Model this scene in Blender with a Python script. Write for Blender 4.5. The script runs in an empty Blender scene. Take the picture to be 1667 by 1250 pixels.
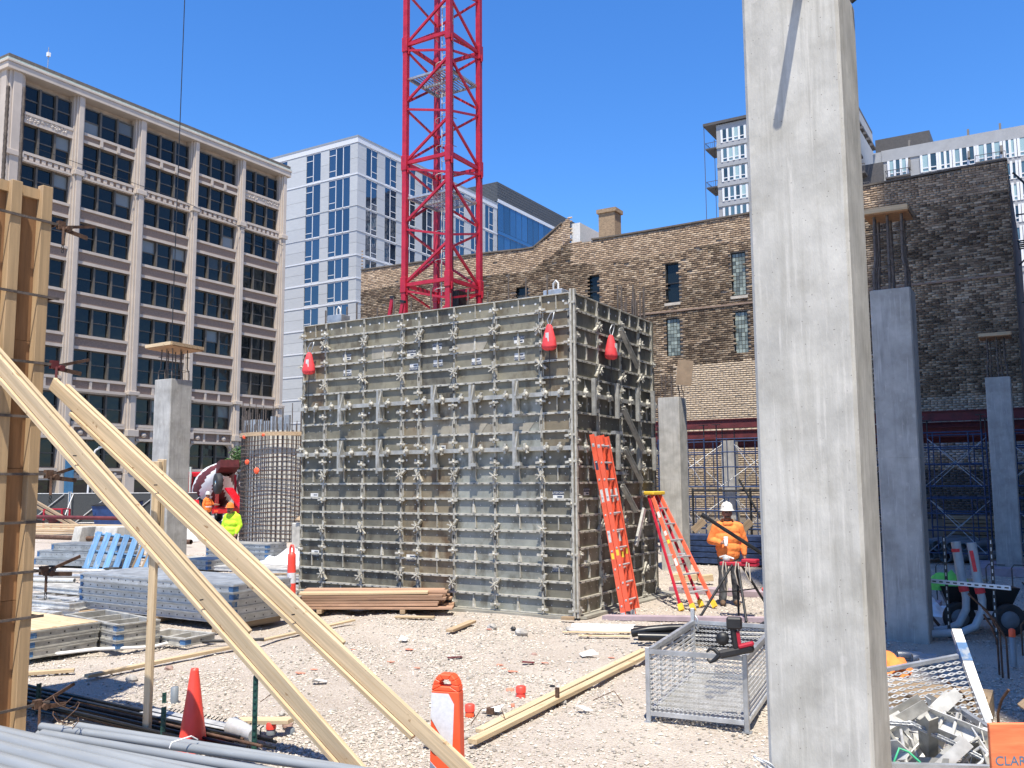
import bpy, bmesh, math, random
import numpy as np
from math import sin, cos, pi, radians, sqrt, atan2
from mathutils import Vector, Matrix, noise
random.seed(7); np.random.seed(7)
V = Vector
scene = bpy.context.scene
col = scene.collection

# ------------------------------------------------------------------ camera
# world axes follow the street grid: +Y runs down the street, +X across it
YAW, PITCH, ROLL, CAM_H, FPX = radians(31.2), radians(6.2), radians(0.35), 2.3, 1450.0
fwd = V((-sin(YAW)*cos(PITCH), cos(YAW)*cos(PITCH), sin(PITCH)))
r0 = V((cos(YAW), sin(YAW), 0)); u0 = r0.cross(fwd)
cr, sr = cos(-ROLL), sin(-ROLL)
rgt = r0*cr + u0*sr; upv = u0*cr - r0*sr
camd = bpy.data.cameras.new('camera'); cam = bpy.data.objects.new('camera', camd); col.objects.link(cam)
cam.matrix_world = Matrix(((rgt.x, upv.x, -fwd.x, 0), (rgt.y, upv.y, -fwd.y, 0), (rgt.z, upv.z, -fwd.z, CAM_H), (0, 0, 0, 1)))
camd.sensor_width = 36; camd.lens = 36*FPX/1667; camd.clip_start = .05; camd.clip_end = 3000
scene.camera = cam
scene.render.resolution_x, scene.render.resolution_y = 1024, 768

# ------------------------------------------------------------------ sky, sun, exposure
SUN_AZ, SUN_EL = radians(28), radians(67)         # azimuth measured from -Y towards +X
w = bpy.data.worlds.new('World'); scene.world = w; w.use_nodes = True
nt = w.node_tree; nt.nodes.clear()
sky = nt.nodes.new('ShaderNodeTexSky'); sky.sky_type = 'NISHITA'; sky.sun_disc = False
sky.sun_elevation = SUN_EL; sky.sun_rotation = pi - SUN_AZ
sky.altitude = 200; sky.air_density = 1.15; sky.dust_density = 0; sky.ozone_density = 10.0
bg = nt.nodes.new('ShaderNodeBackground'); bg.inputs[1].default_value = .145
wo = nt.nodes.new('ShaderNodeOutputWorld')
hsv = nt.nodes.new('ShaderNodeHueSaturation'); hsv.inputs['Saturation'].default_value = 1.16; hsv.inputs['Hue'].default_value = .506
nt.links.new(sky.outputs[0], hsv.inputs['Color']); nt.links.new(hsv.outputs[0], bg.inputs[0]); nt.links.new(bg.outputs[0], wo.inputs[0])
sd = V((sin(SUN_AZ)*cos(SUN_EL), -cos(SUN_AZ)*cos(SUN_EL), sin(SUN_EL)))
sl = bpy.data.lights.new('sun', 'SUN'); sl.energy = 5.0; sl.angle = radians(.53); sl.color = (1, .925, .80)
so = bpy.data.objects.new('sun', sl); col.objects.link(so)
so.rotation_euler = sd.to_track_quat('Z', 'Y').to_euler()
scene.view_settings.view_transform = 'Standard'; scene.view_settings.look = 'None'
scene.view_settings.exposure = .66; scene.view_settings.gamma = 1

# ------------------------------------------------------------------ materials
MATS = {}
def newmat(name):
    m = bpy.data.materials.new(name); m.use_nodes = True
    nt = m.node_tree; b = nt.nodes['Principled BSDF']
    MATS[name] = m
    return m, nt, b
def rgba(c): return (c[0], c[1], c[2], 1)
def mixc(nt, blend, fac, a, b):
    n = nt.nodes.new('ShaderNodeMix'); n.data_type = 'RGBA'; n.blend_type = blend; n.clamp_factor = True
    for s, x in ((n.inputs[0], fac), (n.inputs[6], a), (n.inputs[7], b)):
        if isinstance(x, bpy.types.NodeSocket): nt.links.new(x, s)
        elif isinstance(x, (tuple, list)): s.default_value = rgba(x)
        else: s.default_value = x
    return n.outputs[2]
def ramp(nt, src, lo, hi, a=0., b=1.):
    n = nt.nodes.new('ShaderNodeMapRange'); nt.links.new(src, n.inputs[0])
    for i, x in enumerate((lo, hi, a, b)): n.inputs[i+1].default_value = x
    return n.outputs[0]
def tex(nt, scale=4, stretch=(1, 1, 1), detail=5, kind='noise', offs=(0, 0, 0), rough=.6):
    tc = nt.nodes.new('ShaderNodeTexCoord'); mp = nt.nodes.new('ShaderNodeMapping')
    mp.inputs['Scale'].default_value = stretch; mp.inputs['Location'].default_value = offs
    nt.links.new(tc.outputs['Object'], mp.inputs[0])
    oi = nt.nodes.new('ShaderNodeObjectInfo')
    ml = nt.nodes.new('ShaderNodeMath'); ml.operation = 'MULTIPLY'; nt.links.new(oi.outputs['Random'], ml.inputs[0]); ml.inputs[1].default_value = 37.
    ad = nt.nodes.new('ShaderNodeVectorMath'); ad.operation = 'ADD'
    nt.links.new(mp.outputs[0], ad.inputs[0]); nt.links.new(ml.outputs[0], ad.inputs[1])
    if kind == 'noise':
        n = nt.nodes.new('ShaderNodeTexNoise'); n.inputs['Scale'].default_value = scale
        n.inputs['Detail'].default_value = detail; n.inputs['Roughness'].default_value = rough
        nt.links.new(ad.outputs[0], n.inputs['Vector']); return n.outputs['Fac']
    n = nt.nodes.new('ShaderNodeTexVoronoi'); n.inputs['Scale'].default_value = scale
    nt.links.new(ad.outputs[0], n.inputs['Vector']); return n.outputs['Distance']
def M(name, c, rough=.75, metal=0., var=.18, scale=4, stretch=(1, 1, 1), bump=0., bscale=40, bstretch=None,
      dirt=None, objvar=0., spec=.5, dirt2=None, coat=0, pits=False):
    m, nt, b = newmat(name)
    f = tex(nt, scale, stretch)
    lo = tuple(x*(1-var*1.6) for x in c); hi = tuple(min(1, x*(1+var)) for x in c)
    out = mixc(nt, 'MIX', ramp(nt, f, .3, .7), lo, hi)
    for k, d in enumerate((dirt, dirt2)):
        if d:
            dc, thr, wd, ds, st, amt = d       # colour, threshold, width, scale, stretch, amount
            f2 = tex(nt, ds, st, 6, offs=(3.1+k*5, 1.7, 9.2))
            out = mixc(nt, 'MIX', ramp(nt, f2, thr, thr+wd, 0, amt), out, dc)
    if pits:                                     # bug holes and faint round plywood knots in cast concrete
        v1 = tex(nt, 26, kind='v'); n1 = tex(nt, 3.3, offs=(4, 4, 1))
        out = mixc(nt, 'MIX', ramp(nt, v1, .085, .06, 0, .8), out, (.13, .12, .105))
        v2 = tex(nt, 6.5, (1, 1, .8), kind='v', offs=(2, 8, 3)); out = mixc(nt, 'MIX', ramp(nt, v2, .16, .12, 0, .3), out, (.58, .56, .52))
        out = mixc(nt, 'MULTIPLY', ramp(nt, n1, .46, .66, 0, .4), out, (.62, .60, .55))
    if objvar:
        oi = nt.nodes.new('ShaderNodeObjectInfo')
        r = ramp(nt, oi.outputs['Random'], 0, 1, 1-objvar, 1+objvar*.6)
        cmb = nt.nodes.new('ShaderNodeCombineColor')
        for i in range(3): nt.links.new(r, cmb.inputs[i])
        out = mixc(nt, 'MULTIPLY', 1., out, cmb.outputs[0])
    nt.links.new(out, b.inputs['Base Color'])
    rr = ramp(nt, f, .2, .8, max(.03, rough-.08), min(1, rough+.1)); nt.links.new(rr, b.inputs['Roughness'])
    b.inputs['Metallic'].default_value = metal
    b.inputs['Specular IOR Level'].default_value = spec
    if coat: b.inputs['Coat Weight'].default_value = coat; b.inputs['Coat Roughness'].default_value = .08
    if bump:
        fb = tex(nt, bscale, bstretch or stretch, 4, offs=(7, 2, 5))
        bn = nt.nodes.new('ShaderNodeBump'); bn.inputs['Strength'].default_value = bump; bn.inputs['Distance'].default_value = .02
        nt.links.new(fb, bn.inputs['Height']); nt.links.new(bn.outputs[0], b.inputs['Normal'])
    return m
def MC(name, rough=.85, attr='Col', noise_var=.12, nscale=30, bump=.3, bscale=60):
    """colour per piece from a face attribute, or from Object Info when attr is None"""
    m, nt, b = newmat(name)
    if attr:
        a = nt.nodes.new('ShaderNodeAttribute'); a.attribute_name = attr; src = a.outputs['Color']
    else:
        a = nt.nodes.new('ShaderNodeObjectInfo'); src = a.outputs['Color']
    f = tex(nt, nscale)
    out = mixc(nt, 'MULTIPLY', ramp(nt, f, .35, .75, 0, noise_var*3), src, (.45, .42, .4))
    nt.links.new(out, b.inputs['Base Color']); b.inputs['Roughness'].default_value = rough
    b.inputs['Specular IOR Level'].default_value = .25
    bn = nt.nodes.new('ShaderNodeBump'); bn.inputs['Strength'].default_value = bump; bn.inputs['Distance'].default_value = .01
    nt.links.new(tex(nt, bscale), bn.inputs['Height']); nt.links.new(bn.outputs[0], b.inputs['Normal'])
    return m
def glass(name, c=(.012, .016, .02), rough=.04, blind=None, share=.0, ior=1.6, wav=.0):
    m, nt, b = newmat(name)
    oi = nt.nodes.new('ShaderNodeObjectInfo')
    out = mixc(nt, 'MIX', oi.outputs['Random'], tuple(x*.45 for x in c), tuple(x*1.7 for x in c))
    if blind:
        wn = nt.nodes.new('ShaderNodeTexWhiteNoise'); wn.noise_dimensions = '1D'; nt.links.new(oi.outputs['Random'], wn.inputs['W'])
        out = mixc(nt, 'MIX', ramp(nt, wn.outputs['Value'], 1-share, 1-share+.02), out, blind)
    nt.links.new(out, b.inputs['Base Color'])
    b.inputs['Roughness'].default_value = rough; b.inputs['IOR'].default_value = ior
    if wav:
        bn = nt.nodes.new('ShaderNodeBump'); bn.inputs['Strength'].default_value = wav; bn.inputs['Distance'].default_value = .05
        nt.links.new(tex(nt, .9, detail=1), bn.inputs['Height']); nt.links.new(bn.outputs[0], b.inputs['Normal'])
    return m

LEN = (1, 14, 14)   # grain: local X runs along the timber
M('lumber', (.58, .45, .285), .78, var=.19, scale=2.2, stretch=(.5, 13, 13), bump=.15, bscale=18, dirt=((.26, .14, .055), .635, .05, 5.5, (1.3, 2.2, 2.2), .95), dirt2=((.47, .31, .15), .5, .18, 4, (.35, 18, 18), .6), objvar=.14)
M('lumber_old', (.40, .29, .18), .85, var=.22, scale=2.5, stretch=(.5, 12, 12), bump=.25, bscale=18, dirt=((.2, .15, .1), .55, .2, 3, (1, 3, 3), .6), objvar=.3)
M('lumber_red', (.42, .26, .17), .85, var=.2, scale=2.5, stretch=(.5, 12, 12), bump=.25, bscale=18, dirt=((.2, .11, .08), .55, .2, 3, (1, 3, 3), .6), objvar=.3)
M('plywood', (.36, .195, .09), .7, var=.22, scale=1.6, stretch=(9, 9, .7), bump=.1, bscale=12, dirt=((.24, .13, .06), .6, .15, 2, (3, 3, 1), .6), objvar=.2)
M('stud', (.52, .36, .20), .75, var=.12, scale=2.2, stretch=(12, 12, .5), bump=.15, bscale=18, dirt=((.3, .18, .09), .68, .05, 6, (1.5, 1.5, 1), .8), objvar=.15)
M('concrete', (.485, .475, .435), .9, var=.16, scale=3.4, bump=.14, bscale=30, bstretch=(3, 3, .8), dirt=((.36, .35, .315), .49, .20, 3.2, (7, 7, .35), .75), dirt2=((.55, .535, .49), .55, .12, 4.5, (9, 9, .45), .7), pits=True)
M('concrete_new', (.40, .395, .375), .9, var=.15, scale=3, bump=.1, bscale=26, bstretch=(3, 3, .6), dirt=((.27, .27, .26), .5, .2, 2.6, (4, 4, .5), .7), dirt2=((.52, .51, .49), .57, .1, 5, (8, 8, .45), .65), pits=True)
M('concrete_wet', (.30, .29, .25), .55, var=.2, scale=3, bump=.2, bscale=30)
M('steel_rust', (.13, .075, .05), .8, .3, var=.35, scale=12, bump=.3, bscale=60)
M('rebar', (.15, .125, .11), .75, .4, var=.3, scale=14, bump=.3, bscale=70)
M('steel_dark', (.04, .042, .045), .5, .5, var=.3, scale=9)
M('galv', (.47, .49, .51), .42, .55, var=.16, scale=7, bump=.05, bscale=30, dirt=((.3, .31, .32), .5, .2, 4, (1, 1, 1), .6), objvar=.12)
M('galv_warm', (.40, .40, .375), .5, .3, var=.2, scale=7, dirt=((.22, .21, .18), .5, .2, 5, (1, 1, 1), .6))
M('galv_light', (.62, .62, .60), .5, .35, var=.16, scale=9, dirt=((.36, .35, .32), .55, .2, 9, (1, 1, 1), .6), objvar=.1)
M('form_rib', (.47, .455, .40), .65, .15, var=.2, scale=9, dirt=((.24, .22, .17), .5, .2, 7, (1, 1, 1), .7), dirt2=((.72, .70, .64), .6, .1, 14, (1, 1, 1), .6), bump=.15, bscale=40)
for nm, c, d in (('form_plate_a', (.225, .208, .152), (.10, .082, .052)), ('form_plate_b', (.155, .146, .112), (.055, .045, .033)), ('form_plate_c', (.205, .17, .112), (.10, .06, .03)), ('form_plate_d', (.27, .28, .25), (.12, .115, .09)), ('form_plate_e', (.28, .255, .20), (.12, .085, .05))):
    M(nm, c, .6, .08, var=.2, scale=2.2, dirt=(d, .50, .14, 3.2, (1, 1, .6), .85), dirt2=(tuple(min(1, x*1.7) for x in c), .66, .04, 2.1, (1, 1, 1), .55), objvar=.15, bump=.06, bscale=12)
M('alu_stack', (.40, .43, .45), .45, .45, var=.2, scale=4, dirt=((.18, .2, .22), .52, .2, 5, (1, 1, 1), .6), objvar=.25)
M('alu_dirty', (.45, .44, .40), .6, .25, var=.22, scale=5, dirt=((.2, .19, .17), .5, .2, 6, (1, 1, 1), .7), objvar=.3)
M('blue_paint', (.05, .14, .30), .6, 0, var=.3, scale=7, dirt=((.3, .32, .33), .55, .1, 9, (1, 1, 1), .7))
M('pallet_blue', (.10, .24, .44), .75, 0, var=.25, scale=4, stretch=(.5, 8, 8), dirt=((.34, .36, .36), .58, .1, 4, (1, 5, 5), .7), objvar=.2)
M('crane_red', (.43, .014, .036), .42, 0, var=.14, scale=5, dirt=((.22, .02, .02), .60, .1, 9, (1, 1, .5), .5), dirt2=((.6, .3, .28), .71, .03, 12, (1, 1, 1), .6))
M('maroon', (.12, .02, .023), .7, 0, var=.3, scale=4)
M('ladder_orange', (.80, .13, .065), .5, 0, var=.1, scale=6)
M('ladder_alu', (.62, .63, .64), .4, .5, var=.1, scale=9)
M('yellow', (.78, .52, .05), .55, 0, var=.1)
M('orange_vivid', (.90, .11, .035), .5, 0, var=.06)
M('cone_orange', (.88, .075, .05), .45, 0, var=.06, scale=5, dirt=((.5, .08, .06), .66, .06, 9, (1, 1, 1), .5))
M('reflective', (.70, .71, .73), .4, 0, var=.08, scale=30)
M('bag_red', (.78, .06, .07), .7, 0, var=.15, scale=14, bump=.4, bscale=14)
M('white', (.78, .78, .77), .6, 0, var=.05)
M('tarp', (.78, .79, .80), .6, 0, var=.06, bump=.3, bscale=6)
M('black', (.018, .018, .02), .5, 0, var=.3)
M('rubber', (.028, .028, .03), .7, 0, var=.3, scale=9)
M('tpost_green', (.02, .075, .06), .55, .1, var=.3, scale=8)
M('pvc', (.245, .265, .28), .4, 0, var=.08, scale=4, stretch=(.3, 3, 3), dirt=((.33, .36, .38), .6, .15, 5, (.4, 3, 3), .5))
M('pvc_light', (.41, .47, .51), .4, 0, var=.1)
M('pvc_dark', (.19, .22, .25), .5, 0, var=.12)
M('scaffold_blue', (.025, .05, .125), .5, .1, var=.3, scale=8, dirt=((.12, .08, .06), .64, .08, 12, (1, 1, 1), .6))
M('black_pipe', (.022, .023, .025), .35, .3, var=.3, scale=7)
M('skin', (.30, .155, .105), .6, 0, var=.1, scale=12)
M('hoodie', (.92, .25, .06), .85, 0, var=.12, scale=9, bump=.5, bscale=9)
M('hivis', (.52, .85, .03), .8, 0, var=.12, scale=9, bump=.5, bscale=9)
M('vest_orange', (.90, .20, .03), .8, 0, var=.1, scale=9, bump=.4, bscale=9)
M('vest_green', (.24, .85, .16), .8, 0, var=.12, scale=7)
M('jeans', (.085, .09, .095), .9, 0, var=.35, scale=6, bump=.5, bscale=9)
M('navy', (.025, .03, .06), .9, 0, var=.2)
M('boots', (.16, .10, .06), .8, 0, var=.3)
M('hardhat_white', (.72, .72, .68), .3, 0, var=.1, dirt=((.25, .25, .25), .6, .03, 16, (1, 1, 1), .8))
M('truck_red', (.55, .012, .02), .25, 0, var=.05, coat=.5)
M('drum_white', (.75, .75, .74), .35, 0, var=.06)
M('chrome', (.7, .7, .7), .15, 1., var=.05)
M('dumpster_blue', (.02, .055, .17), .5, 0, var=.2)
M('fence_screen', (.055, .06, .062), .9, 0, var=.2, scale=20)
M('terracotta', (.50, .43, .36), .75, 0, var=.07, scale=.8, bump=.1, bscale=6, dirt=((.39, .33, .28), .52, .2, .5, (1, 1, .15), .55), dirt2=((.45, .40, .35), .58, .1, 2.4, (1, 1, 1), .35))
M('terracotta_dk', (.40, .33, .27), .8, 0, var=.15, scale=1.2)
M('roof_trim', (.13, .11, .09), .8, 0, var=.2)
M('copper_green', (.42, .50, .44), .7, 0, var=.15)
M('window_frame', (.105, .092, .075), .6, 0, var=.15)
M('white_panel', (.43, .445, .45), .6, 0, var=.05, scale=1.4, stretch=(1, 1, 5), objvar=.07)
M('white_metal', (.62, .63, .64), .5, .1, var=.04)
M('win_gray', (.30, .32, .33), .5, .3, var=.05)
M('louver', (.105, .11, .115), .6, .3, var=.15)
M('apt_concrete', (.31, .32, .33), .85, 0, var=.08, scale=.7, dirt=((.28, .28, .27), .62, .1, .8, (1, 1, .4), .4))
M('apt_dark', (.085, .08, .078), .7, .2, var=.15)
M('mullion_white', (.66, .67, .68), .5, 0, var=.03)
M('green_mullion', (.18, .36, .14), .5, 0, var=.05)
M('chimney_brick', (.33, .24, .155), .9, 0, var=.3, scale=9, stretch=(1, 1, 4), bump=.3, bscale=16)
M('core_pale', (.62, .61, .57), .9, 0, var=.12, scale=2, stretch=(2, 2, .3))
M('mortar', (.235, .205, .17), .95, 0, var=.25, scale=2)
M('stone_sill', (.48, .44, .38), .9, 0, var=.15)
M('redbrick', (.145, .035, .04), .9, 0, var=.15, scale=.7, dirt=((.07, .02, .025), .5, .05, 8, (1, 1, 6), .35), bump=.2, bscale=10)
M('tower_tan', (.40, .37, .33), .85, 0, var=.1, scale=.3)
M('asphalt', (.055, .055, .056), .9, 0, var=.2, scale=3, bump=.3, bscale=60)
M('sidewalk', (.36, .35, .33), .9, 0, var=.12, scale=1.2)
M('leaf', (.06, .13, .03), .7, 0, var=.4, scale=6)
M('bark', (.1, .07, .05), .9)
M('label_navy', (.03, .045, .085), .5, 0, var=.2)
M('label_white', (.62, .62, .60), .6, 0, var=.12, scale=20)
M('label_yellow', (.80, .62, .06), .5, 0)
M('sign_blue', (.10, .28, .52), .5, 0)
M('blue_band', (.06, .19, .33), .5, 0, var=.1)
M('rope', (.50, .44, .36), .9)
M('coating_orange', (.86, .22, .09), .7, 0, var=.2, scale=3, stretch=(1, 8, 8), dirt=((.85, .36, .16), .5, .2, 3, (1, 9, 9), .6))
M('spray_orange', (.62, .24, .16), .9, 0)
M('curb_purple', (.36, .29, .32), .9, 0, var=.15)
M('sealant_green', (.05, .40, .20), .5, 0)
M('cardboard', (.40, .29, .19), .9, 0, var=.15)
M('tan_bag', (.33, .305, .25), .9, 0, var=.2)
glass('glass_old', (.008, .011, .012), .05, (.20, .22, .22), .06, 1.42, .4)
glass('glass_new', (.010, .022, .045), .02, None, 0, 2.3, .12)
glass('glass_blue', (.012, .05, .13), .03, None, 0, 2.2, .05)
glass('glass_apt', (.05, .09, .11), .05, (.30, .42, .42), .4, 1.7, .1)
glass('glass_block', (.20, .23, .20), .12, None, 0, 1.5)
MC('brick_mass'); MC('brick_single', attr=None); MC('stone_mass', noise_var=.05, bump=.0)
# ground sheet: pale crushed stone over tan fines
m, nt, b = newmat('gravel_ground')
f1 = tex(nt, .35, detail=6); f2 = tex(nt, 3.0, detail=6); f3 = tex(nt, 38, kind='v'); f4 = tex(nt, 90, detail=3)
c = mixc(nt, 'MIX', ramp(nt, f1, .36, .64), (.34, .26, .19), (.54, .465, .38))
c = mixc(nt, 'MIX', ramp(nt, f2, .42, .7, 0, .75), c, (.28, .215, .16))
c = mixc(nt, 'MIX', ramp(nt, f3, .1, .5, 0, .55), c, (.66, .615, .56))
c = mixc(nt, 'MIX', ramp(nt, f4, .55, .75, 0, .5), c, (.26, .22, .18))
nt.links.new(c, b.inputs['Base Color']); b.inputs['Roughness'].default_value = .95; b.inputs['Specular IOR Level'].default_value = .2
bn = nt.nodes.new('ShaderNodeBump'); bn.inputs['Strength'].default_value = .8; bn.inputs['Distance'].default_value = .03
nt.links.new(mixc(nt, 'ADD', 1., f3, f4), bn.inputs['Height']); nt.links.new(bn.outputs[0], b.inputs['Normal'])

# ------------------------------------------------------------------ mesh helpers
def frame(d, up=(0, 0, 1)):
    d = V(d).normalized(); up = V(up)
    if abs(d.dot(up.normalized())) > .999: up = V((0, 1, 0)) if abs(d.y) < .9 else V((1, 0, 0))
    s = up.cross(d).normalized(); t = d.cross(s)
    return d, s, t          # along, sideways, upward
class MB:
    def __init__(s): s.v = []; s.f = []; s.m = []; s.sm = []
    def add(s, vs, fs, m=0, smooth=False):
        o = len(s.v); s.v += [tuple(x) for x in vs]
        for f in fs: s.f.append([i+o for i in f]); s.m.append(m); s.sm.append(smooth)
        return s
    def box(s, x0, x1, y0, y1, z0, z1, m=0):
        return s.add([(x, y, z) for z in (z0, z1) for y in (y0, y1) for x in (x0, x1)],
                     [(0, 2, 3, 1), (4, 5, 7, 6), (0, 1, 5, 4), (2, 6, 7, 3), (0, 4, 6, 2), (1, 3, 7, 5)], m)
    def beam(s, p0, p1, w, h, up=(0, 0, 1), m=0, w1=None, h1=None):
        p0, p1 = V(p0), V(p1); d, a, t = frame(p1-p0, up); w1 = w1 or w; h1 = h1 or h
        vs = [p0+a*(i*w/2)+t*(j*h/2) for j in (-1, 1) for i in (-1, 1)] + [p1+a*(i*w1/2)+t*(j*h1/2) for j in (-1, 1) for i in (-1, 1)]
        return s.add(vs, [(0, 1, 3, 2), (4, 6, 7, 5), (0, 4, 5, 1), (2, 3, 7, 6), (0, 2, 6, 4), (1, 5, 7, 3)], m)
    def tube(s, pts, r, n=8, m=0, cap=True, smooth=True):
        pts = [V(p) for p in pts]; N = len(pts)
        rs = r if isinstance(r, (list, tuple)) else [r]*N
        vs = []; ref = None
        for i, p in enumerate(pts):
            d = (pts[min(i+1, N-1)]-pts[max(i-1, 0)]).normalized()
            if ref is None: ref = frame(d)[1]
            a = (ref - d*ref.dot(d)).normalized(); t = d.cross(a); ref = a
            vs += [p+(a*cos(2*pi*k/n)+t*sin(2*pi*k/n))*rs[i] for k in range(n)]
        fs = [(i*n+k, i*n+(k+1) % n, (i+1)*n+(k+1) % n, (i+1)*n+k) for i in range(N-1) for k in range(n)]
        s.add(vs, fs, m, smooth)
        if cap: s.add(vs[:n], [tuple(range(n))[::-1]], m); s.add(vs[-n:], [tuple(range(n))], m)
        return s
    def pipe(s, p0, p1, r, t=.006, n=14, m=0, mi=None):
        p0, p1 = V(p0), V(p1); d, a, u = frame(p1-p0); mi = m if mi is None else mi
        def ring(p, q): return [p+(a*cos(2*pi*k/n)+u*sin(2*pi*k/n))*q for k in range(n)]
        o, i = r, r-t
        vs = ring(p0, o)+ring(p1, o)+ring(p0, i)+ring(p1, i)
        R = range(n)
        s.add(vs, [(k, (k+1) % n, n+(k+1) % n, n+k) for k in R], m, True)
        s.add(vs, [(2*n+(k+1) % n, 2*n+k, 3*n+k, 3*n+(k+1) % n) for k in R], mi, True)
        s.add(vs, [(k, 2*n+k, 2*n+(k+1) % n, (k+1) % n) for k in R]+[(n+k, n+(k+1) % n, 3*n+(k+1) % n, 3*n+k) for k in R], m)
        return s
    def lathe(s, prof, c=(0, 0, 0), n=20, axis=(0, 0, 1), m=0, smooth=True):
        d, a, t = frame(axis); c = V(c); vs = []
        for r, z in prof: vs += [c+d*z+(a*cos(2*pi*k/n)+t*sin(2*pi*k/n))*r for k in range(n)]
        fs = [(i*n+k, i*n+(k+1) % n, (i+1)*n+(k+1) % n, (i+1)*n+k) for i in range(len(prof)-1) for k in range(n)]
        s.add(vs, fs, m, smooth)
        s.add(vs[:n], [tuple(range(n))[::-1]], m); s.add(vs[-n:], [tuple(range(n))], m); return s
    def prism(s, poly, origin, ax, ay, depth, m=0):
        """polygon in the plane (ax, ay) pushed along ax x ay by depth"""
        o, ax, ay = V(origin), V(ax), V(ay); nz = ax.cross(ay).normalized()*depth
        a = [o+ax*x+ay*y for x, y in poly]; n = len(a)
        s.add(a+[p+nz for p in a], [tuple(range(n))[::-1], tuple(range(n, 2*n))]+[(i, (i+1) % n, n+(i+1) % n, n+i) for i in range(n)], m)
        return s
    def ell(s, c, rx, ry, rz, n=12, k=8, m=0, R=None):
        c = V(c); vs = []
        for i in range(k+1):
            th = pi*i/k
            for j in range(n):
                p = V((rx*sin(th)*cos(2*pi*j/n), ry*sin(th)*sin(2*pi*j/n), rz*cos(th)))
                vs.append(c+((R @ p) if R else p))
        return s.add(vs, [(i*n+j, (i+1)*n+j, (i+1)*n+(j+1) % n, i*n+(j+1) % n) for i in range(k) for j in range(n)], m, True)
    def mesh(s, name):
        me = bpy.data.meshes.new(name); me.from_pydata(s.v, [], s.f); me.update()
        me.polygons.foreach_set('material_index', s.m); me.polygons.foreach_set('use_smooth', s.sm)
        return me
    def build(s, name, mats, parent=None, loc=(0, 0, 0), rot=None, bevel=0):
        me = s.mesh(name)
        return inst(name, me, mats, parent, loc, rot, bevel)
def inst(name, me, mats=None, parent=None, loc=(0, 0, 0), rot=None, bevel=0):
    if mats is not None and not me.materials:
        for m in ([mats] if isinstance(mats, str) else mats): me.materials.append(MATS[m])
    o = bpy.data.objects.new(name, me); col.objects.link(o); o.location = loc
    if rot: o.rotation_euler = rot
    if parent: o.parent = parent
    if bevel:
        b = o.modifiers.new('bevel', 'BEVEL'); b.width = bevel; b.segments = 1; b.limit_method = 'ANGLE'
    return o
def tag(o, label, cat, group=None, kind=None):
    o['label'] = label; o['category'] = cat
    if group: o['group'] = group
    if kind: o['kind'] = kind
    return o
def thing(name, label, cat, loc=(0, 0, 0), rz=0., group=None):
    o = bpy.data.objects.new(name, None); o.empty_display_size = .1; col.objects.link(o)
    o.location = loc; o.rotation_euler = (0, 0, rz); tag(o, label, cat, group); return o
def copytree(o, parent=None):
    c = o.copy(); col.objects.link(c); c.parent = parent
    for ch in list(o.children): copytree(ch, c)
    return c
def struct(o): o['kind'] = 'structure'; return o
ORD = ['topmost', 'second', 'third', 'fourth', 'fifth', 'sixth', 'seventh', 'eighth', 'ninth', 'tenth', 'eleventh', 'twelfth', 'thirteenth', 'fourteenth']
NTH = ['first']+ORD[1:]
def timber(name, p0, p1, w, h, mat='lumber', parent=None, up=(0, 0, 1), bevel=.004, warp=0.):
    """a length of timber: local X along the grain, w sideways, h upward"""
    p0, p1 = V(p0), V(p1); d, a, t = frame(p1-p0, up); L = (p1-p0).length
    mb = MB(); n = 6 if warp else 1
    for i in range(n):
        pass
    xs = [L*i/n for i in range(n+1)]
    zs = [warp*sin(pi*i/n)*random.uniform(.7, 1.3) if warp else 0 for i in range(n+1)]
    vs = []
    for x, z in zip(xs, zs): vs += [(x, -w/2, z-h/2), (x, w/2, z-h/2), (x, w/2, z+h/2), (x, -w/2, z+h/2)]
    fs = [(0, 3, 2, 1), (4*n, 4*n+1, 4*n+2, 4*n+3)]
    for i in range(n): fs += [(4*i+k, 4*i+(k+1) % 4, 4*i+4+(k+1) % 4, 4*i+4+k) for k in range(4)]
    mb.add(vs, fs)
    o = mb.build(name, mat, parent, bevel=bevel)
    o.matrix_local = Matrix(((d.x, a.x, t.x, p0.x), (d.y, a.y, t.y, p0.y), (d.z, a.z, t.z, p0.z), (0, 0, 0, 1)))
    return o
def text(name, s, size, mat, parent, mtx, align='CENTER', ext=.0, squash=1.):
    cu = bpy.data.curves.new(name, 'FONT'); cu.body = s; cu.size = size; cu.align_x = align; cu.align_y = 'CENTER'; cu.extrude = ext
    t = bpy.data.objects.new(name, cu); col.objects.link(t)
    bpy.context.view_layer.update()
    me = bpy.data.meshes.new_from_object(t.evaluated_get(bpy.context.evaluated_depsgraph_get()))
    bpy.data.objects.remove(t); bpy.data.curves.remove(cu)
    me.materials.clear(); me.materials.append(MATS[mat])
    o = bpy.data.objects.new(name, me); col.objects.link(o); o.parent = parent
    o.matrix_local = mtx; return o
def axes(o, x, y):
    """matrix with local X -> x, local Y -> y, at o"""
    x, y = V(x).normalized(), V(y).normalized(); z = x.cross(y)
    return Matrix(((x.x, y.x, z.x, o[0]), (x.y, y.y, z.y, o[1]), (x.z, y.z, z.z, o[2]), (0, 0, 0, 1)))
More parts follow.
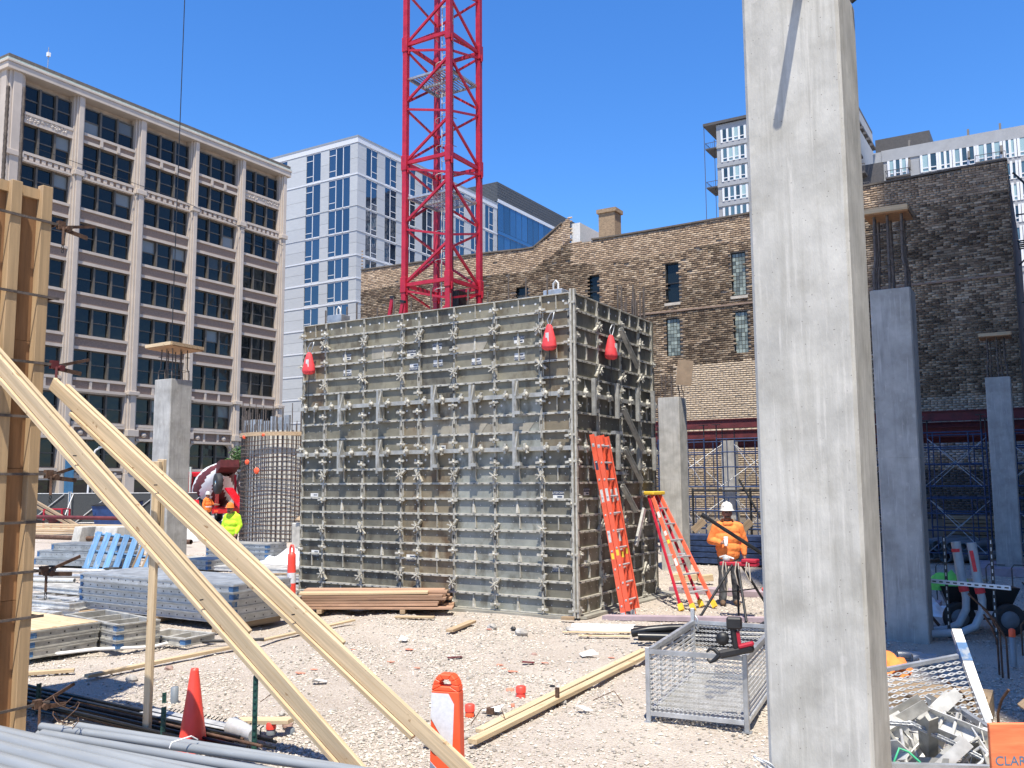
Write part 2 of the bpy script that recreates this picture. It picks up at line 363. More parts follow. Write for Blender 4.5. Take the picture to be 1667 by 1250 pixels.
def holes_wall(mb, u0, u1, z0, z1, holes, put, m=0):
    """flat wall u0..u1 x z0..z1 with rectangular openings; put(u, z) -> point"""
    us = sorted({u0, u1}|{h[0] for h in holes}|{h[1] for h in holes}); zs = sorted({z0, z1}|{h[2] for h in holes}|{h[3] for h in holes})
    us = [x for x in us if u0 <= x <= u1]; zs = [x for x in zs if z0 <= x <= z1]
    for a, b in zip(us, us[1:]):
        for c, d in zip(zs, zs[1:]):
            mu, mz = (a+b)/2, (c+d)/2
            if any(h[0] < mu < h[1] and h[2] < mz < h[3] for h in holes): continue
            mb.add([put(a, c), put(b, c), put(b, d), put(a, d)], [(0, 1, 2, 3)], m)
# ------------------------------------------------------------------ ground
def rut(x, y):
    """depth of the wheel ruts that cross the open gravel"""
    t = 0.
    for px, py, dx, dy in ((-4.2, 6.2, -.72, .69), (-5.6, 5.2, -.72, .69), (-3.4, 9.0, -.93, .37), (-3.9, 10.7, -.93, .37)):
        d = (x-px)*dy-(y-py)*dx+.12*sin(x*1.3+px)
        t = max(t, math.exp(-(d/.17)**2))
    return t
def gz(x, y):
    return -.035*rut(x, y)-.028+.022*noise.noise(V((x*.9, y*.9, 0)))+.012*noise.noise(V((x*3.1, y*3.1, 4)))
def axis_vals(lo, hi, step, far):
    a = list(np.arange(lo, hi+.001, step)); d = step
    out = a[:]; x = hi
    while x < far: d *= 1.7; x += d; out.append(x)
    d = step; x = lo
    while x > -far: d *= 1.7; x -= d; out.insert(0, x)
    return out
xs = axis_vals(-22, 1.5, .13, 1800); ys = axis_vals(3, 20, .13, 1800)
nx, ny = len(xs), len(ys)
vs = [(x, y, gz(x, y) if (-35 < x < 4 and 1.5 < y < 35) else -.03) for y in ys for x in xs]
fs = [(j*nx+i, j*nx+i+1, (j+1)*nx+i+1, (j+1)*nx+i) for j in range(ny-1) for i in range(nx-1)]
mb = MB(); mb.add(vs, fs, 0, True); struct(mb.build('ground', 'gravel_ground'))
mb = MB(); mb.box(-68, -48.5, -200, 400, -.4, -.018); struct(mb.build('street', 'asphalt'))
mb = MB(); mb.box(-71.6, -68, -200, 400, -.4, .12); mb.box(-48.5, -46, -200, 400, -.4, .10); struct(mb.build('sidewalk', 'sidewalk'))
# poured footing round the core form
mb = MB(); mb.prism([(-.15, -.35), (6.2, -.12), (6.6, .1), (6.75, 4.0), (6.3, 4.1), (-.2, 3.9)], (-13.5, 13.69, -.03), (1, 0, 0), (0, 1, 0), .045)
struct(mb.build('concrete_footing', 'concrete_wet'))

# loose crushed stone, one low-poly pebble each, thinning out with distance
def stones(n, dmin, dmax, smin, smax, seed, name, label):
    rg = np.random.default_rng(seed)
    d = dmin*(dmax/dmin)**rg.random(n); a = (rg.random(n)*2-1)*.60
    px = d*np.tan(a); X = px*cos(YAW)-d*sin(YAW); Y = px*sin(YAW)+d*cos(YAW)
    keep = ~((X > -13.5) & (X < -6.8) & (Y > 13.4) & (Y < 17.6))
    pn = np.array([noise.noise(V((x*.45, y*.45, 7)))+.5*noise.noise(V((x*1.6, y*1.6, 2))) for x, y in zip(X, Y)]); keep &= rg.random(n) < np.clip(.62+1.1*pn-.45*np.array([rut(x, y) for x, y in zip(X, Y)]), .10, 1)
    X, Y, d = X[keep], Y[keep], d[keep]; n = len(X)
    s = (smin+(smax-smin)*rg.random(n)**2.5)*(.95+.012*d)
    Z = np.array([gz(x, y) for x, y in zip(X, Y)])+s*.25
    base = np.array([(1, 0, 0), (-.5, .87, 0), (-.5, -.87, 0), (.35, .5, .55), (-.6, 0, .6), (.3, -.55, .5)], float)
    P = base[None]*(1+.5*(rg.random((n, 6, 1))-.5))*s[:, None, None]
    P[:, :, 2] *= (.55+.6*rg.random((n, 1)))
    t = rg.random(n)*2*pi; c, q = np.cos(t)[:, None], np.sin(t)[:, None]
    x, y = P[:, :, 0]*c-P[:, :, 1]*q, P[:, :, 0]*q+P[:, :, 1]*c
    P = np.stack([x+X[:, None], y+Y[:, None], P[:, :, 2]+Z[:, None]], 2)
    F = np.array([(3, 4, 5), (0, 1, 3), (1, 4, 3), (1, 2, 4), (2, 5, 4), (2, 0, 5), (0, 3, 5)])
    faces = (F[None]+6*np.arange(n)[:, None, None]).reshape(-1, 3)
    me = bpy.data.meshes.new(name); me.vertices.add(6*n); me.vertices.foreach_set('co', P.reshape(-1))
    k = len(faces); me.loops.add(3*k); me.loops.foreach_set('vertex_index', faces.reshape(-1).astype(np.int32))
    me.polygons.add(k); me.polygons.foreach_set('loop_start', np.arange(0, 3*k, 3, dtype=np.int32)); me.polygons.foreach_set('loop_total', np.full(k, 3, np.int32))
    me.update()
    br = .30+.34*rg.random(n); tone = rg.random(n)
    C = np.stack([br*(1.03+.04*tone), br*(.95+.03*tone), br*(.86-.02*tone), np.ones(n)], 1)
    dk = rg.random(n) < .06; C[dk, :3] *= .45
    at = me.attributes.new('Col', 'FLOAT_COLOR', 'FACE'); at.data.foreach_set('color', np.repeat(C, 7, 0).reshape(-1).astype(np.float32))
    o = inst(name, me, 'stone_mass'); tag(o, label, 'gravel', kind='stuff')
stones(185000, 5.2, 30, .009, .024, 3, 'gravel', 'pale crushed stone gravel spread over the building site')

# ------------------------------------------------------------------ terracotta office block, left
M('brown_brick', (.27, .195, .152), .9, 0, var=.22, scale=7, stretch=(1, 1, 5), bump=.25, bscale=16)
LB = thing('office_building', 'tall cream terracotta and brown brick office block with triple sash windows, at the left', 'building', (-71.63, 38.4, 0))
BAYS = [(1.64, 6.0), (7.05, 12.17), (13.37, 18.48), (19.45, 24.47), (25.48, 30.35)]
ROWS = [34.45, 31.05, 27.65, 23.9, 20.15, 16.4, 12.65, 8.85, 4.85]; WH = 2.45
mb = MB(); mb.box(-16, -.75, .02, 31.38, 0, 36.4); mb.build('body', 'terracotta_dk', LB)
pe = [(0, 1.64)]+[(a[1], b[0]) for a, b in zip(BAYS, BAYS[1:])]+[(30.35, 31.4)]
for a, b in pe:                                   # fluted piers
    mb = MB(); c = (a+b)/2; wd = b-a
    mb.box(-.74, .0, a, b, 3.2, 36.6); mb.box(-.0, .22, a+wd*.14, b-wd*.14, 3.2, 36.4); mb.box(.22, .36, c-wd*.22, c+wd*.22, 3.2, 36.2)
    mb.box(-.02, .5, a+.04, b-.04, 10.25, 10.6); mb.box(-.02, .46, a+.08, b-.08, 29.05, 29.5)
    mb.box(-.74, .28, a+.1, b-.1, 0, 3.2); mb.box(-.02, .55, a+.02, b-.02, 6.5, 7.1)
    mb.build('pier', 'terracotta', LB, bevel=.03)
for k, (a, b) in enumerate(BAYS):
    w3 = (b-a-.5)/3; ww = (b-a)/3
    fm = MB()                                     # one sash window, local y across
    for y0, y1, z0, z1 in ((0, .12, 0, WH), (ww-.12, ww, 0, WH), (.12, ww-.12, 0, .1), (.12, ww-.12, WH-.1, WH), (.12, ww-.12, WH*.5-.05, WH*.5+.05)): fm.box(-.5, -.38, y0, y1, z0, z1)
    fm.box(-.5, -.22, -.09, .09, 0, WH)
    fme = fm.mesh('window'); pmes = []
    for z0, z1 in ((.1, WH*.5-.05), (WH*.5+.05, WH-.1)):
        pm = MB(); pm.add([(-.45, .12, z0), (-.45, ww-.12, z0), (-.45, ww-.12, z1), (-.45, .12, z1)], [(0, 1, 2, 3)]); pmes.append(pm.mesh('pane'))
    for r, zc in enumerate(ROWS):
        z0 = zc-WH/2
        for j in range(3):
            wn = inst('window', fme, 'window_frame', LB, (0, a+j*ww, z0))
            for q, pmx in enumerate(pmes):
                p = inst('pane', pmx, 'glass_old', wn); p.rotation_euler = (0, random.uniform(-.006, .006), random.uniform(-.01, .01))
        # spandrel below this row
        zb = (ROWS[r+1]+WH/2) if r < 8 else 2.75
        mb = MB(); mb.box(-.74, -.12, a, b, zb, z0)
        mb.box(-.12, .02, a, b, z0-.26, z0-.02, 1); mb.box(-.12, -.04, a, b, zb, zb+.26, 1)
        if r == 1:
            mb.box(-.12, .1, a, b, z0-.9, z0-.72, 1)
            for q in range(8): y = a+(q+.5)*(b-a)/8; mb.box(-.12, -.02, y-.17, y+.17, z0-.66, z0-.32, 1)
        if r == 0 and k in (0, 4):
            mb.box(-.12, -.07, a, b, zb+.2, z0-.22, 1)
            for q in range(46): y = random.uniform(a+.1, b-.1); z = random.uniform(zb+.25, z0-.3); s = random.uniform(.05, .17); mb.ell((-.07, y, z), .09, s, s, 6, 4, 1)
        elif r == 0:
            for q in (1, 2): y = a+q*(b-a)/3; mb.box(-.12, .04, y-.14, y+.14, zb+.1, z0-.15, 1)
        if r in (6, 7):
            for q in (1, 2): y = a+q*(b-a)/3; mb.box(-.12, 0, y-.12, y+.12, zb+.25, z0-.25, 1)
        if r == 6: mb.box(-.12, .14, a, b, 10.2, 10.45, 1)
        if r == 7:
            mb.box(-.12, .12, a, b, z0-.5, z0-.3, 1); mb.box(-.12, .16, a, b, zb+.02, zb+.24, 1)
            for q in (.18, .82): y = a+q*(b-a); mb.ell((-.05, y, zb+.6), .14, .3, .24, 8, 6, 1)
        if r == 8:
            for q in range(4): y = a+(q+.5)*(b-a)/4; mb.ell((-.1, y, 3.1), .1, .2, .18, 8, 5, 1)
        mb.build('spandrel', ['brown_brick', 'terracotta'], LB)
    # shop front and its head, arched corners over the second row from below
    mb = MB(); mb.box(-.6, -.55, a+.1, b-.1, .5, 2.6); mb.build('shop_window', 'glass_old', LB)
    mb = MB(); mb.box(-.6, -.2, a, b, 0, .5); mb.box(-.6, -.1, a, b, 2.6, 2.75); mb.box(-.6, -.4, (a+b)/2-.06, (a+b)/2+.06, .5, 2.6); mb.build('shop_frame', 'terracotta', LB)
    for s, y in ((1, a), (-1, b)):
        mb = MB(); mb.prism([(0, 0), (0, -.75), (.12, -.35), (.35, -.12), (.75, 0)], (-.36, y, ROWS[8]+WH/2+.03), (0, s, 0), (0, 0, 1), .3*s); mb.build('arch_haunch', 'terracotta', LB)
mb = MB(); mb.box(-16.2, .55, -.2, 31.55, 36.2, 36.75); mb.box(-16.3, .62, -.3, 31.6, 36.75, 36.95); mb.build('cornice', 'terracotta', LB, bevel=.03)
mb = MB(); mb.box(-16.1, .58, -.25, 31.58, 36.95, 37.08); mb.build('gutter', 'copper_green', LB)
mb = MB(); mb.box(-16, .45, -.1, 31.5, 37.08, 37.45); mb.build('parapet', 'roof_trim', LB)
o = thing('roof_antenna', 'slim antenna mast on the roof of the terracotta office block', 'antenna', (-72.6, 42.4, 37.45))
mb = MB(); mb.tube([(0, 0, 0), (0, 0, 2.6)], .035, 6); mb.build('mast', 'galv', o)
mb = MB(); mb.box(-.1, .16, -.12, .12, 1.75, 2.1); mb.box(-.1, .1, -.1, .1, .1, .5); mb.build('camera_box', 'white', o)
mb = MB(); mb.tube([(-71.2, 41.0, 30.2), (-71.15, 55, 29.7), (-71.2, 69, 28.2)], .025, 5); tag(mb.build('facade_cable', 'steel_dark'), 'thin dark cable strung along the upper terracotta facade', 'cable')
for y0, wd, mt, nm, lab in ((45.3, .5, 'blue_band', 'banner', 'tall narrow blue banner on a ground floor pier'), (56.4, 1.0, 'sign_blue', 'hanging_sign', 'small square light blue sign on the terracotta facade')):
    if nm == 'banner': o = MB().box(-71.3, -71.24, y0-.4, y0+.4, .5, 5.6).build(nm, mt)
    else: o = MB().box(-71.2, -71.1, y0-.5, y0+.5, 1.7, 3.3).build(nm, mt)
    tag(o, lab, 'sign')

# ------------------------------------------------------------------ white panel block
WB = thing('residential_block', 'white panelled apartment block with blue reflecting windows behind the crane', 'building', (-77.5, 88.3, 0))
mb = MB(); mb.box(-26, -.12, .12, 35.2, 0, 47.9); mb.build('core', 'louver', WB)
FL = [(43.6, 47.7), (39.1, 43.25), (35.7, 38.97), (32.5, 35.5), (29.4, 32.15)]
while FL[-1][0] > 4: FL.append((FL[-1][0]-3.15, FL[-1][1]-3.15))
LW = [(-15.1, -13.1), (-9.35, -6.7), (-5.1, -1.35)]; RW = [(1.8, 4.1), (5.8, 8.3), (10.3, 12.7), (14.4, 16.9), (18.8, 21.2), (23.0, 25.4), (27.3, 29.7), (31.5, 34.0)]
def gaps(lst, lo, hi):
    e = [lo]+[x for p in lst for x in p]+[hi]; return [(e[i], e[i+1]) for i in range(0, len(e), 2)]
for f, (z0, z1) in enumerate(FL[:12]):
    top = FL[f-1][0]-.06 if f else 48.5
    for a, b in gaps(LW, -26, 0):
        for c, d in ((z0-.02, (z0+z1)/2-.03), ((z0+z1)/2, z1+.05)): MB().box(a+.02, b-.02 if b < 0 else 0, -.0, .12, c, d).build('cladding_panel', 'white_panel', WB)
    for a, b in gaps(RW, .12, 35.2):
        for c, d in ((z0-.02, (z0+z1)/2-.03), ((z0+z1)/2, z1+.05)): MB().box(-.12, 0, a+.02 if a > .2 else a, b-.02, c, d).build('cladding_panel', 'white_panel', WB)
    mb = MB(); mb.box(-26, .06, -.06, .12, z1+.08, top); mb.box(-.12, .06, .12, 35.2, z1+.08, top); mb.build('floor_band', 'white_metal', WB)
    for side, lst in ((0, LW), (1, RW)):
        for q, (a, b) in enumerate(lst):
            W = b-a; H = z1-z0
            fm = MB(); cuts = [0, W*.33, W*.67, W] if W > 3 else [0, W*.48, W]
            def bar(u0, u1, c, d):
                if side == 0: fm.box(a+u0, a+u1, .04, .1, c, d)
                else: fm.box(-.1, -.04, a+u0, a+u1, c, d)
            for x in cuts[1:-1]: bar(x-.05, x+.05, z0, z1)
            bar(0, W, z0, z0+.08); bar(0, W, z1-.08, z1+.05)
            i = 0 if side == 0 else len(cuts)-2
            bar(cuts[i], cuts[i+1], z0+H*.22, z0+H*.22+.08)
            if f < 2: bar(cuts[i], cuts[i+1], z0+H*.76, z0+H*.76+.08)
            wn = fm.build('window', 'mullion_white', WB)
            for x0, x1 in zip(cuts, cuts[1:]):
                t = random.uniform(-.01, .01)
                if side == 0: MB().add([(a+x0, .08+t, z0), (a+x1, .08-t, z0), (a+x1, .08-t, z1), (a+x0, .08+t, z1)], [(0, 1, 2, 3)]).build('pane', 'glass_new', wn)
                else: MB().add([(-.08+t, a+x0, z0), (-.08-t, a+x1, z0), (-.08-t, a+x1, z1), (-.08+t, a+x0, z1)], [(0, 1, 2, 3)]).build('pane', 'glass_new', wn)
mb = MB(); mb.box(-26.05, .1, -.1, 35.3, 48.5, 48.75); mb.build('coping', 'win_gray', WB)
MB().box(-5, -2, 8, 16, 48.75, 49.9).build('roof_plant', 'louver', WB)

# ------------------------------------------------------------------ blue glass block farther on
BB = thing('glass_office_block', 'blue glass office block with grey louvred roof storey beyond the white block', 'building', (-77.8, 124.2, 0))
MB().box(-30, -.2, 0, 40, 0, 49.4).build('core', 'louver', BB)
for i in range(14): MB().box(-30, .0-.02*(i % 2), -.1, 40.1, 49.45+i*.24, 49.45+i*.24+.19).build('louver', 'louver', BB)
for r, (z0, z1) in enumerate(((44.4, 49.2), (39.4, 43.7), (34.4, 38.7), (29.4, 33.7), (24.4, 28.7))):
    for i in range(20):
        MB().add([(-.05, i*2+.05, z0), (-.05+random.uniform(-.01, .01), i*2+1.95, z0), (-.05, i*2+1.95, z1), (-.05, i*2+.05, z1)], [(0, 1, 2, 3)]).build('pane', 'glass_blue', BB)
    MB().box(-.2, .05, 0, 40, z1, z1+.6).build('slab_band', 'white_metal' if r == 0 else 'glass_blue', BB)
bx = MB(); bx.box(-.2, 1.2, 6.0, 19.2, 41.2, 41.8); bx.box(-.2, 1.2, 6.0, 6.5, 24, 41.2); bx.box(-.2, 1.2, 6.5, 19.2, 36.0, 36.5); bx.build('bay_surround', 'white_metal', BB)
for z0, z1 in ((36.6, 41.1), (31.4, 35.9), (26.2, 31)):
    for i in range(3):
        MB().add([(1.0, 6.6+i*4.2, z0), (1.0, 10.6+i*4.2, z0), (1.0, 10.6+i*4.2, z1), (1.0, 6.6+i*4.2, z1)], [(0, 1, 2, 3)]).build('pane', 'glass_old', BB)
        MB().box(.9, 1.25, 10.55+i*4.2, 10.85+i*4.2, z0, z1).build('green_fin', 'green_mullion', BB)

# ------------------------------------------------------------------ brick party wall
BW = thing('brick_building', 'old soot stained brown brick party wall with few windows behind the site', 'building', (0, 31.82, 0))
BX0, BX1 = -27.6, -.69
def wtop(x):
    P = [(-27.7, 12.28), (-20.6, 12.12), (-18.2, 12.0), (-16.42, 13.09), (-16.419, 12.0), (-15.15, 11.95), (-12.9, 11.95), (-9.1, 12.0), (-5.2, 12.3), (-.6, 12.4)]
    for (a, za), (b, zb) in zip(P, P[1:]):
        if a <= x <= b: return za+(zb-za)*(x-a)/max(b-a, 1e-6)
    return 12.0
WIN = [(-12.34, -11.80, 9.02, 10.56, 'sash'), (-9.76, -9.22, 9.0, 10.62, 'block'), (-12.36, -11.80, 6.95, 8.42, 'blockdk'), (-9.74, -9.20, 6.85, 8.42, 'blockdk'), (-15.66, -15.14, 9.2, 10.5, 'sash'), (-19.06, -18.44, 9.7, 10.44, 'sash')]
BLEN, BH = .215, .0785
rg = np.random.default_rng(5); P = []; C = []; big = []
def nz(x, z, s, o=0): return noise.noise(V((x*s, z*s, o)))
def brickcol(x, z):
    r = rg.random()
    pal = ((.29, .215, .15), (.40, .31, .22), (.215, .155, .11), (.45, .36, .265), (.155, .115, .085), (.33, .245, .17))
    c = np.array(pal[int(r*6) % 6])*(.85+.3*rg.random())
    soot = .5+.9*nz(x*.6, z, .42, 3)+.5*nz(x, z, 1.5, 8)
    top = wtop(x)
    if z > top-1.0: c = c*.8+np.array((.40, .30, .215))*.35*1.1
    elif -12.1 < x < -5 and z < 6.55+.12*nz(x, 0, 2): c = c*.25+np.array((.56, .46, .34))*(.75+.15*rg.random())
    elif x > -5.5 and z < 4.9: c = c*.5+np.array((.40, .35, .29))*.5*(.6+.8*rg.random())
    else:
        if soot > .52: c = c*(.42+.3*rg.random())
        elif soot > .35: c = c*.74
    if z < 3.7 and x > -6: c = (np.array((.52, .49, .45)) if nz(x, z, 1.1, 5)+.7*nz(x, z, 4, 2) > .05 else c)*(.75+.3*rg.random())
    elif z < 3.8: c = c*.5+np.array((.34, .28, .21))*.5
    if z < 2.5: c = np.array((.10, .10, .105))*(.7+.5*rg.random()) if x > -5.5 else c*.8
    return np.clip(c, .02, .9)
row = 0; z = 1.0
while z < 13.2:
    x = BX0+(BLEN/2 if row % 2 else 0)-rg.random()*.02
    header = row % 6 == 5; L = BLEN/2 if header else BLEN
    if x > BX0+.05: P.append((BX0, x-.01, z, z+BH-.012, .0)); C.append(brickcol(x, z))
    while x < BX1-.02:
        x1 = min(x+L, BX1); zt = z+BH-.012
        mx = (x+x1)/2; ok = zt < wtop(mx)
        for wx0, wx1, wz0, wz1, kd in WIN:
            if wx0 < mx < wx1 and wz0 < z+BH/2 < wz1: ok = False
        if ok and x1-x > .03:
            if rg.random() < .012 and z > 9: pass
            else:
                p = (x+.005, x1-.007, z+rg.random()*.003, zt, rg.random()*.012)
                c = brickcol(mx, z)
                if not header and mx > -3.1 and z > 6.8 and len(big) < 300 and abs(x1-x-BLEN) < .001 and rg.random() < .4: big.append((p, c))
                else: P.append(p); C.append(c)
        x = x1
    z += BH; row += 1
P = np.array(P); C = np.array(C); n = len(P)
yf = -.022-P[:, 4]
def corner(a, zz, y): return np.stack([P[:, a], y, P[:, zz]], 1)
Z0 = np.zeros(n)
vt = np.stack([corner(0, 2, yf), corner(1, 2, yf), corner(1, 3, yf), corner(0, 3, yf), corner(0, 2, Z0), corner(1, 2, Z0), corner(1, 3, Z0), corner(0, 3, Z0)], 1)
F = np.array([(0, 1, 2, 3), (0, 4, 5, 1), (1, 5, 6, 2), (2, 6, 7, 3), (3, 7, 4, 0)])
fc = (F[None]+8*np.arange(n)[:, None, None]).reshape(-1, 4); k = len(fc)
me = bpy.data.meshes.new('brick_courses'); me.vertices.add(8*n); me.vertices.foreach_set('co', vt.reshape(-1))
me.loops.add(4*k); me.loops.foreach_set('vertex_index', fc.reshape(-1).astype(np.int32)); me.polygons.add(k)
me.polygons.foreach_set('loop_start', np.arange(0, 4*k, 4, dtype=np.int32)); me.polygons.foreach_set('loop_total', np.full(k, 4, np.int32)); me.update()
at = me.attributes.new('Col', 'FLOAT_COLOR', 'FACE'); at.data.foreach_set('color', np.repeat(np.concatenate([C, np.ones((n, 1))], 1), 5, 0).reshape(-1).astype(np.float32))
o = inst('brick_courses', me, 'brick_mass', BW); o['kind'] = 'stuff'
bme = MB().box(0, BLEN-.012, -.026, 0, 0, BH-.013).mesh('brick')
for p, c in big:
    o = inst('brick', bme, 'brick_single', BW, (p[0], -p[4]*.5, p[2])); o.color = (*c, 1)
# mortar wall behind the bricks, stepped to the roof line, with the window openings
mb = MB(); xs = [BX0]
while xs[-1] < BX1-.3: xs.append(xs[-1]+.45)
xs[-1] = BX1; hs = [(a, b, c, d) for a, b, c, d, _ in WIN]
for a, b in zip(xs, xs[1:]):
    holes_wall(mb, a, b, 0, min(wtop(a+.01), wtop(b-.01))-.02, [(max(a, h[0]), min(b, h[1]), h[2], h[3]) for h in hs if h[0] < b and h[1] > a], lambda u, q: (u, 0, q))
mb.build('mortar', 'mortar', BW)
mb = MB(); mb.box(BX0, BX1, .4, 14, 0, 11.6); mb.box(BX1-.4, BX1-.002, .012, 14, 0, 12.2); mb.build('body', 'brown_brick', BW)
for a, b in zip(xs, xs[1:]):
    if -16.9 < a < -15.9: continue
    MB().beam((a, .1, wtop(a)+.03), (b, .1, wtop(b)+.03), .34, .06).build('coping_tile', 'roof_trim', BW)
mb = MB(); mb.box(-16.4, -16.0, .05, 2.2, 11.6, 12.8); mb.build('white_parapet', 'label_white', BW)
mb = MB(); mb.box(-15.13, -14.42, -.01, .6, 11.9, 13.0); mb.box(-15.2, -14.35, -.07, .66, 13.0, 13.16); mb.build('chimney', 'chimney_brick' if 'chimney_brick' in MATS else 'brown_brick', BW)
for a, b, c, d, kd in WIN:
    wn = MB(); t = .035
    for q in ((a, a+t, c, d), (b-t, b, c, d), (a+t, b-t, c, c+t), (a+t, b-t, d-t, d)): wn.box(q[0], q[1], .06, .14, q[2], q[3])
    if kd == 'sash': wn.box(a+t, b-t, .07, .13, (c+d)/2-.025, (c+d)/2+.025)
    wo_ = wn.build('window', 'steel_dark', BW)
    if kd == 'sash':
        for z0, z1 in ((c+t, (c+d)/2), ((c+d)/2, d-t)): MB().add([(a+t, .12, z0), (b-t, .12, z0), (b-t, .12, z1), (a+t, .12, z1)], [(0, 1, 2, 3)]).build('pane', 'glass_old', wo_)
        MB().box(a-.05, b+.05, -.06, .1, c-.11, c-.005).build('sill', 'stone_sill', wo_)
    else:
        for i in range(4):
            zz = c+t; h = (d-c-2*t)/11 if kd == 'block' else (d-c-2*t)/10
            w_ = (b-a-2*t)/4
            for j in range(11 if kd == 'block' else 10):
                MB().box(a+t+i*w_+.008, a+t+(i+1)*w_-.008, .05, .12, zz+j*h+.008, zz+(j+1)*h-.008).build('glass_block', 'glass_block', wo_)
        MB().box(a+t, b-t, .085, .1, c+t, d-t).build('grout', 'mortar', wo_)
        if kd == 'block': MB().box(a-.05, b+.05, -.06, .1, c-.11, c-.005).build('sill', 'stone_sill', wo_)
MB().box(BX0, BX1, -.06, -.02, 8.66, 8.72).build('string_course', 'brown_brick', BW)

# ------------------------------------------------------------------ grey apartment tower and slab, far right
def lites(par, x0, x1, z0, z1, n, yy=-.02):
    fm = MB(); W = (x1-x0)/n
    for i in range(n+1): fm.box(x0+i*W-.16, x0+i*W+.16, yy-.12, yy+.1, z0, z1)
    fm.box(x0, x1, yy-.06, yy+.1, z0+.55, z0+.68); fm.box(x0, x1, yy-.06, yy+.1, z0, z0+.1)
    wn = fm.build('window', 'mullion_white', par)
    for i in range(n): MB().add([(x0+i*W, yy+.05, z0), (x0+(i+1)*W, yy+.05, z0), (x0+(i+1)*W, yy+.05, z1), (x0+i*W, yy+.05, z1)], [(0, 1, 2, 3)]).build('pane', 'glass_apt', wn)
def balcony(par, x0, x1, z, dpt=1.6):
    MB().box(x0, x1, -dpt, .0, z, z+.22).build('balcony_slab', 'apt_dark', par)
    fm = MB(); fm.box(x0, x1, -dpt, -dpt+.06, z+1.1, z+1.18)
    k = int((x1-x0)/.35)
    for i in range(k+1): fm.box(x0+(x1-x0)*i/k-.02, x0+(x1-x0)*i/k+.02, -dpt, -dpt+.04, z+.22, z+1.1)
    fm.box(x0, x0+.05, -dpt, 0, z+1.1, z+1.18); fm.box(x1-.05, x1, -dpt, 0, z+1.1, z+1.18)
    fm.build('balcony_rail', 'apt_dark', par)
AT = thing('apartment_tower', 'grey concrete apartment tower with corner balconies left of the near column', 'building', (-43.7, 136.7, 0))
MB().box(0, 21, .1, 18, 0, 59.6).build('body', 'apt_concrete', AT)
MB().box(-2.1, 21, -.3, 18, 59.7, 60.15).build('roof_edge', 'apt_dark', AT)
for f in range(9):
    z = 56.4-f*3.25
    for k in range(4): lites(AT, .9+k*5.0, 4.7+k*5.0, z, z+2.2, 4)
    MB().box(-.02, 21, -.06, .1, z-.75, z-.05).build('slab_band', 'apt_concrete', AT)
    if f % 2 == 0:
        o = MB().box(-1.9, 0, 0, 4.5, z-.6, z-.4); o.box(-1.9, -1.85, 0, 4.5, z+.45, z+.53); o.box(-1.9, 0, 0, .05, z+.45, z+.53)
        for i in range(7): o.box(-1.9+i*.3, -1.87+i*.3, 0, .03, z-.4, z+.5); o.box(-1.9, -1.87, i*.7, i*.7+.03, z-.4, z+.5)
        o.build('balcony', 'apt_dark', AT)
MB().box(-2.05, -1.97, -.1, 0, 25, 59.7).build('balcony_post', 'apt_dark', AT); MB().box(-.6, -.53, .6, .7, 25, 57.5).build('balcony_post', 'apt_dark', AT)
o = AT
for i in range(7): MB().box(21+i*.42, 21.5+i*.42, -2.4, 0, 56.2-i*.95, 56.55-i*.95).build('stepped_balcony', 'apt_dark', AT)
for f in range(5):
    z = 44.2+f*1.0; 
    MB().box(21.0, 24.2-f*.5, -2.2, 0, 38+f*2.9, 38.3+f*2.9).build('balcony_slab', 'apt_dark', AT)
    fm = MB(); x1 = 24.2-f*.5
    for i in range(8): fm.box(21+(x1-21)*i/7-.03, 21+(x1-21)*i/7+.03, -2.2, -2.12, 38.3+f*2.9, 39.4+f*2.9)
    fm.box(21, x1, -2.2, -2.12, 39.4+f*2.9, 39.5+f*2.9); fm.build('balcony_rail', 'apt_dark', AT)
AS = thing('apartment_slab', 'long grey apartment slab with white mullioned windows over the shaded brick wall', 'building', (-20.2, 136.9, 0))
MB().box(0, 36, .1, 16, 0, 50.2).build('body', 'apt_concrete', AS)
mb = MB(); mb.prism([(0, 48.6), (0, 50.3), (1.4, 50.3)], (1.2, -.02, 0), (0, 1, 0), (0, 0, 1), 34); mb.build('roof_band', 'apt_concrete', AS)
for f in range(6):
    z = 46.0-f*3.05
    for k, (a, b, n) in enumerate(((-.0, 1.2, 2), (2.0, 4.6, 3), (6.4, 8.6, 2), (8.8, 10.3, 2), (10.6, 13.4, 3), (13.6, 16.6, 3), (16.9, 18.3, 2), (18.6, 24.6, 5), (24.9, 26.2, 2), (26.6, 30.4, 3), (31, 35, 4))):
        lites(AS, a+.1, b, z, z+2.55, n)
        if k in (1, 5, 9): balcony(AS, a-.2, b+.5, z-.5)
    MB().box(0, 36, -.05, .1, z-.72, z-.05).build('slab_band', 'apt_concrete', AS)
for x in (4.9, 12.6, 16.6, 26.4, 30.6):
    mb = MB(); mb.beam((x, -.35, 46.8), (x, 1.6, 51.6), .28, .5); mb.build('raking_fin', 'apt_dark', AS)
MB().box(0, 7.5, 3.0, 9, 50.2, 53.2).build('roof_penthouse', 'apt_dark', AS)
MB().box(-1.5, 1.4, -.4, .1, 40, 48.5).build('dark_bay', 'apt_dark', AS)
MB().box(11.5, 16.5, 6, 9, 50.3, 52.0).build('roof_plant', 'apt_dark', AS)
RB = thing('red_brick_building', 'sliver of dark red brick building at the right edge behind the party wall', 'building', (-.35, 47.5, 0))
MB().box(0, 16, 0, 12, 0, 13.6).build('wall', 'redbrick', RB); MB().box(-.1, 16, -.1, 12, 13.6, 13.9).build('coping', 'roof_trim', RB)
FE = thing('fire_escape', 'black steel fire escape on the side of the brick party wall', 'fire escape', (-.6, 34.5, 0))
mb = MB()
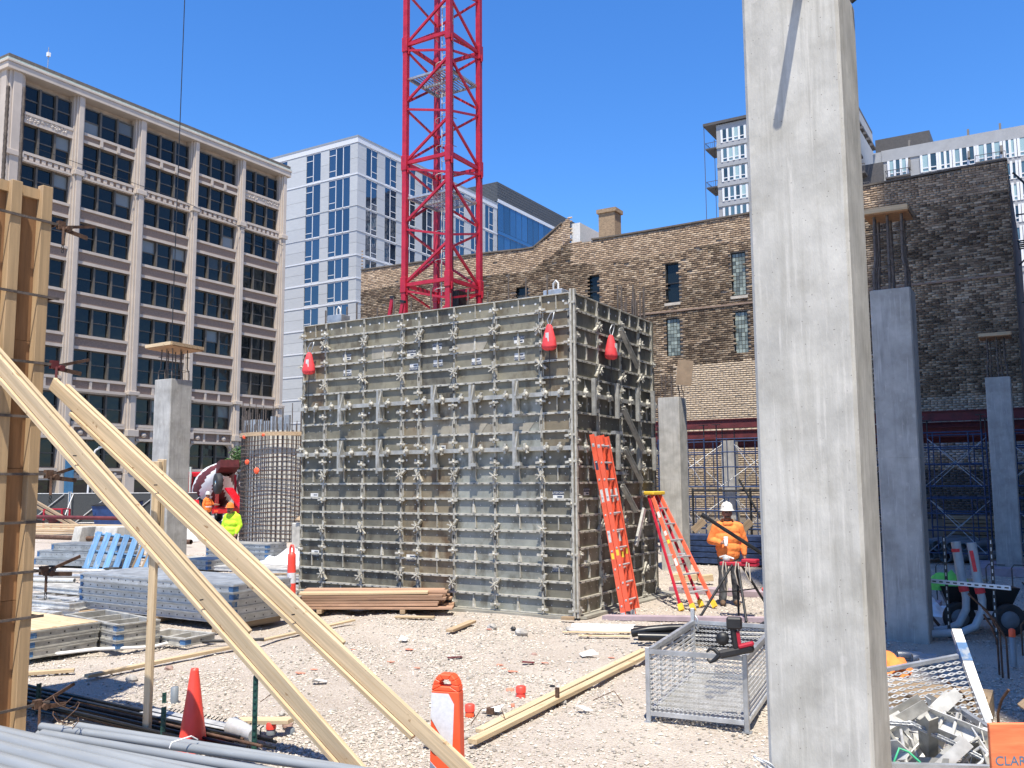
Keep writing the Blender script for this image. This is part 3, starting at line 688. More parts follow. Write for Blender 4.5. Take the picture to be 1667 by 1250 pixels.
for z in (10.2, 7.2, 4.2):
    for i in range(5): mb.box(0, .9, -.6+i*.3, -.55+i*.3, z, z+.04)
    mb.box(.86, .9, -.6, .7, z+.9, z+.94); mb.box(0, .9, -.62, -.58, z+.9, z+.94); mb.box(.86, .9, -.62, -.58, z, z+.94); mb.beam((0, -.55, z-.8), (.85, -.55, z), .05, .05)
mb.beam((.0, -.6, 12.6), (.9, -.6, 11.4), .06, .06); mb.box(.84, .9, -.62, -.56, 7, 11.4); mb.build('platforms', 'steel_dark', FE)
# neighbouring tower on the right of the lot: outside the frame, it throws the shade on the right-hand side
TW = thing('neighbour_tower', 'tall tan building on the right of the lot, outside the photograph, shading the site', 'building', (7.0, -4.2, 0))
MB().box(0, 26, 0, 44, 0, 70).build('body', 'tower_tan', TW)
# ------------------------------------------------------------------ core formwork
FX0, FX1, FY0, FY1, FH = -13.40, -7.07, 13.69, 17.22, 5.60
CF = thing('core_formwork', 'huge box of grey aluminium wall form panels for a concrete core', 'formwork', (0, 0, 0))
fxs = [-13.40, -12.77, -11.74, -10.77, -10.35, -9.53, -8.63, -7.66, -7.07]
fys = [13.69, 14.64, 15.65, 16.56, 17.22]
TIERS = [(.02, 2.83), (2.85, 3.80), (3.82, 5.58)]
RIBN = [10, 3, 6]; DEP = .056
mb = MB(); mb.box(FX0+.02, FX1-.02, FY0+.02, FY1-.02, 0, FH-.25); mb.build('concrete_pour', 'concrete_wet', CF)
def form_panel(front, a, b, z0, z1, nr, tier, mat):
    """panel standing on one face: plate plus a frame of ribs; front -> faces -Y, else faces +X"""
    W = b-a; H = z1-z0
    def bx(m, u0, u1, d0, d1, q0, q1, mi=0):       # u across, d outwards
        if front: m.box(a+u0, a+u1, FY0-d1, FY0-d0, z0+q0, z0+q1, mi)
        else: m.box(FX1+d0, FX1+d1, a+u0, a+u1, z0+q0, z0+q1, mi)
    pl = MB(); bx(pl, .004, W-.004, 0, .012, 0, H); plate = pl.build('form_panel', mat, CF)
    fr = MB(); t = .016
    bx(fr, .004, .018, .012, DEP, 0, H); bx(fr, W-.018, W-.004, .012, DEP, 0, H)
    st = H/nr
    for i in range(nr+1):
        q = min(max(i*st, t/2), H-t/2)
        bx(fr, .018, W-.018, .012, DEP, q-t/2, q+t/2)
        if 0 < i < nr: bx(fr, .018, W-.018, DEP-.016, DEP+.002, q-.030, q-t/2)   # lip of the rib
    fr.build('panel_frame', 'form_rib', plate)
    sl_ = MB(); ns = max(2, int(W/.17))
    for i in range(1, nr):
        for kx in range(ns):
            u = W*(kx+.5)/ns; bx(sl_, u-.026, u+.026, DEP+.0025, DEP+.004, i*st-.023, i*st-.012)
    for i in range(nr):
        q = (i+.5)*st
        for u in (.0045, W-.0165): bx(sl_, u, u+.012, DEP+.0005, DEP+.002, q-.035, q+.035)
    sl_.build('rib_slots', 'black', plate)['kind'] = 'stuff'
    # stiffener fins and gussets in some cells
    for i in range(nr):
        q = i*st
        if W > .7 and (i % 3 == 0):
            g = MB()
            lx = W*(.5 if i % 2 else .46)
            def pt(u, d, zz): return (a+u, FY0-d, z0+zz) if front else (FX1+d, a+u, z0+zz)
            vs = [pt(lx-.01, .012, q+.02), pt(lx-.01, DEP, q+.02), pt(lx-.01, .02, q+st-.02), pt(lx+.05, .012, q+.02), pt(lx+.035, DEP, q+.02), pt(lx+.01, .02, q+st-.02)]
            g.add(vs, [(0, 1, 2), (3, 5, 4), (0, 3, 4, 1), (1, 4, 5, 2), (0, 2, 5, 3)]); g.build('gusset', 'form_rib', plate)
        if i % 3 == 2 and W > .5:
            g = MB(); bx(g, W*.52, W*.52+.012, .012, .05, q+.03, q+st-.03); g.build('stiffener', 'form_rib', plate)
        if i % 3 == 1:
            for s in (.035, W-.035-.012):
                g = MB(); bx(g, s, s+.012, .012, DEP*.8, q+.02, q+st-.02); g.build('stiffener', 'form_rib', plate)
    # white discs painted as light showing through the bolt holes
    hm = MB(); rows_ = [nr-1] if tier == 2 else [i for i in range(nr)]
    for i in rows_:
        for kx in range(max(2, int(W/.22))):
            u = W*(kx+.5)/max(2, int(W/.22)); q = (i+.55)*st; r = .022 if (tier == 2 or (tier == 1 and i == 2) or (tier == 0 and i == nr-1)) else .008
            c = V((a+u, FY0-.0135, z0+q)) if front else V((FX1+.0135, a+u, z0+q))
            hm.lathe([(r, 0), (r, .002)], c, 8, (0, -1, 0) if front else (1, 0, 0))
    hm.build('hole_light_discs', 'label_white', plate)['kind'] = 'stuff'
    return plate
PM = ['form_plate_a', 'form_plate_b', 'form_plate_c', 'form_plate_d', 'form_plate_e']
fm_pat = {0: 'bbbccddb', 1: 'baaceedc', 2: 'caaabaac'}
for t, (z0, z1) in enumerate(TIERS):
    for k, (a, b) in enumerate(zip(fxs, fxs[1:])): form_panel(True, a, b, z0, z1, RIBN[t], t, 'form_plate_'+fm_pat[t][k])
    for k, (a, b) in enumerate(zip(fys, fys[1:])): form_panel(False, a, b, z0, z1, RIBN[t], t, 'form_plate_'+'abba'[k])
# plain closing panels on the two far sides
mb = MB(); mb.box(FX0-.06, FX0, FY0+.003, FY1, 0, FH-.02); mb.build('side_panel', 'form_plate_b', CF); mb = MB(); mb.box(FX0-.06, FX1+.06, FY1, FY1+.06, 0, FH-.02); mb.build('side_panel', 'form_plate_b', CF)
# outside corner posts
for dx in (0, .055):
    mb = MB(); mb.box(FX1+.014+dx, FX1+.05+dx, FY0-.10+dx*.4, FY0-.03+dx*.4, 0, FH+.03)
    mb.build('corner_post', 'form_rib', CF, bevel=.004)
mb = MB()
for i in range(19):
    z = .2+i*.29; mb.beam((FX1-.02, FY0-.105, z), (FX1-.02, FY0-.085, z), .012, .05); mb.beam((FX1+.108, FY0-.05, z+.1), (FX1+.108, FY0-.01, z+.1), .05, .012)
o = mb.build('corner_pins', 'steel_dark', CF); o['kind'] = 'stuff'
# clamps at the joints: a flat washer plate type and a star handle type
wp = MB(); wp.box(-.10, .10, -.03, .0, -.02, .02); wp.lathe([(.03, 0), (.03, .03), (.014, .035), (.014, .07)], (0, 0, 0), 8, (0, -1, 0)); wp.box(-.022, .022, -.03, .06, -.06, .06)
wme = wp.mesh('joint_clamp')
sp = MB()
for an in range(6):
    t = an*pi/3+.4; sp.beam((0, -.03, 0), (.105*cos(t), -.05, .085*sin(t)), .026, .02, w1=.012)
sp.lathe([(.035, 0), (.035, .05), (.015, .06), (.015, .10)], (0, .02, 0), 8, (0, -1, 0)); sp.box(-.02, .02, -.01, .06, -.14, .14)
sme = sp.mesh('star_clamp')
zl_plate = [.12, 1.0, 1.95, 2.68, 3.02, 3.66, 4.0, 4.75, 5.36]; zl_star = [.5, 1.42, 2.4, 4.28, 5.05]
for k, x in enumerate(fxs):
    for z in zl_plate:
        if random.random() < .84: inst('joint_clamp', wme, 'form_rib', CF, (x+random.uniform(-.02, .02), FY0-DEP-.005, z+random.uniform(-.06, .06)), (0, random.uniform(-.12, .12), 0))
    if 0 < k < 8:
        for z in zl_star:
            if random.random() < .9: inst('star_clamp', sme, 'form_rib', CF, (x+random.uniform(-.02, .02), FY0-DEP-.01, z+random.uniform(-.08, .08)), (0, random.uniform(-1, 1), 0))
for k, y in enumerate(fys):
    for z in zl_plate:
        if random.random() < .8: inst('joint_clamp', wme, 'form_rib', CF, (FX1+DEP+.005, y+random.uniform(-.02, .02)+(.06 if k == 0 else 0), z+random.uniform(-.09, .09)), (0, random.uniform(-.12, .12), pi/2))
    if 0 < k < 4:
        for z in zl_star:
            inst('star_clamp', sme, 'form_rib', CF, (FX1+DEP+.01, y+random.uniform(-.02, .02), z+random.uniform(-.1, .1)), (0, random.uniform(-1, 1), pi/2))
# walers with couplers, and tapered alignment brackets hung on them
kn = MB(); kn.lathe([(.02, 0), (.055, .01), (.055, .045), (.03, .05), (.03, .09)], (0, 0, 0), 10, (0, -1, 0)); kn.box(-.02, .02, -.05, .0, -.09, .09); kme = kn.mesh('waler_coupler')
tb = MB(); tb.prism([(-.0, -.33), (.05, -.33), (.05, .33), (-.0, .33)], (0, -.03, 0), (1, 0, 0), (0, 0, 1), .07)
tb.prism([(-.07, -.30), (-.11, .05), (-.03, .33), (-.0, .33), (0, -.3)], (.05, 0, 0), (0, 1, 0), (0, 0, 1), .03)
tb.box(.05, .16, -.1, -.03, -.28, -.22); tb.box(.05, .2, -.09, -.05, .0, .045)
tme = tb.mesh('alignment_bracket')
for z in (3.81, 2.86):
    mb = MB(); mb.box(FX0-.08, FX1+.02, FY0-DEP-.05, FY0-DEP-.004, z-.04, z+.035); mb.build('waler', 'galv_warm', CF)
    mb = MB(); mb.box(FX1+DEP+.004, FX1+DEP+.05, FY0-.02, FY1+.1, z-.04, z+.035); mb.build('waler', 'galv_warm', CF)
    for k, (a, b) in enumerate(zip(fxs, fxs[1:])):
        n = 2 if b-a > .5 else 1
        for i in range(n): inst('waler_coupler', kme, 'form_rib', CF, (a+(b-a)*(i+.5)/n+random.uniform(-.05, .05), FY0-DEP-.05, z+.01), (0, random.uniform(-.4, .4), 0))
        if b-a > .75: inst('alignment_bracket', tme, 'galv_warm', CF, (a+(b-a)*.48, FY0-DEP-.055, z-.04+random.uniform(-.05, .05)))
    for k, (a, b) in enumerate(zip(fys, fys[1:])):
        for i in range(2): inst('waler_coupler', kme, 'form_rib', CF, (FX1+DEP+.05, a+(b-a)*(i+.5)/2, z+.01), (0, random.uniform(-.4, .4), pi/2))
        inst('alignment_bracket', tme, 'galv_warm', CF, (FX1+DEP+.055, a+(b-a)*.5, z-.04), (0, 0, pi/2))
# slanting channel struts standing off the right-hand face
for y, z, L in ((15.35, 5.15, .95), (15.4, 3.65, 1.1), (15.45, 2.9, .9), (15.3, 2.2, .7)):
    mb = MB(); p = V((FX1+.16, y, z)); q = p+V((.05, L*.72, -L*.70)); d = (q-p)
    mb.beam(p, q, .07, .012, up=(1, 0, 0)); mb.beam(p+V((.03, .025, .025)), q+V((.03, .025, .025)), .012, .07, up=(1, 0, 0)); mb.beam(p+V((.03, -.025, -.025)), q+V((.03, -.025, -.025)), .012, .07, up=(1, 0, 0))
    mb.build('channel_strut', 'galv_warm', CF)
    mb = MB(); mb.box(FX1+.06, FX1+.16, y-.3, y+.02, z-.5, z-.44); mb.build('bracket_arm', 'galv', CF)
mb = MB(); mb.beam((FX1+.13, 16.0, 1.05), (FX1+.2, 16.28, 1.75), .09, .05, up=(1, 0, 0)); mb.build('channel_strut', 'galv_light', CF)
# stickers with lettering
def sticker(pos, right, s='LITEFORM', flip=False, faded=False, front=True):
    x, z = pos
    o = V((x, FY0-.0145, z)) if front else V((FX1+.0145, x, z)); ax = V((1, 0, 0)) if front else V((0, 1, 0)); nrm = V((0, -1, 0)) if front else V((1, 0, 0))
    m_ = MB(); up = V((0, 0, 1)); w_, h_ = .105, .035
    def rect(m2, u0, u1, v0, v1, off): m2.add([o+ax*u+up*v+nrm*off for u, v in ((u0, v0), (u1, v0), (u1, v1), (u0, v1))], [(0, 1, 2, 3)])
    n1 = MB(); rect(n1, -w_, w_, 0, 2*h_, 0); base = n1.build('sticker', 'label_navy' if not flip else 'label_white', CF)
    n2 = MB(); rect(n2, -w_, w_, -1.7*h_, -.001, .0); b2 = n2.build('sticker', 'label_white' if not flip else 'label_navy', CF)
    mtx = axes(o+up*(h_ if not flip else -.85*h_)+nrm*.002, ax, up)
    text('lettering', s, .052, 'label_white', base if not flip else b2, mtx)
    n3 = MB(); rect(n3, -.02, w_*.75, -1.25*h_ if not flip else .7*h_, -.5*h_ if not flip else 1.3*h_, .002); n3.build('print_block', 'label_navy', b2 if not flip else base)
for x, z in ((-12.22, 4.83), (-10.57, 4.78), (-9.95, 4.86), (-8.13, 4.83)): sticker((x, z), 0)
for x, z in ((-12.2, 4.5), (-10.5, 4.5), (-9.93, 4.53), (-9.05, 4.5), (-8.12, 4.52), (-7.38, .8), (-13.0, .85), (-10.55, .85), (-9.85, 2.9)): sticker((x, z), 0, flip=True)
sticker((-7.36, 2.05), 0); sticker((-13.05, 2.0), 0, flip=True); sticker((14.15, 2.1), 0, front=False); sticker((14.12, .85), 0, flip=True, front=False)
# big white rags of old coating, rust boards
for x, z, w_, h_ in ((-11.25, 4.86, .62, .27), (-9.15, 4.75, .7, .25), (-8.2, 3.22, .75, .2), (-9.2, 3.25, .8, .22)):
    mb = MB(); mb.prism([(0, 0), (w_*.8, .02), (w_, h_), (w_*.9, h_*1.02), (.0, h_)], (x-w_/2, FY0-.016, z-h_/2), (1, 0, 0), (0, 0, 1), .002); mb.build('peeling_coating', 'tan_bag', CF)

# red fall-arrest blocks hung on the form
def arrest(label, p, rz):
    t = thing('fall_arrest_block', label, 'safety block', p, rz, 'red fall arrest blocks on the form')
    mb = MB(); mb.lathe([(.028, -.0), (.045, -.03), (.068, -.11), (.098, -.22), (.112, -.31), (.105, -.35), (.06, -.375)], (0, 0, 0), 14); 
    mb.v = [(x*(1+.12*noise.noise(V((x*9, y*9, z*12)))), y*.8*(1+.2*noise.noise(V((x*9+5, y*9, z*12)))), z) for x, y, z in mb.v]; mb.build('cover', 'bag_red', t); t.scale = (1.3, 1.3, 1.22)
    MB().box(-.005, .05, -.073, -.068, -.26, -.13).build('data_plate', 'label_white', t)
    mb = MB(); mb.tube([(.0, 0, -.02), (-.03, 0, .07), (.03, 0, .16), (.09, 0, .17), (.07, 0, .08), (.02, 0, -.02)], .009, 6); mb.build('hook', 'galv', t)
    mb = MB(); mb.tube([(0, 0, -.37), (.005, 0, -.95)], .005, 5); mb.build('lanyard', 'steel_dark', t)
arrest('red fall arrest block hanging at the left end of the form', (-13.12, FY0-.17, 4.98), .1)
arrest('red fall arrest block hanging on the front just left of the form corner', (-7.42, FY0-.17, 5.02), -.2)
arrest('red fall arrest block hanging on the right hand face of the form', (FX1+.17, 14.95, 4.98), 1.4)
# tin boxes and dowels on top
for x, y, lab in ((-12.85, 14.1, 'galvanised steel box with a lifting lug on the left end of the form'), (-7.75, 14.4, 'galvanised steel box with a lifting lug near the form corner')):
    t = thing('steel_box', lab, 'box', (x, y, 5.62)); MB().box(-.2, .2, -.14, .14, -.3, .2).build('shell', 'galv', t, bevel=.01); mb = MB(); mb.tube([(-.05, 0, .2), (-.05, 0, .34), (0, 0, .39), (.05, 0, .34), (.05, 0, .2)], .022, 6); mb.build('lug', 'galv_light', t)
rebar_me = {}
def rebar(p, h, label, group, lean=(0, 0), r=.014):
    mb = MB(); mb.tube([p, (p[0]+lean[0], p[1]+lean[1], p[2]+h)], r, 6)
    return tag(mb.build('rebar_dowel', 'rebar'), label, 'rebar', group)
for i in range(13):
    rebar((-13.2+i*.45, 14.0+.3*random.random(), 5.2), random.uniform(.7, 1.05), 'thin rebar dowel standing out of the top of the core form', 'dowels above the form', r=.017)
for i in range(22):
    rebar((-8.75+.6*random.random(), 19.3+.5*random.random(), .0), random.uniform(6.5, 7.0), 'tall grey rebar in the bundle rising behind the right end of the form', 'rebar bundle behind the form', r=.02)
for i, x in enumerate((-12.0, -11.72)):
    t = thing('ladder_top', ['red ladder rail tip poking above the form, the left one', 'red ladder rail tip poking above the form, the right one'][i], 'ladder', (x, 14.6, 5.2)); mb = MB(); mb.beam((0, 0, 0), (.2, 0, .95-.12*i), .045, .075); mb.build('rail', 'crane_red', t); mb = MB(); mb.beam((.202, 0, .955-.12*i), (.215, 0, 1.01-.12*i), .07, .11); mb.build('end_cap', 'black', t)

# ------------------------------------------------------------------ tower crane mast
TC = thing('tower_crane', 'red lattice mast of a tower crane rising behind the form', 'crane', (-14.68, 20.42, 0))
S = .765; top = 22.0
legs = [(-S, -S), (S, -S), (S, S), (-S, S)]
for x, y in legs: MB().box(x-.075, x+.075, y-.075, y+.075, 0, top).build('leg', 'crane_red', TC, bevel=.01)
Z0, STEP = .69, 3.57
zz = Z0
for s in range(6):
    z0 = Z0+s*STEP
    for k in range(4):
        a, b = V((*legs[k], 0)), V((*legs[(k+1) % 4], 0))
        mb = MB(); mb.beam(a+V((0, 0, z0)), b+V((0, 0, z0)), .08, .10); mb.build('girt', 'crane_red', TC)
        p, q = (a, b) if k % 2 == 0 else (b, a)
        for j in range(2):
            h = STEP/2; zq = z0+j*h
            mb = MB(); mb.beam(p+V((0, 0, zq+.04)), q+V((0, 0, zq+.61*h)), .058, .07); mb.build('diagonal', 'crane_red', TC)
            mb = MB(); mb.beam(q+V((0, 0, zq+.70*h)), p+V((0, 0, zq+.91*h)), .05, .058); mb.build('strut', 'crane_red', TC)
    for x, y in legs:
        mb = MB(); mb.box(x-.095, x+.095, y-.095, y+.095, z0-.22, z0+.22); mb.box(x-.12, x+.12, y-.03, y+.03, z0-.3, z0-.1); mb.build('joint_sleeve', 'crane_red', TC, bevel=.01)
for s in range(1, 5):
    z = Z0+s*STEP-1.0
    g = MB(); 
    for i in range(14): x = -S+.1+i*(2*S-.2)/13; g.box(x-.012, x+.012, -S+.08, S-.08, z, z+.03)
    for y in (-S+.06, 0, S-.06): g.box(-S+.05, S-.05, y-.03, y+.03, z-.06, z)
    for x in (-S+.06, S-.06): g.box(x-.03, x+.03, -S+.08, S-.08, z-.062, z-.002)
    o = g.build('platform', 'galv', TC)
la = MB()
for x in (-.28, .12): la.tube([(x, .35, 0), (x, .35, top)], .02, 6)
la.build('ladder_rail', 'galv_light', TC)['kind'] = 'stuff'
la = MB(); z = .3
while z < top: la.tube([(-.28, .35, z), (.12, .35, z)], .012, 5); z += .3
la.build('ladder_rungs', 'galv_light', TC)['kind'] = 'stuff'
la = MB(); z = 1.
while z < top: la.tube([(-.3+.22+.34*cos(t), .35-.02-.36*sin(t)*1.0, z) for t in [i*pi/7 for i in range(8)]], .012, 5); z += .85
la.build('ladder_hoops', 'galv_light', TC)['kind'] = 'stuff'
for x, r in ((.32, .03), (.42, .022), (.24, .02)):
    mb = MB(); mb.tube([(x, -.1, 0), (x+.03, -.12, 8), (x-.02, -.1, 15), (x, -.1, top)], r, 6); mb.build('power_cable', 'black', TC)
for z in (7.2,):
    MB().box(.1, .5, .1, .5, z-.4, z+.5).build('junction_box', 'steel_dark', TC)
mb = MB(); mb.tube([(-18.25, 14.1, 5.55), (-17.9, 13.9, 32)], .011, 6); tag(mb.build('hoist_cable', 'steel_dark'), 'thin black crane hoist cable hanging from above over the left concrete column', 'cable')

# ------------------------------------------------------------------ concrete columns
def column(label, x, y, w, h, mat='concrete', cap=None, bars=0, seams=(2.45,), barh=.7, barr=.014, d=None, group='cast concrete columns'):
    """x, y: near right-hand corner region centre of the column"""
    d = d or w; c = .018
    t = thing('concrete_column', label, 'column', (x, y, 0), 0, group)
    ring = [(-w/2+c, -d/2), (w/2-c, -d/2), (w/2, -d/2+c), (w/2, d/2-c), (w/2-c, d/2), (-w/2+c, d/2), (-w/2, d/2-c), (-w/2, -d/2+c)]
    lv = [(-.05, 1)]
    for s in seams: lv += [(s-.004, 1), (s, .988), (s+.004, 1.002)]
    lv += [(h-.008, 1.002), (h, .985)]
    vs = [(px*k, py*k, z) for z, k in lv for px, py in ring]
    mb = MB(); mb.add(vs, [(i*8+j, i*8+(j+1) % 8, (i+1)*8+(j+1) % 8, (i+1)*8+j) for i in range(len(lv)-1) for j in range(8)]); mb.add(vs[-8:], [tuple(range(8))])
    mb.build('shaft', mat, t)
    for i in range(bars):
        q = i/bars*4; s = int(q); f = q-s; e = w/2-.06
        bx_, by_ = [(-e+2*e*f, -e), (e, -e+2*e*f), (e-2*e*f, e), (-e, e-2*e*f)][s]
        mb = MB(); jx, jy = random.uniform(-.03, .03), random.uniform(-.03, .03)
        mb.tube([(bx_, by_, h-.02), (bx_+jx*.3, by_+jy*.3, h+barh*.25), (bx_*.86, by_*.86, h+barh*.4), (bx_*.86+jx*.5, by_*.86+jy*.5, h+barh)], barr, 6); mb.build('rebar', 'rebar', t)
    if bars:
        for q in (.3, .75):
            mb = MB(); e = w/2-.05; z = h+barh*q; mb.tube([(-e, -e, z), (e, -e, z+.01), (e, e, z), (-e, e, z-.01), (-e, -e, z)], .006, 5); mb.build('tie', 'rebar', t)
    if cap:
        cw, tilt = cap
        o = MB(); o.box(-cw/2, cw/2, -cw/2, cw/2, 0, .02); o2 = o.build('cap_board', 'plywood', t, (0, 0, h+barh), (tilt, tilt*.5, 0))
        for s in (-1, 1):
            m1 = MB(); m1.box(-cw/2, cw/2, s*cw/2-.019, s*cw/2+.019, .021, .10); m1.build('cap_rail', 'lumber', o2)
            m1 = MB(); m1.box(s*cw/2-.019, s*cw/2+.019, -cw/2+.02, cw/2-.02, .022, .099); m1.build('cap_rail', 'lumber_old', o2)
    return t
big = column('big near concrete column at the right, rising out of the frame', -1.115, 5.11, .525, 5.075, 'concrete', None, 0, (2.62, .32))
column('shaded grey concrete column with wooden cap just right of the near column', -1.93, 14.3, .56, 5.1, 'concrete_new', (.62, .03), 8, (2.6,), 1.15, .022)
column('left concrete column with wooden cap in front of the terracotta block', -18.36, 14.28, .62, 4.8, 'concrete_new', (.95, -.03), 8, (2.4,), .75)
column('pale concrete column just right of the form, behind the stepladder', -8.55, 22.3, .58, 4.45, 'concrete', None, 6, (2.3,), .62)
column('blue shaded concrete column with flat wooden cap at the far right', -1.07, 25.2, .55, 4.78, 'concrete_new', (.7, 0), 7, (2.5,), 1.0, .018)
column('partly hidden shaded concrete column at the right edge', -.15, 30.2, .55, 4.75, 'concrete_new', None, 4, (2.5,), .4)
column('narrow sliver of concrete column seen just left of the near column', -5.95, 24.3, .5, 4.0, 'concrete', None, 0, (2.0,))
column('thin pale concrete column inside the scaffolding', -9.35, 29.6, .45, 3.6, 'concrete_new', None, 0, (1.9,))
# cardboard hung on the back column's bars
mb = MB(); mb.box(-.2, .2, -.02, .02, 0, .66); tag(mb.build('hanging_board', 'cardboard', None, (-8.15, 22.1, 4.75), (.1, .12, .3)), 'brown board caught on the rebar above the pale column', 'board')
# pipe brace nailed to the near column above the frame, throws the slanting shadow
mb = MB(); mb.tube([(-1.045, 4.86, 5.03), (-1.045, 4.555, 5.035)], .026, 10); tag(mb.build('pipe_stub', 'steel_dark'), 'dark rod standing out of the near column face at its top', 'pipe')
mb = MB(); mb.tube([(-.86, 5.3, 5.10), (-.825, 5.29, 5.115)], .02, 10); tag(mb.build('bolt_stub', 'steel_dark'), 'short dark bolt sticking out of the near column edge', 'bolt')

# curved rebar cage and poured wall, left of the form
RC = thing('rebar_cage_wall', 'tall rebar cage round a curved pale concrete core, left of the form', 'rebar cage', (-25.6, 25.6, 0))
def arc(t, r): return (-1.35+r*1.12*sin(t), .9-r*cos(t))
TH = [radians(-82+i*164/26) for i in range(27)]
for i, t in enumerate(TH):
    for r in (1.62, 1.5):
        x, y = arc(t, r); mb = MB(); mb.tube([(x, y, 0), (x+random.uniform(-.03, .03), y, (5.2 if i % 2 else 4.6)+random.uniform(-.2, .5)*(r > 1.55))], .018, 5); mb.build('vertical_bar', 'rebar', RC)
z = .15
while z < 4.25:
    dz = random.uniform(-.03, .03)
    mb = MB(); mb.tube([(*arc(t, 1.65), z+dz+.03*sin(t*4+z*3)) for t in TH], .014, 5); mb.build('hoop', 'steel_rust' if random.random() < .5 else 'rebar', RC); z += .165
mb = MB()
for a, b in zip(TH, TH[1:]):
    for r in (1.44,):
        (x0, y0), (x1, y1) = arc(a, r), arc(b, r); mb.add([(x0, y0, 0), (x1, y1, 0), (x1, y1, 4.35), (x0, y0, 4.35)], [(0, 1, 2, 3)])
mb.build('poured_core', 'core_pale', RC)
mb = MB()
for a, b in zip(TH, TH[1:]):
    (x0, y0), (x1, y1) = arc(a, 1.68), arc(b, 1.68); (x2, y2), (x3, y3) = arc(a, 1.72), arc(b, 1.72)
    mb.add([(x2, y2, 4.12), (x3, y3, 4.12), (x3, y3, 4.27), (x2, y2, 4.27), (x0, y0, 4.12), (x1, y1, 4.12), (x1, y1, 4.27), (x0, y0, 4.27)], [(0, 1, 2, 3), (3, 2, 6, 7), (0, 4, 5, 1)])
mb.build('edge_board', 'lumber_old', RC)
for t0, zz_, sz in ((-.35, 4.1, .1), (.25, 4.15, .08), (-.2, 3.1, .13), (.1, 2.75, .16)):
    x, y = arc(t0, 1.7); mb = MB(); mb.ell((x, y, zz_), sz, .05, sz*.8, 8, 5); mb.build('orange_marker', 'orange_vivid', RC)
for i in range(7):
    mb = MB(); mb.box(-2.7+i*.38, -2.42+i*.38, -.1, -.02, 4.3, 4.75+.2*random.random()); mb.build('stay_in_place_form', 'galv', RC)
# ------------------------------------------------------------------ wooden column form, left edge
WF = thing('column_form', 'tall plywood column form with upright studs and steel clamps at the left edge', 'formwork', (-8.7, 4.6, 0))
X1 = .34                                       # outer plywood face (local), faces +X
for z0, z1 in ((0, 1.22), (1.224, 2.44), (2.444, 3.66), (3.664, 5.16)):
    MB().box(X1-.019, X1, -.36, .36, z0, z1).build('plywood_sheet', 'plywood', WF)
    MB().box(-.36, X1-.02, -.36, -.341, z0, z1).build('plywood_sheet', 'plywood', WF); MB().box(-.36, X1-.02, .341, .36, z0, z1).build('plywood_sheet', 'plywood', WF); MB().box(-.36, -.341, -.34, .34, z0, z1).build('plywood_sheet', 'plywood', WF)
for y in (-.35, -.055, .245):
    MB().box(X1+.002, X1+.092, y, y+.105, .0, 5.2 if y > .2 else 5.17).build('stud', 'stud', WF, bevel=.004)
MB().box(X1+.002, X1+.04, -.245, -.057, 5.06, 5.16).build('blocking', 'stud', WF); MB().box(X1+.002, X1+.04, .052, .243, 5.06, 5.16).build('blocking', 'stud', WF)
for x in (-.25, 0., .2):
    MB().box(x, x+.09, -.45, -.362, 0, 5.0).build('stud', 'stud', WF); MB().box(x, x+.09, .362, .40, 0, 4.95).build('stud', 'stud', WF)
for i, z in enumerate((4.84, 4.1, 3.45, 2.93, 2.39, 1.94, 1.48, 1.06, .25)):
    c = MB(); long_ = i in (0, 2, 4, 6, 8)
    e = .46 if not long_ else .56
    c.box(X1+.095, X1+.107, -.75, e, z-.012, z+.012); bar = c.build('clamp_bar', 'rebar', WF)
    c = MB(); c.box(-.5, X1+.09, .405, .417, z-.012, z+.012); c.build('clamp_bar', 'steel_rust', WF)
    if long_:
        h = MB(); h.beam((X1+.10, .44, z-.02), (X1+.02, .86, z+.10), .012, .03); h.build('clamp_arm', 'steel_rust', WF)
        h = MB(); h.beam((X1+.10, .44, z-.03), (X1+.08, .74, z-.06), .012, .04); h.build('clamp_arm', 'steel_rust', WF)
        h = MB(); h.box(X1+.07, X1+.12, .41, .48, z-.04, z+.04); h.lathe([(.03, 0), (.03, .05)], (X1+.1, .5, z-.03), 8, (1, 0, 0)); h.beam((X1+.11, .46, z-.02), (X1+.13, .45, z-.2), .02, .03); h.build('clamp_lock', 'steel_rust' if i != 2 else 'maroon', WF)
        for q in range(6):
            k = MB(); k.tube([(X1+.1, .47+.012*cos(t), z-.08-q*.035+.02*sin(t)) for t in [j*pi/3 for j in range(7)]], .004, 4); k.build('chain_link', 'steel_dark', WF)
for x, y, h in ((-.05, -.02, 1.55), (.1, .09, 1.35), (.1, .25, 1.4), (-.1, -.2, 1.5), (.12, -.1, 1.3)):
    mb = MB(); mb.tube([(x-.1+.0*z, y, 4.9+z*h/40) for z in range(41)], [.016+.003*(i % 2) for i in range(41)], 7); mb.build('rebar', 'rebar', WF)

# lumber braces propping it
def brace(label, a, b, cut):
    """pair of boards on edge running from a (high, left) to b (ground, right)"""
    a, b = V(a), V(b); t = thing('timber_brace', label, 'brace', a, 0, 'raking timber braces')
    d = (b-a); n = V((0, 1, 0)); upn = n.cross(d).normalized(); 
    if upn.z < 0: upn = -upn
    o = V((0, 0, 0))
    timber('board', o, d, .13, .038, 'lumber', t, up=(0, -1, 0))
    timber('board', o-upn*.088+n*-.012+d*.07, d*cut-upn*.088+n*-.012, .064, .038, 'lumber', t, up=upn)
    timber('board', o+upn*.028+n*.05+d*.02, d*.7+upn*.028+n*.05, .089, .038, 'lumber', t, up=(0, -1, 0))
    for k in (.3, .62): p = d*k; MB().lathe([(.006, 0), (.006, .03)], p+n*-.04, 6, (0, -1, 0)).build('nail', 'steel_dark', t)
    return t
brace('far timber brace running from the form clamp down to the right', (-8.2, 5.0, 3.26), (-3.55, 5.66, .0), .86)
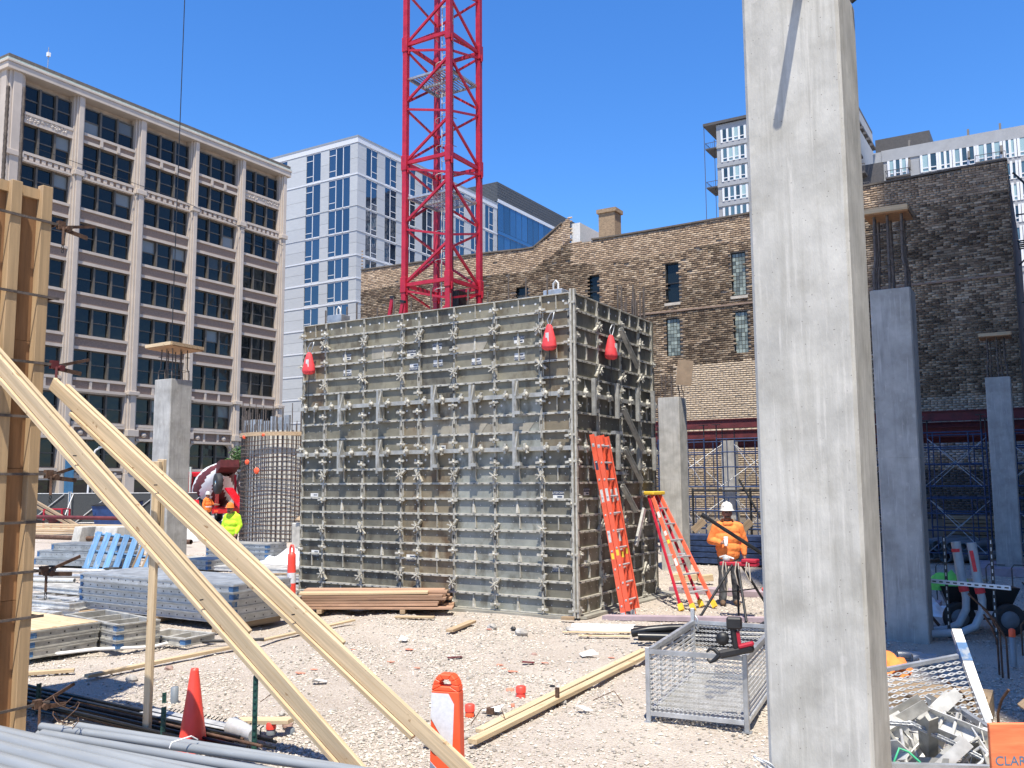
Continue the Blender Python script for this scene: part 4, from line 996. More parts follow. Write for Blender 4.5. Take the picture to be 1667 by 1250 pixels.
brace('near timber brace running down from the left frame edge', (-8.3, 4.32, 3.62), (-4.35, 5.32, 0), .97)
t = thing('timber_post', 'upright two by four post standing between the braces', 'post', (-7.22, 5.46, 0))
timber('board', (0, 0, -.02), (.05, -.03, 2.5), .089, .038, 'lumber', t, up=(0, 1, 0)); timber('cleat', (.03, .03, 1.75), (.05, .02, 2.52), .089, .038, 'lumber', t, up=(0, 1, 0))
MB().box(-7.55, -7.2, 5.6, 5.9, -.02, .0)
# sleeper at the brace feet
tag(timber('sleeper', (-5.6, 5.1, .03), (-4.3, 5.35, .03), .09, .05), 'short timber lying at the foot of the braces beside the pipes', 'timber')

# ------------------------------------------------------------------ traffic devices, posts
cone = thing('traffic_cone', 'plain orange traffic cone beside the green fence posts', 'cone', (-6.6, 5.46, -.03))
mb = MB(); mb.lathe([(.128, .02), (.122, .05), (.036, .68), (.032, .70), (.022, .70), (.02, .66)], (0, 0, 0), 24); mb.build('body', 'cone_orange', cone)
MB().box(-.17, .17, -.17, .17, 0, .025).build('base', 'cone_orange', cone, bevel=.01)
dl = thing('delineator_panel', 'orange and white striped delineator panel standing between the braces', 'delineator', (-4.10, 5.77, -.02), radians(14))
poly = [(-.13, 0), (.13, 0), (.112, .72), (.095, .80), (.05, .845), (-.05, .845), (-.095, .80), (-.112, .72)]
def ringxy(s, y): return [(x*s, y, z if s == 1 else z) for x, z in poly]
mb = MB(); hole = [(.048*cos(a), .765+.034*sin(a)) for a in [i*2*pi/10 for i in range(10)]]
# body below the handle, and the handle drawn round a real hole
mb.prism([(-.13, 0), (.13, 0), (.112, .72), (-.112, .72)], (0, -.03, 0), (1, 0, 0), (0, 0, 1), -.10)
outer = [(-.112, .72), (.112, .72), (.105, .765), (.085, .81), (.05, .845), (-.05, .845), (-.085, .81), (-.105, .765)]
for i in range(8):
    a0 = outer[i]; b0 = outer[(i+1) % 8]
    def nh(p):
        v = V((p[0]/.048, (p[1]-.775)/.036)); v.normalize(); return (.048*v.x, .775+.036*v.y)
    mb.prism([a0, b0, nh(b0), nh(a0)], (0, -.03, 0), (1, 0, 0), (0, 0, 1), -.10)
mb.build('body', 'orange_vivid', dl, bevel=.006)
st = MB(); st.add([(x, -.034, z) for x, z in ((-.118, .52), (-.110, .705), (.03, .705), (.075, .63), (.06, .25))], [(0, 1, 2, 3, 4)]); st.build('reflective_stripe', 'reflective', dl)
st = MB(); st.add([(x, -.034, z) for x, z in ((-.122, .02), (-.06, .02), (-.03, .12), (-.12, .2))], [(0, 1, 2, 3)]); st.build('reflective_stripe', 'reflective', dl)
text('letter', 'C', .16, 'black', dl, axes((-.07, -.0355, .30), (1, 0, 0), (0, 0, 1)))
MB().box(-.2, .2, -.16, .16, 0, .04).build('base', 'rubber', dl, bevel=.01)
cs = thing('channelizer_post', 'slim orange and white banded channelizer post in front of the lumber pile', 'delineator', (-11.50, 11.52, -.03))
mb = MB(); r = .085; bands = [(0, .20, 'o'), (.20, .38, 'w'), (.38, .58, 'o'), (.58, .76, 'w'), (.76, 1.02, 'o')]
for z0, z1, k in bands: MB().lathe([(r*(1-.18*z0), z0), (r*(1-.18*z1), z1)], (0, 0, 0), 18).build('band', 'cone_orange' if k == 'o' else 'reflective', cs)
mb = MB(); mb.lathe([(.07, 1.02), (.068, 1.08), (.03, 1.11)], (0, 0, 0), 18); mb.tube([(-.045, 0, 1.08), (-.045, 0, 1.17), (-.02, 0, 1.23), (.02, 0, 1.23), (.045, 0, 1.17), (.045, 0, 1.08)], .018, 8); mb.build('handle', 'cone_orange', cs)
MB().lathe([(.2, 0), (.2, .05), (.1, .07)], (0, 0, 0), 8).build('base', 'rubber', cs)
for i, (x, y, h, lab) in enumerate(((-6.03, 5.64, .66, 'tall green steel T post in front of the braces'), (-6.92, 5.40, .34, 'short green steel T post left of the cone'), (-8.2, 6.4, .12, 'stub of green steel T post behind the cone'), (-9.0, 5.5, .3, 'green steel T post beside the foot of the plywood form'))):
    t = thing('fence_post', lab, 'post', (x, y, -.03), radians(25), 'green T posts')
    MB().box(-.022, .022, -.004, .004, 0, h).build('flange', 'tpost_green', t); MB().box(-.005, .005, .004, .04, 0, h).build('web', 'tpost_green', t)
    z = .05
    while z < h: MB().box(-.012, .012, -.012, -.004, z, z+.02).build('stud', 'tpost_green', t); z += .055

# ------------------------------------------------------------------ grey conduit, black bars
pl = [(-7.30, 4.50, -4.2, 4.97, .30, .034), (-7.06, 4.66, -3.9, 5.02, .30, .034), (-7.05, 4.36, -4.4, 4.66, .31, .036), (-6.95, 4.26, -4.4, 4.50, .30, .036), (-7.8, 4.12, -4.6, 4.24, .34, .055), (-7.9, 3.98, -4.6, 4.05, .36, .06), (-7.9, 3.83, -4.6, 3.86, .37, .06), (-7.9, 3.66, -4.6, 3.66, .38, .062), (-7.9, 3.5, -4.6, 3.48, .39, .06), (-7.6, 4.42, -4.4, 4.42, .18, .06), (-7.6, 4.2, -4.4, 4.2, .19, .06), (-7.6, 3.98, -4.4, 3.98, .2, .06), (-7.5, 4.62, -4.3, 4.72, .17, .06)]
PN = ['farthest', 'second farthest', 'third farthest', 'fourth farthest', 'fifth farthest', 'sixth farthest', 'fourth nearest', 'third nearest', 'second nearest']
for i, (x0, y0, x1, y1, z, r) in enumerate(pl):
    mb = MB(); mb.pipe((x0, y0, z), (x1, y1, z-.01), r, .006, 16)
    if i < 9: lab = PN[i]+' of the upper grey plastic conduits lying in the foreground'
    else: lab = 'grey plastic conduit under the foreground bundle, '+['nearest the cone but one', 'in the middle', 'nearest the camera', 'nearest the cone'][i-9]
    o = mb.build('conduit_pipe', 'pvc'); tag(o, lab, 'pipe', 'grey conduits in the foreground')
for x in (-7.2, -5.0): tag(timber('bearer', (x, 3.2, .055), (x+.1, 4.9, .055), .09, .11, 'lumber_old'), 'timber bearer under the grey conduits, '+('left' if x < -6 else 'right'), 'timber')
w1 = MB(); w1.tube([(-6.9+.1*cos(t)*(1+.3*sin(t*3)), 4.45+.09*sin(t), .36+.05*sin(t*2)+.02*t) for t in [i*.5 for i in range(26)]], .004, 5); tag(w1.build('tie_wire', 'steel_rust'), 'rusty tie wire looped round the conduit ends', 'wire')
w1 = MB(); w1.tube([(-5.75, 4.55, .34), (-5.74, 4.56, .38), (-5.72, 4.72, .39), (-5.72, 4.78, .35)], .006, 5); tag(w1.build('tie_strap', 'white'), 'small white strap round the far grey conduits', 'strap')
for i in range(16):
    y = 5.86-.032*i+random.uniform(-.01, .01); z = .03+.028*(i % 3)
    mb = MB(); x0 = -10.2+random.uniform(-.3, .3); x1 = -6.1+random.uniform(-.25, .25); mb.tube([(x0, y+.1, z), ((x0+x1)/2, y+.02, z+.01), (x1, y-.03, z)], .014, 7)
    tag(mb.build('steel_bar', 'black_pipe' if i % 4 else 'steel_rust'), 'long dark steel bar in the bundle on the gravel behind the cone', 'bar', 'dark bars behind the cone')
mb = MB(); mb.box(-7.7, -6.45, 5.73, 5.90, .095, .10); mb.tube([(-6.5, 5.82, .10), (-6.15, 5.75, .09)], [.09, .06], 10); tag(mb.build('plastic_wrap', 'galv_light'), 'clear plastic wrap round the end of the dark bars', 'wrapping')
for i in range(24): 
    x = -7.6+i*.055; mb = MB(); mb.tube([(x, 6.0, .0), (x, 6.0, .07), (x+.02, 6.02, .09)], .006, 5); tag(mb.build('rebar_chair', 'tpost_green'), 'small green wire chair in the row behind the cone', 'rebar chair', 'green chairs behind the cone')

# ------------------------------------------------------------------ boards on the ground
for lab, p0, p1, w_, h_, mt in (
    ('left of the two long boards lying towards the mesh basket', (-4.64, 7.05, .03), (-4.86, 11.4, .03), .09, .04, 'lumber'),
    ('right of the two long boards lying towards the mesh basket', (-4.50, 6.72, .035), (-4.70, 11.3, .035), .09, .045, 'lumber'),
    ('long board on the gravel behind the timber post', (-9.95, 6.66, .03), (-9.9, 9.15, .03), .09, .04, 'lumber'),
    ('long board continuing towards the lumber pile', (-9.95, 9.4, .03), (-10.05, 11.5, .03), .09, .03, 'lumber'),
    ('short board at the foot of the plywood form', (-10.9, 6.2, .03), (-10.4, 6.8, .03), .09, .04, 'lumber'),
    ('short plank end beside the tall green post', (-6.75, 6.1, .06), (-6.2, 6.25, .10), .14, .04, 'lumber'),
    ('grey offcut board on the open gravel before the form', (-8.05, 11.4, .03), (-8.25, 12.35, .03), .12, .04, 'lumber_old'),
    ('thin pale strip of wood before the form corner', (-6.55, 12.25, .01), (-5.6, 12.75, .01), .06, .015, 'lumber'),
    ('second thin strip of wood before the form corner', (-6.2, 12.1, .01), (-5.5, 12.4, .01), .09, .012, 'lumber'),
    ('small wood block by the form corner', (-7.15, 13.35, .03), (-6.95, 13.42, .03), .1, .05, 'lumber_old'),
    ('board end poking out left of the cone foot', (-7.0, 5.75, .03), (-6.5, 5.6, .03), .09, .04, 'lumber')):
    tag(timber('loose_board', p0, p1, w_, h_, mt), lab, 'board')
stk = MB(); stk.box(-.02, .02, -.012, .012, -.1, .16); tag(stk.build('steel_stake', 'steel_rust', None, (-4.56, 8.4, 0)), 'rusty stake holding the two long boards', 'stake')
# lumber pile before the form
cnt = 0
for lv in range(6):
    for k in range(3):
        z = .09+lv*.048; dx = random.uniform(-.22, .22); q0 = V((-11.62-.14*k, 11.85+.235*k, 0)); q1 = q0+V((2.28-.06*lv*(k == 0), 1.24, 0)); dv = V((.88, .48, 0))*dx
        o = timber('plank', q0+dv*.4+V((0, 0, z)), q1+dv+V((0, 0, z+random.uniform(-.005, .01))), .265, .04, 'lumber_red' if lv < 5 else ('lumber' if k == 0 else 'lumber_red'), bevel=.004)
        tag(o, f'{["bottom", "second lowest", "third lowest", "third highest", "second highest", "top"][lv]} {["near", "middle", "far"][k]} plank of the brown plank pile before the form', 'plank', 'plank pile before the form'); cnt += 1
for x in (-11.2, -9.9): tag(timber('bearer', (x, 11.9+.7*(x > -11), .03), (x-.45, 12.75+.6*(x > -11), .03), .09, .07, 'lumber_old'), 'bearer under the brown plank pile, '+('left' if x < -11 else 'right'), 'timber')
tag(timber('loose_board', (-9.7, 12.15, .02), (-9.1, 12.45, .02), .12, .03, 'lumber'), 'pale offcut lying before the plank pile', 'board')

# ------------------------------------------------------------------ stacks of form panels
def deck_panel(name, label, cat, grp, loc, rz, L, W, H, mat, frame_mat='alu_stack', holes=True, face=True, ribs=5, corner=True):
    """one wall-form panel lying flat: perimeter channel with slots, cross ribs, skin on top or open"""
    t = thing(name, label, cat, loc, rz, grp)
    fr = MB(); e = .05
    for y0, y1 in ((0, e), (W-e, W)): fr.box(0, L, y0, y1, 0, H)
    for x0, x1 in ((0, e), (L-e, L)): fr.box(x0, x1, e+.001, W-e-.001, 0, H)
    for i in range(1, ribs): x = L*i/ribs; fr.box(x-.015, x+.015, e+.001, W-e-.001, .01, H-.015)
    fr.build('rim', frame_mat, t, bevel=.004)
    lip = MB()
    for z in (.0, H-.02):
        lip.box(-.012, L+.012, -.014, -.001, z, z+.02); lip.box(L+.001, L+.014, 0, W, z, z+.02)
    lip.build('flange', frame_mat, t)
    if face: MB().box(.02, L-.02, .02, W-.02, H+.001, H+.012).build('skin', mat, t)
    if holes:
        hl = MB(); n = int(L/.19)
        for i in range(n): hl.lathe([(.012, 0), (.012, .002)], ((i+.5)*L/n, -.001, H*.5), 8, (0, -1, 0))
        for i in range(int(W/.19)): hl.lathe([(.012, 0), (.012, .002)], (L+.001, (i+.5)*.19, H*.5), 8, (1, 0, 0))
        hl.build('slots', 'black', t)['kind'] = 'stuff'
    if corner:
        c = MB(); c.box(L-.10, L+.004, -.004, -.0005, .003, H-.003); c.box(L+.0005, L+.005, -.004, .10, .003, H-.003); c.build('painted_corner', 'blue_paint', t)
        c = MB(); c.box(-.004, .08, -.004, -.0005, .003, H-.003); c.build('painted_corner', 'blue_paint', t)
    return t
SN = ['bottom', 'second from the bottom', 'third from the bottom', 'fourth from the bottom', 'fifth from the bottom', 'sixth from the bottom', 'seventh from the bottom']
for i in range(5):
    n = 'top' if i == 4 else SN[i]
    deck_panel('form_panel', f'{n} panel of the big galvanised panel stack behind the braces', 'form panel', 'big galvanised panel stack', (-15.0+.06*i+random.uniform(-.05, .05), 9.70+.04*(4-i), .10+i*.127), random.uniform(-.006, .006), 3.9, 1.2, .12, 'alu_stack', 'galv', ribs=9)
for i in range(3): tag(timber('bearer', (-14.6+i*1.7, 9.6, .05), (-14.6+i*1.7, 10.95, .05), .09, .09, 'lumber_old'), ['left', 'middle', 'right'][i]+' bearer under the big galvanised panel stack', 'timber')
for i in range(3):
    n = ['bottom', 'middle', 'top'][i]
    deck_panel('form_panel', f'{n} panel of the low stack with a tan face beside the plywood form', 'form panel', 'tan faced panel stack', (-13.9, 6.95+.02*i, .04+i*.118), radians(-3), 2.4, .98, .112, 'lumber' if i == 2 else 'alu_dirty', 'alu_dirty', ribs=4)
    deck_panel('form_panel', f'{n} panel of the open topped stack behind the timber post', 'form panel', 'open topped panel stack', (-12.6, 8.05, .04+i*.118), radians(-9), 1.6, .62, .112, 'alu_dirty', 'alu_dirty', face=False, ribs=3)
deck_panel('form_panel', 'single open panel lying right of the open topped stack', 'form panel', 'scattered form panels', (-11.4, 8.45, .03), radians(4), .9, .55, .11, 'alu_dirty', 'alu_dirty', face=False, ribs=2)
for i in range(4):
    n = ['bottom', 'second', 'third', 'top'][i]
    deck_panel('form_panel', f'{n} panel of the small dark stack right of the galvanised stack', 'form panel', 'dark panel stack', (-13.55+.03*i, 11.2, .1+i*.117), radians(2), 1.35, .9, .11, 'alu_dirty', 'alu_dirty', ribs=3)
for i in range(4):
    n = ['bottom', 'second', 'third', 'top'][i]
    deck_panel('form_panel', f'{n} panel of the stack in front of the worker in yellow', 'form panel', 'panel stack by the yellow worker', (-21.3, 17.9, .06+i*.125), radians(5), 2.3, .8, .12, 'alu_dirty', 'alu_stack', ribs=4)
for i in range(2):
    deck_panel('form_panel', f'{["lower", "upper"][i]} panel of the pair beyond the left column', 'form panel', 'panels by the left column', (-20.6, 16.2, .04+i*.125), radians(-8), 1.7, .7, .12, 'alu_dirty', 'alu_stack', ribs=3)
for i in range(3):
    deck_panel('form_panel', f'{["bottom", "middle", "top"][i]} panel of the blue edged stack left of the pallet', 'form panel', 'blue edged panel stack', (-24.6+.5*(i == 2), 14.7+.1*i, .05+i*.2), radians(12), 3.0-.7*(i == 2), .8, .18, 'alu_stack', 'alu_stack', ribs=4)
k = 0
for x, y, rz, L, W in ((-17.6, 8.6, .1, 2.4, .6), (-17.4, 9.4, .05, 2.6, .6), (-17.9, 10.3, .02, 2.4, .6), (-18.4, 11.2, .12, 2.4, .7), (-15.6, 8.0, .2, 1.7, .6), (-19.2, 9.6, .0, 1.6, .7), (-17.2, 8.9, .3, 2.6, .5), (-16.9, 10.0, -.05, 2.2, .6), (-17.3, 14.8, .1, 2.4, .8), (-15.0, 13.2, .25, 2.2, .7), (-15.6, 14.4, .1, 1.8, .6), (-14.6, 12.3, .15, 1.5, .6)):
    where = ['nearest', 'second nearest', 'third nearest', 'fourth nearest', 'fifth nearest', 'sixth nearest', 'seventh nearest', 'farthest'][k] + ' of the pale open panels strewn left of the galvanised stack' if k < 8 else ['farthest left', 'nearest the form', 'middle', 'lowest'][k-8]+' of the pale panels strewn behind the galvanised stack'
    deck_panel('form_panel', where, 'form panel', 'strewn form panels', (x, y, .02+.10*(k % 3)), rz, L, W, .10, 'alu_dirty', 'galv_light', face=(k % 3 == 2), ribs=6, holes=False, corner=False); k += 1
# long tubes and planks lying further back on the left
for i, (p, q, r, mt) in enumerate((((-22.6, 11.6, .3), (-17.6, 13.6, .26), .05, 'galv_light'), ((-20.5, 9.7, .38), (-16.8, 10.9, .38), .045, 'galv_light'), ((-22.3, 12.3, .08), (-18.2, 14.2, .08), .05, 'galv'), ((-38, 20.6, .2), (-27, 22.0, .16), .09, 'steel_rust'), ((-21, 9.0, .36), (-17, 10.0, .36), .035, 'galv_light'), ((-40, 21.9, .9), (-31, 23.6, .85), .08, 'maroon'))):
    mb = MB(); mb.pipe(p, q, r, .01, 12); tag(mb.build('steel_tube', mt), ['long pale tube lying before the blue edged stack', 'pale tube across the strewn panels, farther one', 'grey tube on the ground beside the bucket', 'long rusty tube lying before the concrete blocks', 'pale tube across the strewn panels, nearer one', 'red steel tube lying by the fence'][i], 'tube')
for i in range(5): tag(timber('plank', (-41, 22.4+i*.3, .15+.08*i), (-30.5, 24.0+i*.3, .15+.08*i), .28, .07, 'lumber_old' if i % 2 else 'lumber'), ['lowest', 'second lowest', 'middle', 'second highest', 'highest'][i]+' plank of the plank heap by the concrete blocks', 'plank', 'planks by the concrete blocks')
# concrete barrier blocks
for i, (x, y, w_, d_, rz) in enumerate(((-32.4, 21.4, .42, 1.0, .1), (-31.35, 21.9, 1.25, 1.0, .05))):
    mb = MB(); mb.prism([(-d_/2, 0), (d_/2, 0), (d_/2*.72, .62), (-d_/2*.72, .62)], (-w_/2, 0, 0), (0, 1, 0), (0, 0, 1), w_)
    tag(mb.build('concrete_block', 'concrete', None, (x, y, .02), (0, 0, rz), bevel=.03), ['narrow slanted concrete block, left of the pair', 'wide concrete block, right of the pair'][i]+' beside the planks', 'block')
tag(MB().box(-.45, .45, -.35, .35, 0, .9).build('concrete_block', 'concrete', None, (-22.6, 23.4, -.02), (0, 0, .2), bevel=.03), 'square concrete block left of the form beside the rebar cage', 'block')
tag(MB().box(-.36, .36, -.3, .3, 0, .05).build('loose_board', 'lumber_old', None, (-22.5, 23.3, 1.02), (.35, .1, .3)), 'tilted board propped on the square concrete block', 'board')
# blue pallet leaning back
PT = thing('pallet', 'worn blue wooden pallet leaning beside the left column', 'pallet', (-20.9, 14.7, .02)); PT.rotation_euler = (radians(-38), radians(8), radians(42))
for i in range(7): timber('deck_board', (-.75+i*.235, 0, .0), (-.75+i*.235, 0, 1.15), .02, .15, 'pallet_blue', PT, up=(1, 0, 0))
for z in (.05, .57, 1.1): timber('stringer', (-.85, .06, z), (.78, .06, z), .09, .04, 'pallet_blue', PT)
for i in range(2): tag(timber('leaning_board', (-18.75+.35*i, 13.45, .0), (-18.45+.33*i, 13.9, 1.35), .2, .04, 'lumber_old', up=(-.6, -.8, 0)), ['left', 'right'][i]+' of two brown boards leaning on the left column', 'board')
BK = thing('bucket', 'black bucket standing beside the blue pallet', 'bucket', (-18.95, 13.2, -.02))
mb = MB(); mb.lathe([(.14, 0), (.16, .33), (.17, .33), (.17, .36), (.15, .36), (.13, .03)], (0, 0, 0), 18); mb.build('pail', 'rubber', BK); mb = MB(); mb.tube([(-.17*cos(t), .02, .33-.15*sin(t)) for t in [i*pi/8 for i in range(9)]], .005, 5); mb.build('bail', 'galv', BK)
# white tarp, cinder blocks, scrap heap
def drape(name, label, cat, loc, sx, sy, h, mat, seed, n=18):
    vs = []; 
    for j in range(n+1):
        for i in range(n+1):
            u, v = i/n*2-1, j/n*2-1; e = max(0, 1-max(abs(u), abs(v))**3)
            nzv = noise.noise(V((u*2.1+seed, v*2.1, seed)))+.6*noise.noise(V((u*5+seed, v*5, 3)))
            vs.append((u*sx/2*(1+.12*nzv), v*sy/2*(1+.12*nzv), max(.0, h*e*(.55+.6*nzv))))
    mb = MB(); mb.add(vs, [(j*(n+1)+i, j*(n+1)+i+1, (j+1)*(n+1)+i+1, (j+1)*(n+1)+i) for j in range(n) for i in range(n)], 0, True)
    o = mb.build(name, mat, None, loc); return tag(o, label, cat)
drape('tarp', 'crumpled white plastic sheet lying behind the channelizer post', 'tarp', (-18.2, 18.3, -.02), 2.2, 1.5, .55, 'tarp', 2)
drape('tarp', 'white sheeted bundle beside the blue dumpster', 'tarp', (-30.0, 23.4, .0), 1.9, 1.4, .9, 'tarp', 5)
drape('tarp', 'crumpled grey plastic sheet in the shade beside the far right column', 'tarp', (-2.2, 17.4, -.02), .9, 1.2, .32, 'tarp', 9)
def cinder(loc, rz, label):
    t = thing('cinder_block', label, 'block', loc, rz, 'cinder blocks')
    mb = MB()
    for a in ((-.2, .2, -.1, -.07), (-.2, .2, .07, .1)): mb.box(*a, 0, .19)
    for x in (-.2, -.015, .17): mb.box(x, x+.03, -.0695, .0695, 0, .19)
    mb.build('shell', 'concrete_new', t)
cinder((-15.0, 15.35, .0), .4, 'cinder block lying left of the form behind the channelizer post'); cinder((-14.75, 15.6, .19), .2, 'cinder block set on the first one behind the channelizer post')
# ------------------------------------------------------------------ ladders
def ladder_rail(mb, p, q, out, w=.09, t=.03):
    """channel section rail; 'out' is the direction the channel back faces"""
    mb.beam(p, q, t*.35, w, up=out)
EL = thing('extension_ladder', 'orange fibreglass extension ladder leaning on the form corner', 'ladder', (0, 0, 0))
foot, head = V((-6.36, 14.30, 0)), V((-6.90, 14.28, 3.10))
ax = (head-foot).normalized(); side = V((0, 1, 0)); side = (side-ax*side.dot(ax)).normalized(); nrm = side.cross(ax)
if nrm.x < 0: nrm = -nrm
for sec, (z0, z1, off, wd) in enumerate(((0.0, 1, 0, .42), (.03, .985, .095, .40))):
    for s in (-1, 1):
        a = foot+(head-foot)*z0+side*s*wd/2+nrm*off; b = foot+(head-foot)*z1+side*s*wd/2+nrm*off
        mb = MB(); mb.beam(a, b, .012, .085, up=nrm); mb.beam(a-side*s*.012+nrm*.036, b-side*s*.012+nrm*.036, .03, .01, up=nrm); mb.beam(a-side*s*.012-nrm*.036, b-side*s*.012-nrm*.036, .03, .01, up=nrm)
        r = mb.build('rail', 'ladder_orange', EL)
        for i in range(10):
            c = a+(b-a)*(i+.6)/10.2
            MB().lathe([(.017, 0), (.017, .006), (.010, .007), (.010, .003)], c+side*s*.006, 10, side*s).build('rung_end', 'ladder_alu', r)
        for k, (f, L, mt) in enumerate(((.62, .22, 'label_white'), (.40, .2, 'label_white'), (.31, .10, 'label_yellow'), (.80, .16, 'label_navy'), (.93, .06, 'ladder_alu'))):
            if sec == 1 and k % 2: continue
            c = a+(b-a)*f; mb = MB(); mb.beam(c, c+ax*L, .014, .05, up=nrm); mb.build('decal', mt, r)
    for i in range(10):
        c = foot+(head-foot)*(z0+(z1-z0)*(i+.6)/10.2)+nrm*off
        MB().tube([c-side*(wd/2-.01), c+side*(wd/2-.01)], .017, 8).build('rung', 'ladder_alu', EL)
for s in (-1, 1): MB().beam(foot+side*s*.2-ax*.02, foot+side*s*.2+ax*.08, .05, .08, up=nrm).build('shoe', 'ladder_alu', EL)
SL = thing('stepladder', 'orange stepladder with yellow top cap standing right of the form', 'ladder', (0, 0, 0))
tc = V((-6.86, 16.75, 2.02)); fa, fb = V((-5.60, 15.40, 0)), V((-5.42, 16.02, 0)); ra, rb = V((-5.80, 15.33, 0)), V((-5.66, 15.98, 0))
ta, tb_ = tc+V((.02, -.15, 0)), tc+V((.06, .15, 0))
def rl(p, q, nm, mt, w=.075):
    mb = MB(); d = (q-p).normalized(); mb.beam(p, q, .03, w, up=(-1, .25, 0)); return mb.build(nm, mt, SL, bevel=.003)
rl(fa, ta, 'front_rail', 'ladder_orange'); rl(fb, tb_, 'front_rail', 'ladder_orange'); rl(ra, ta+V((-.07, .0, -.03)), 'rear_rail', 'crane_red', .05); rl(rb, tb_+V((-.07, .0, -.03)), 'rear_rail', 'crane_red', .05)
for i in range(6):
    f = .14+i*.145; p, q = fa+(ta-fa)*f, fb+(tb_-fb)*f; mb = MB(); mb.beam(p, q, .085, .025); mb.build('step', 'ladder_alu', SL)
for i in range(4):
    f = .16+i*.2; p, q = ra+(ta-ra)*f, rb+(tb_-rb)*f; mb = MB(); mb.beam(p, q, .03, .02); mb.build('rear_brace', 'ladder_alu', SL)
for p, q in ((fa, ra), (fb, rb)): mb = MB(); mb.beam(p+(ta-p)*.45, q+(ta-q)*.45, .008, .03); mb.build('spreader', 'ladder_alu', SL)
mb = MB(); mb.beam(tc+V((-.03, -.22, .02)), tc+V((.05, .22, .02)), .24, .07); mb.build('top_cap', 'yellow', SL, bevel=.015)
for p, t_ in ((fa, ta), (fb, tb_), (ra, ta), (rb, tb_)): mb = MB(); mb.beam(p, p+(t_-p)*.05, .045, .09, up=(-1, .25, 0)); mb.build('foot', 'yellow', SL)
for f, L, mt in ((.78, .14, 'label_white'), (.62, .1, 'label_white'), (.55, .08, 'label_yellow'), (.36, .16, 'label_white')):
    d = tb_-fb; mb = MB(); mb.beam(fa+(ta-fa)*f+V((0, -.012, 0)), fa+(ta-fa)*f+(ta-fa).normalized()*L+V((0, -.012, 0)), .012, .055, up=(-1, .25, 0)); mb.build('decal', mt, SL)

# ------------------------------------------------------------------ pipe vise stand with pipe
PV = thing('pipe_vise_stand', 'tripod pipe vise with a red head and hanging ropes', 'vise stand', (-4.72, 15.15, 0))
for x, y in ((-.48, -.62), (.28, -.5), (.3, .85)):
    MB().tube([(x*.12, y*.12, .86), (x, y, 0)], .022, 8).build('leg', 'steel_dark', PV)
    MB().tube([(0, 0, .42), (x*.55, y*.55, .42)], .012, 6).build('brace', 'steel_dark', PV)
mb = MB(); mb.box(-.28, .36, -.09, .09, .84, .90); mb.box(.1, .36, -.1, .1, .90, .96); mb.build('table', 'crane_red', PV, bevel=.012)
mb = MB(); mb.lathe([(.05, 0), (.07, .03), (.07, .07), (.04, .10)], (-.18, 0, .9), 10); mb.tube([(-.3, 0, .97), (-.2, .0, 1.0), (-.05, 0, .95)], .02, 6); mb.build('chain_vise', 'galv_light', PV)
MB().tube([(0, 0, .0), (0, 0, .84)], .02, 8).build('centre_post', 'steel_dark', PV)
MB().ell((.32, .42, .42), .035, .035, .035).build('knob', 'bag_red', PV)
for i, x in enumerate((-.2, .02, .2)):
    rp = MB(); rp.tube([(x, -.1, .92), (x-.02, -.13, .75), (x+.02, -.13, .45+.1*i), (x+.06, -.12, .4+.1*i), (x+.05, -.11, .7), (x+.03, -.1, .9)], .012, 6)
    tag(rp.build('rope', 'rope', None, (-4.72, 15.15, 0)), ['left', 'middle', 'right'][i]+' rope loop hanging on the pipe vise', 'rope')
mb = MB(); mb.tube([(-4.80, 13.66, 1.755), (-4.74, 13.685, 1.71)], .04, 10); mb.pipe((-4.765, 13.675, 1.73), (-2.9, 14.4, .40), .03, .005, 12); tag(mb.build('steel_pipe', 'black_pipe'), 'slanting dark steel pipe passing in front of the worker in orange', 'pipe')

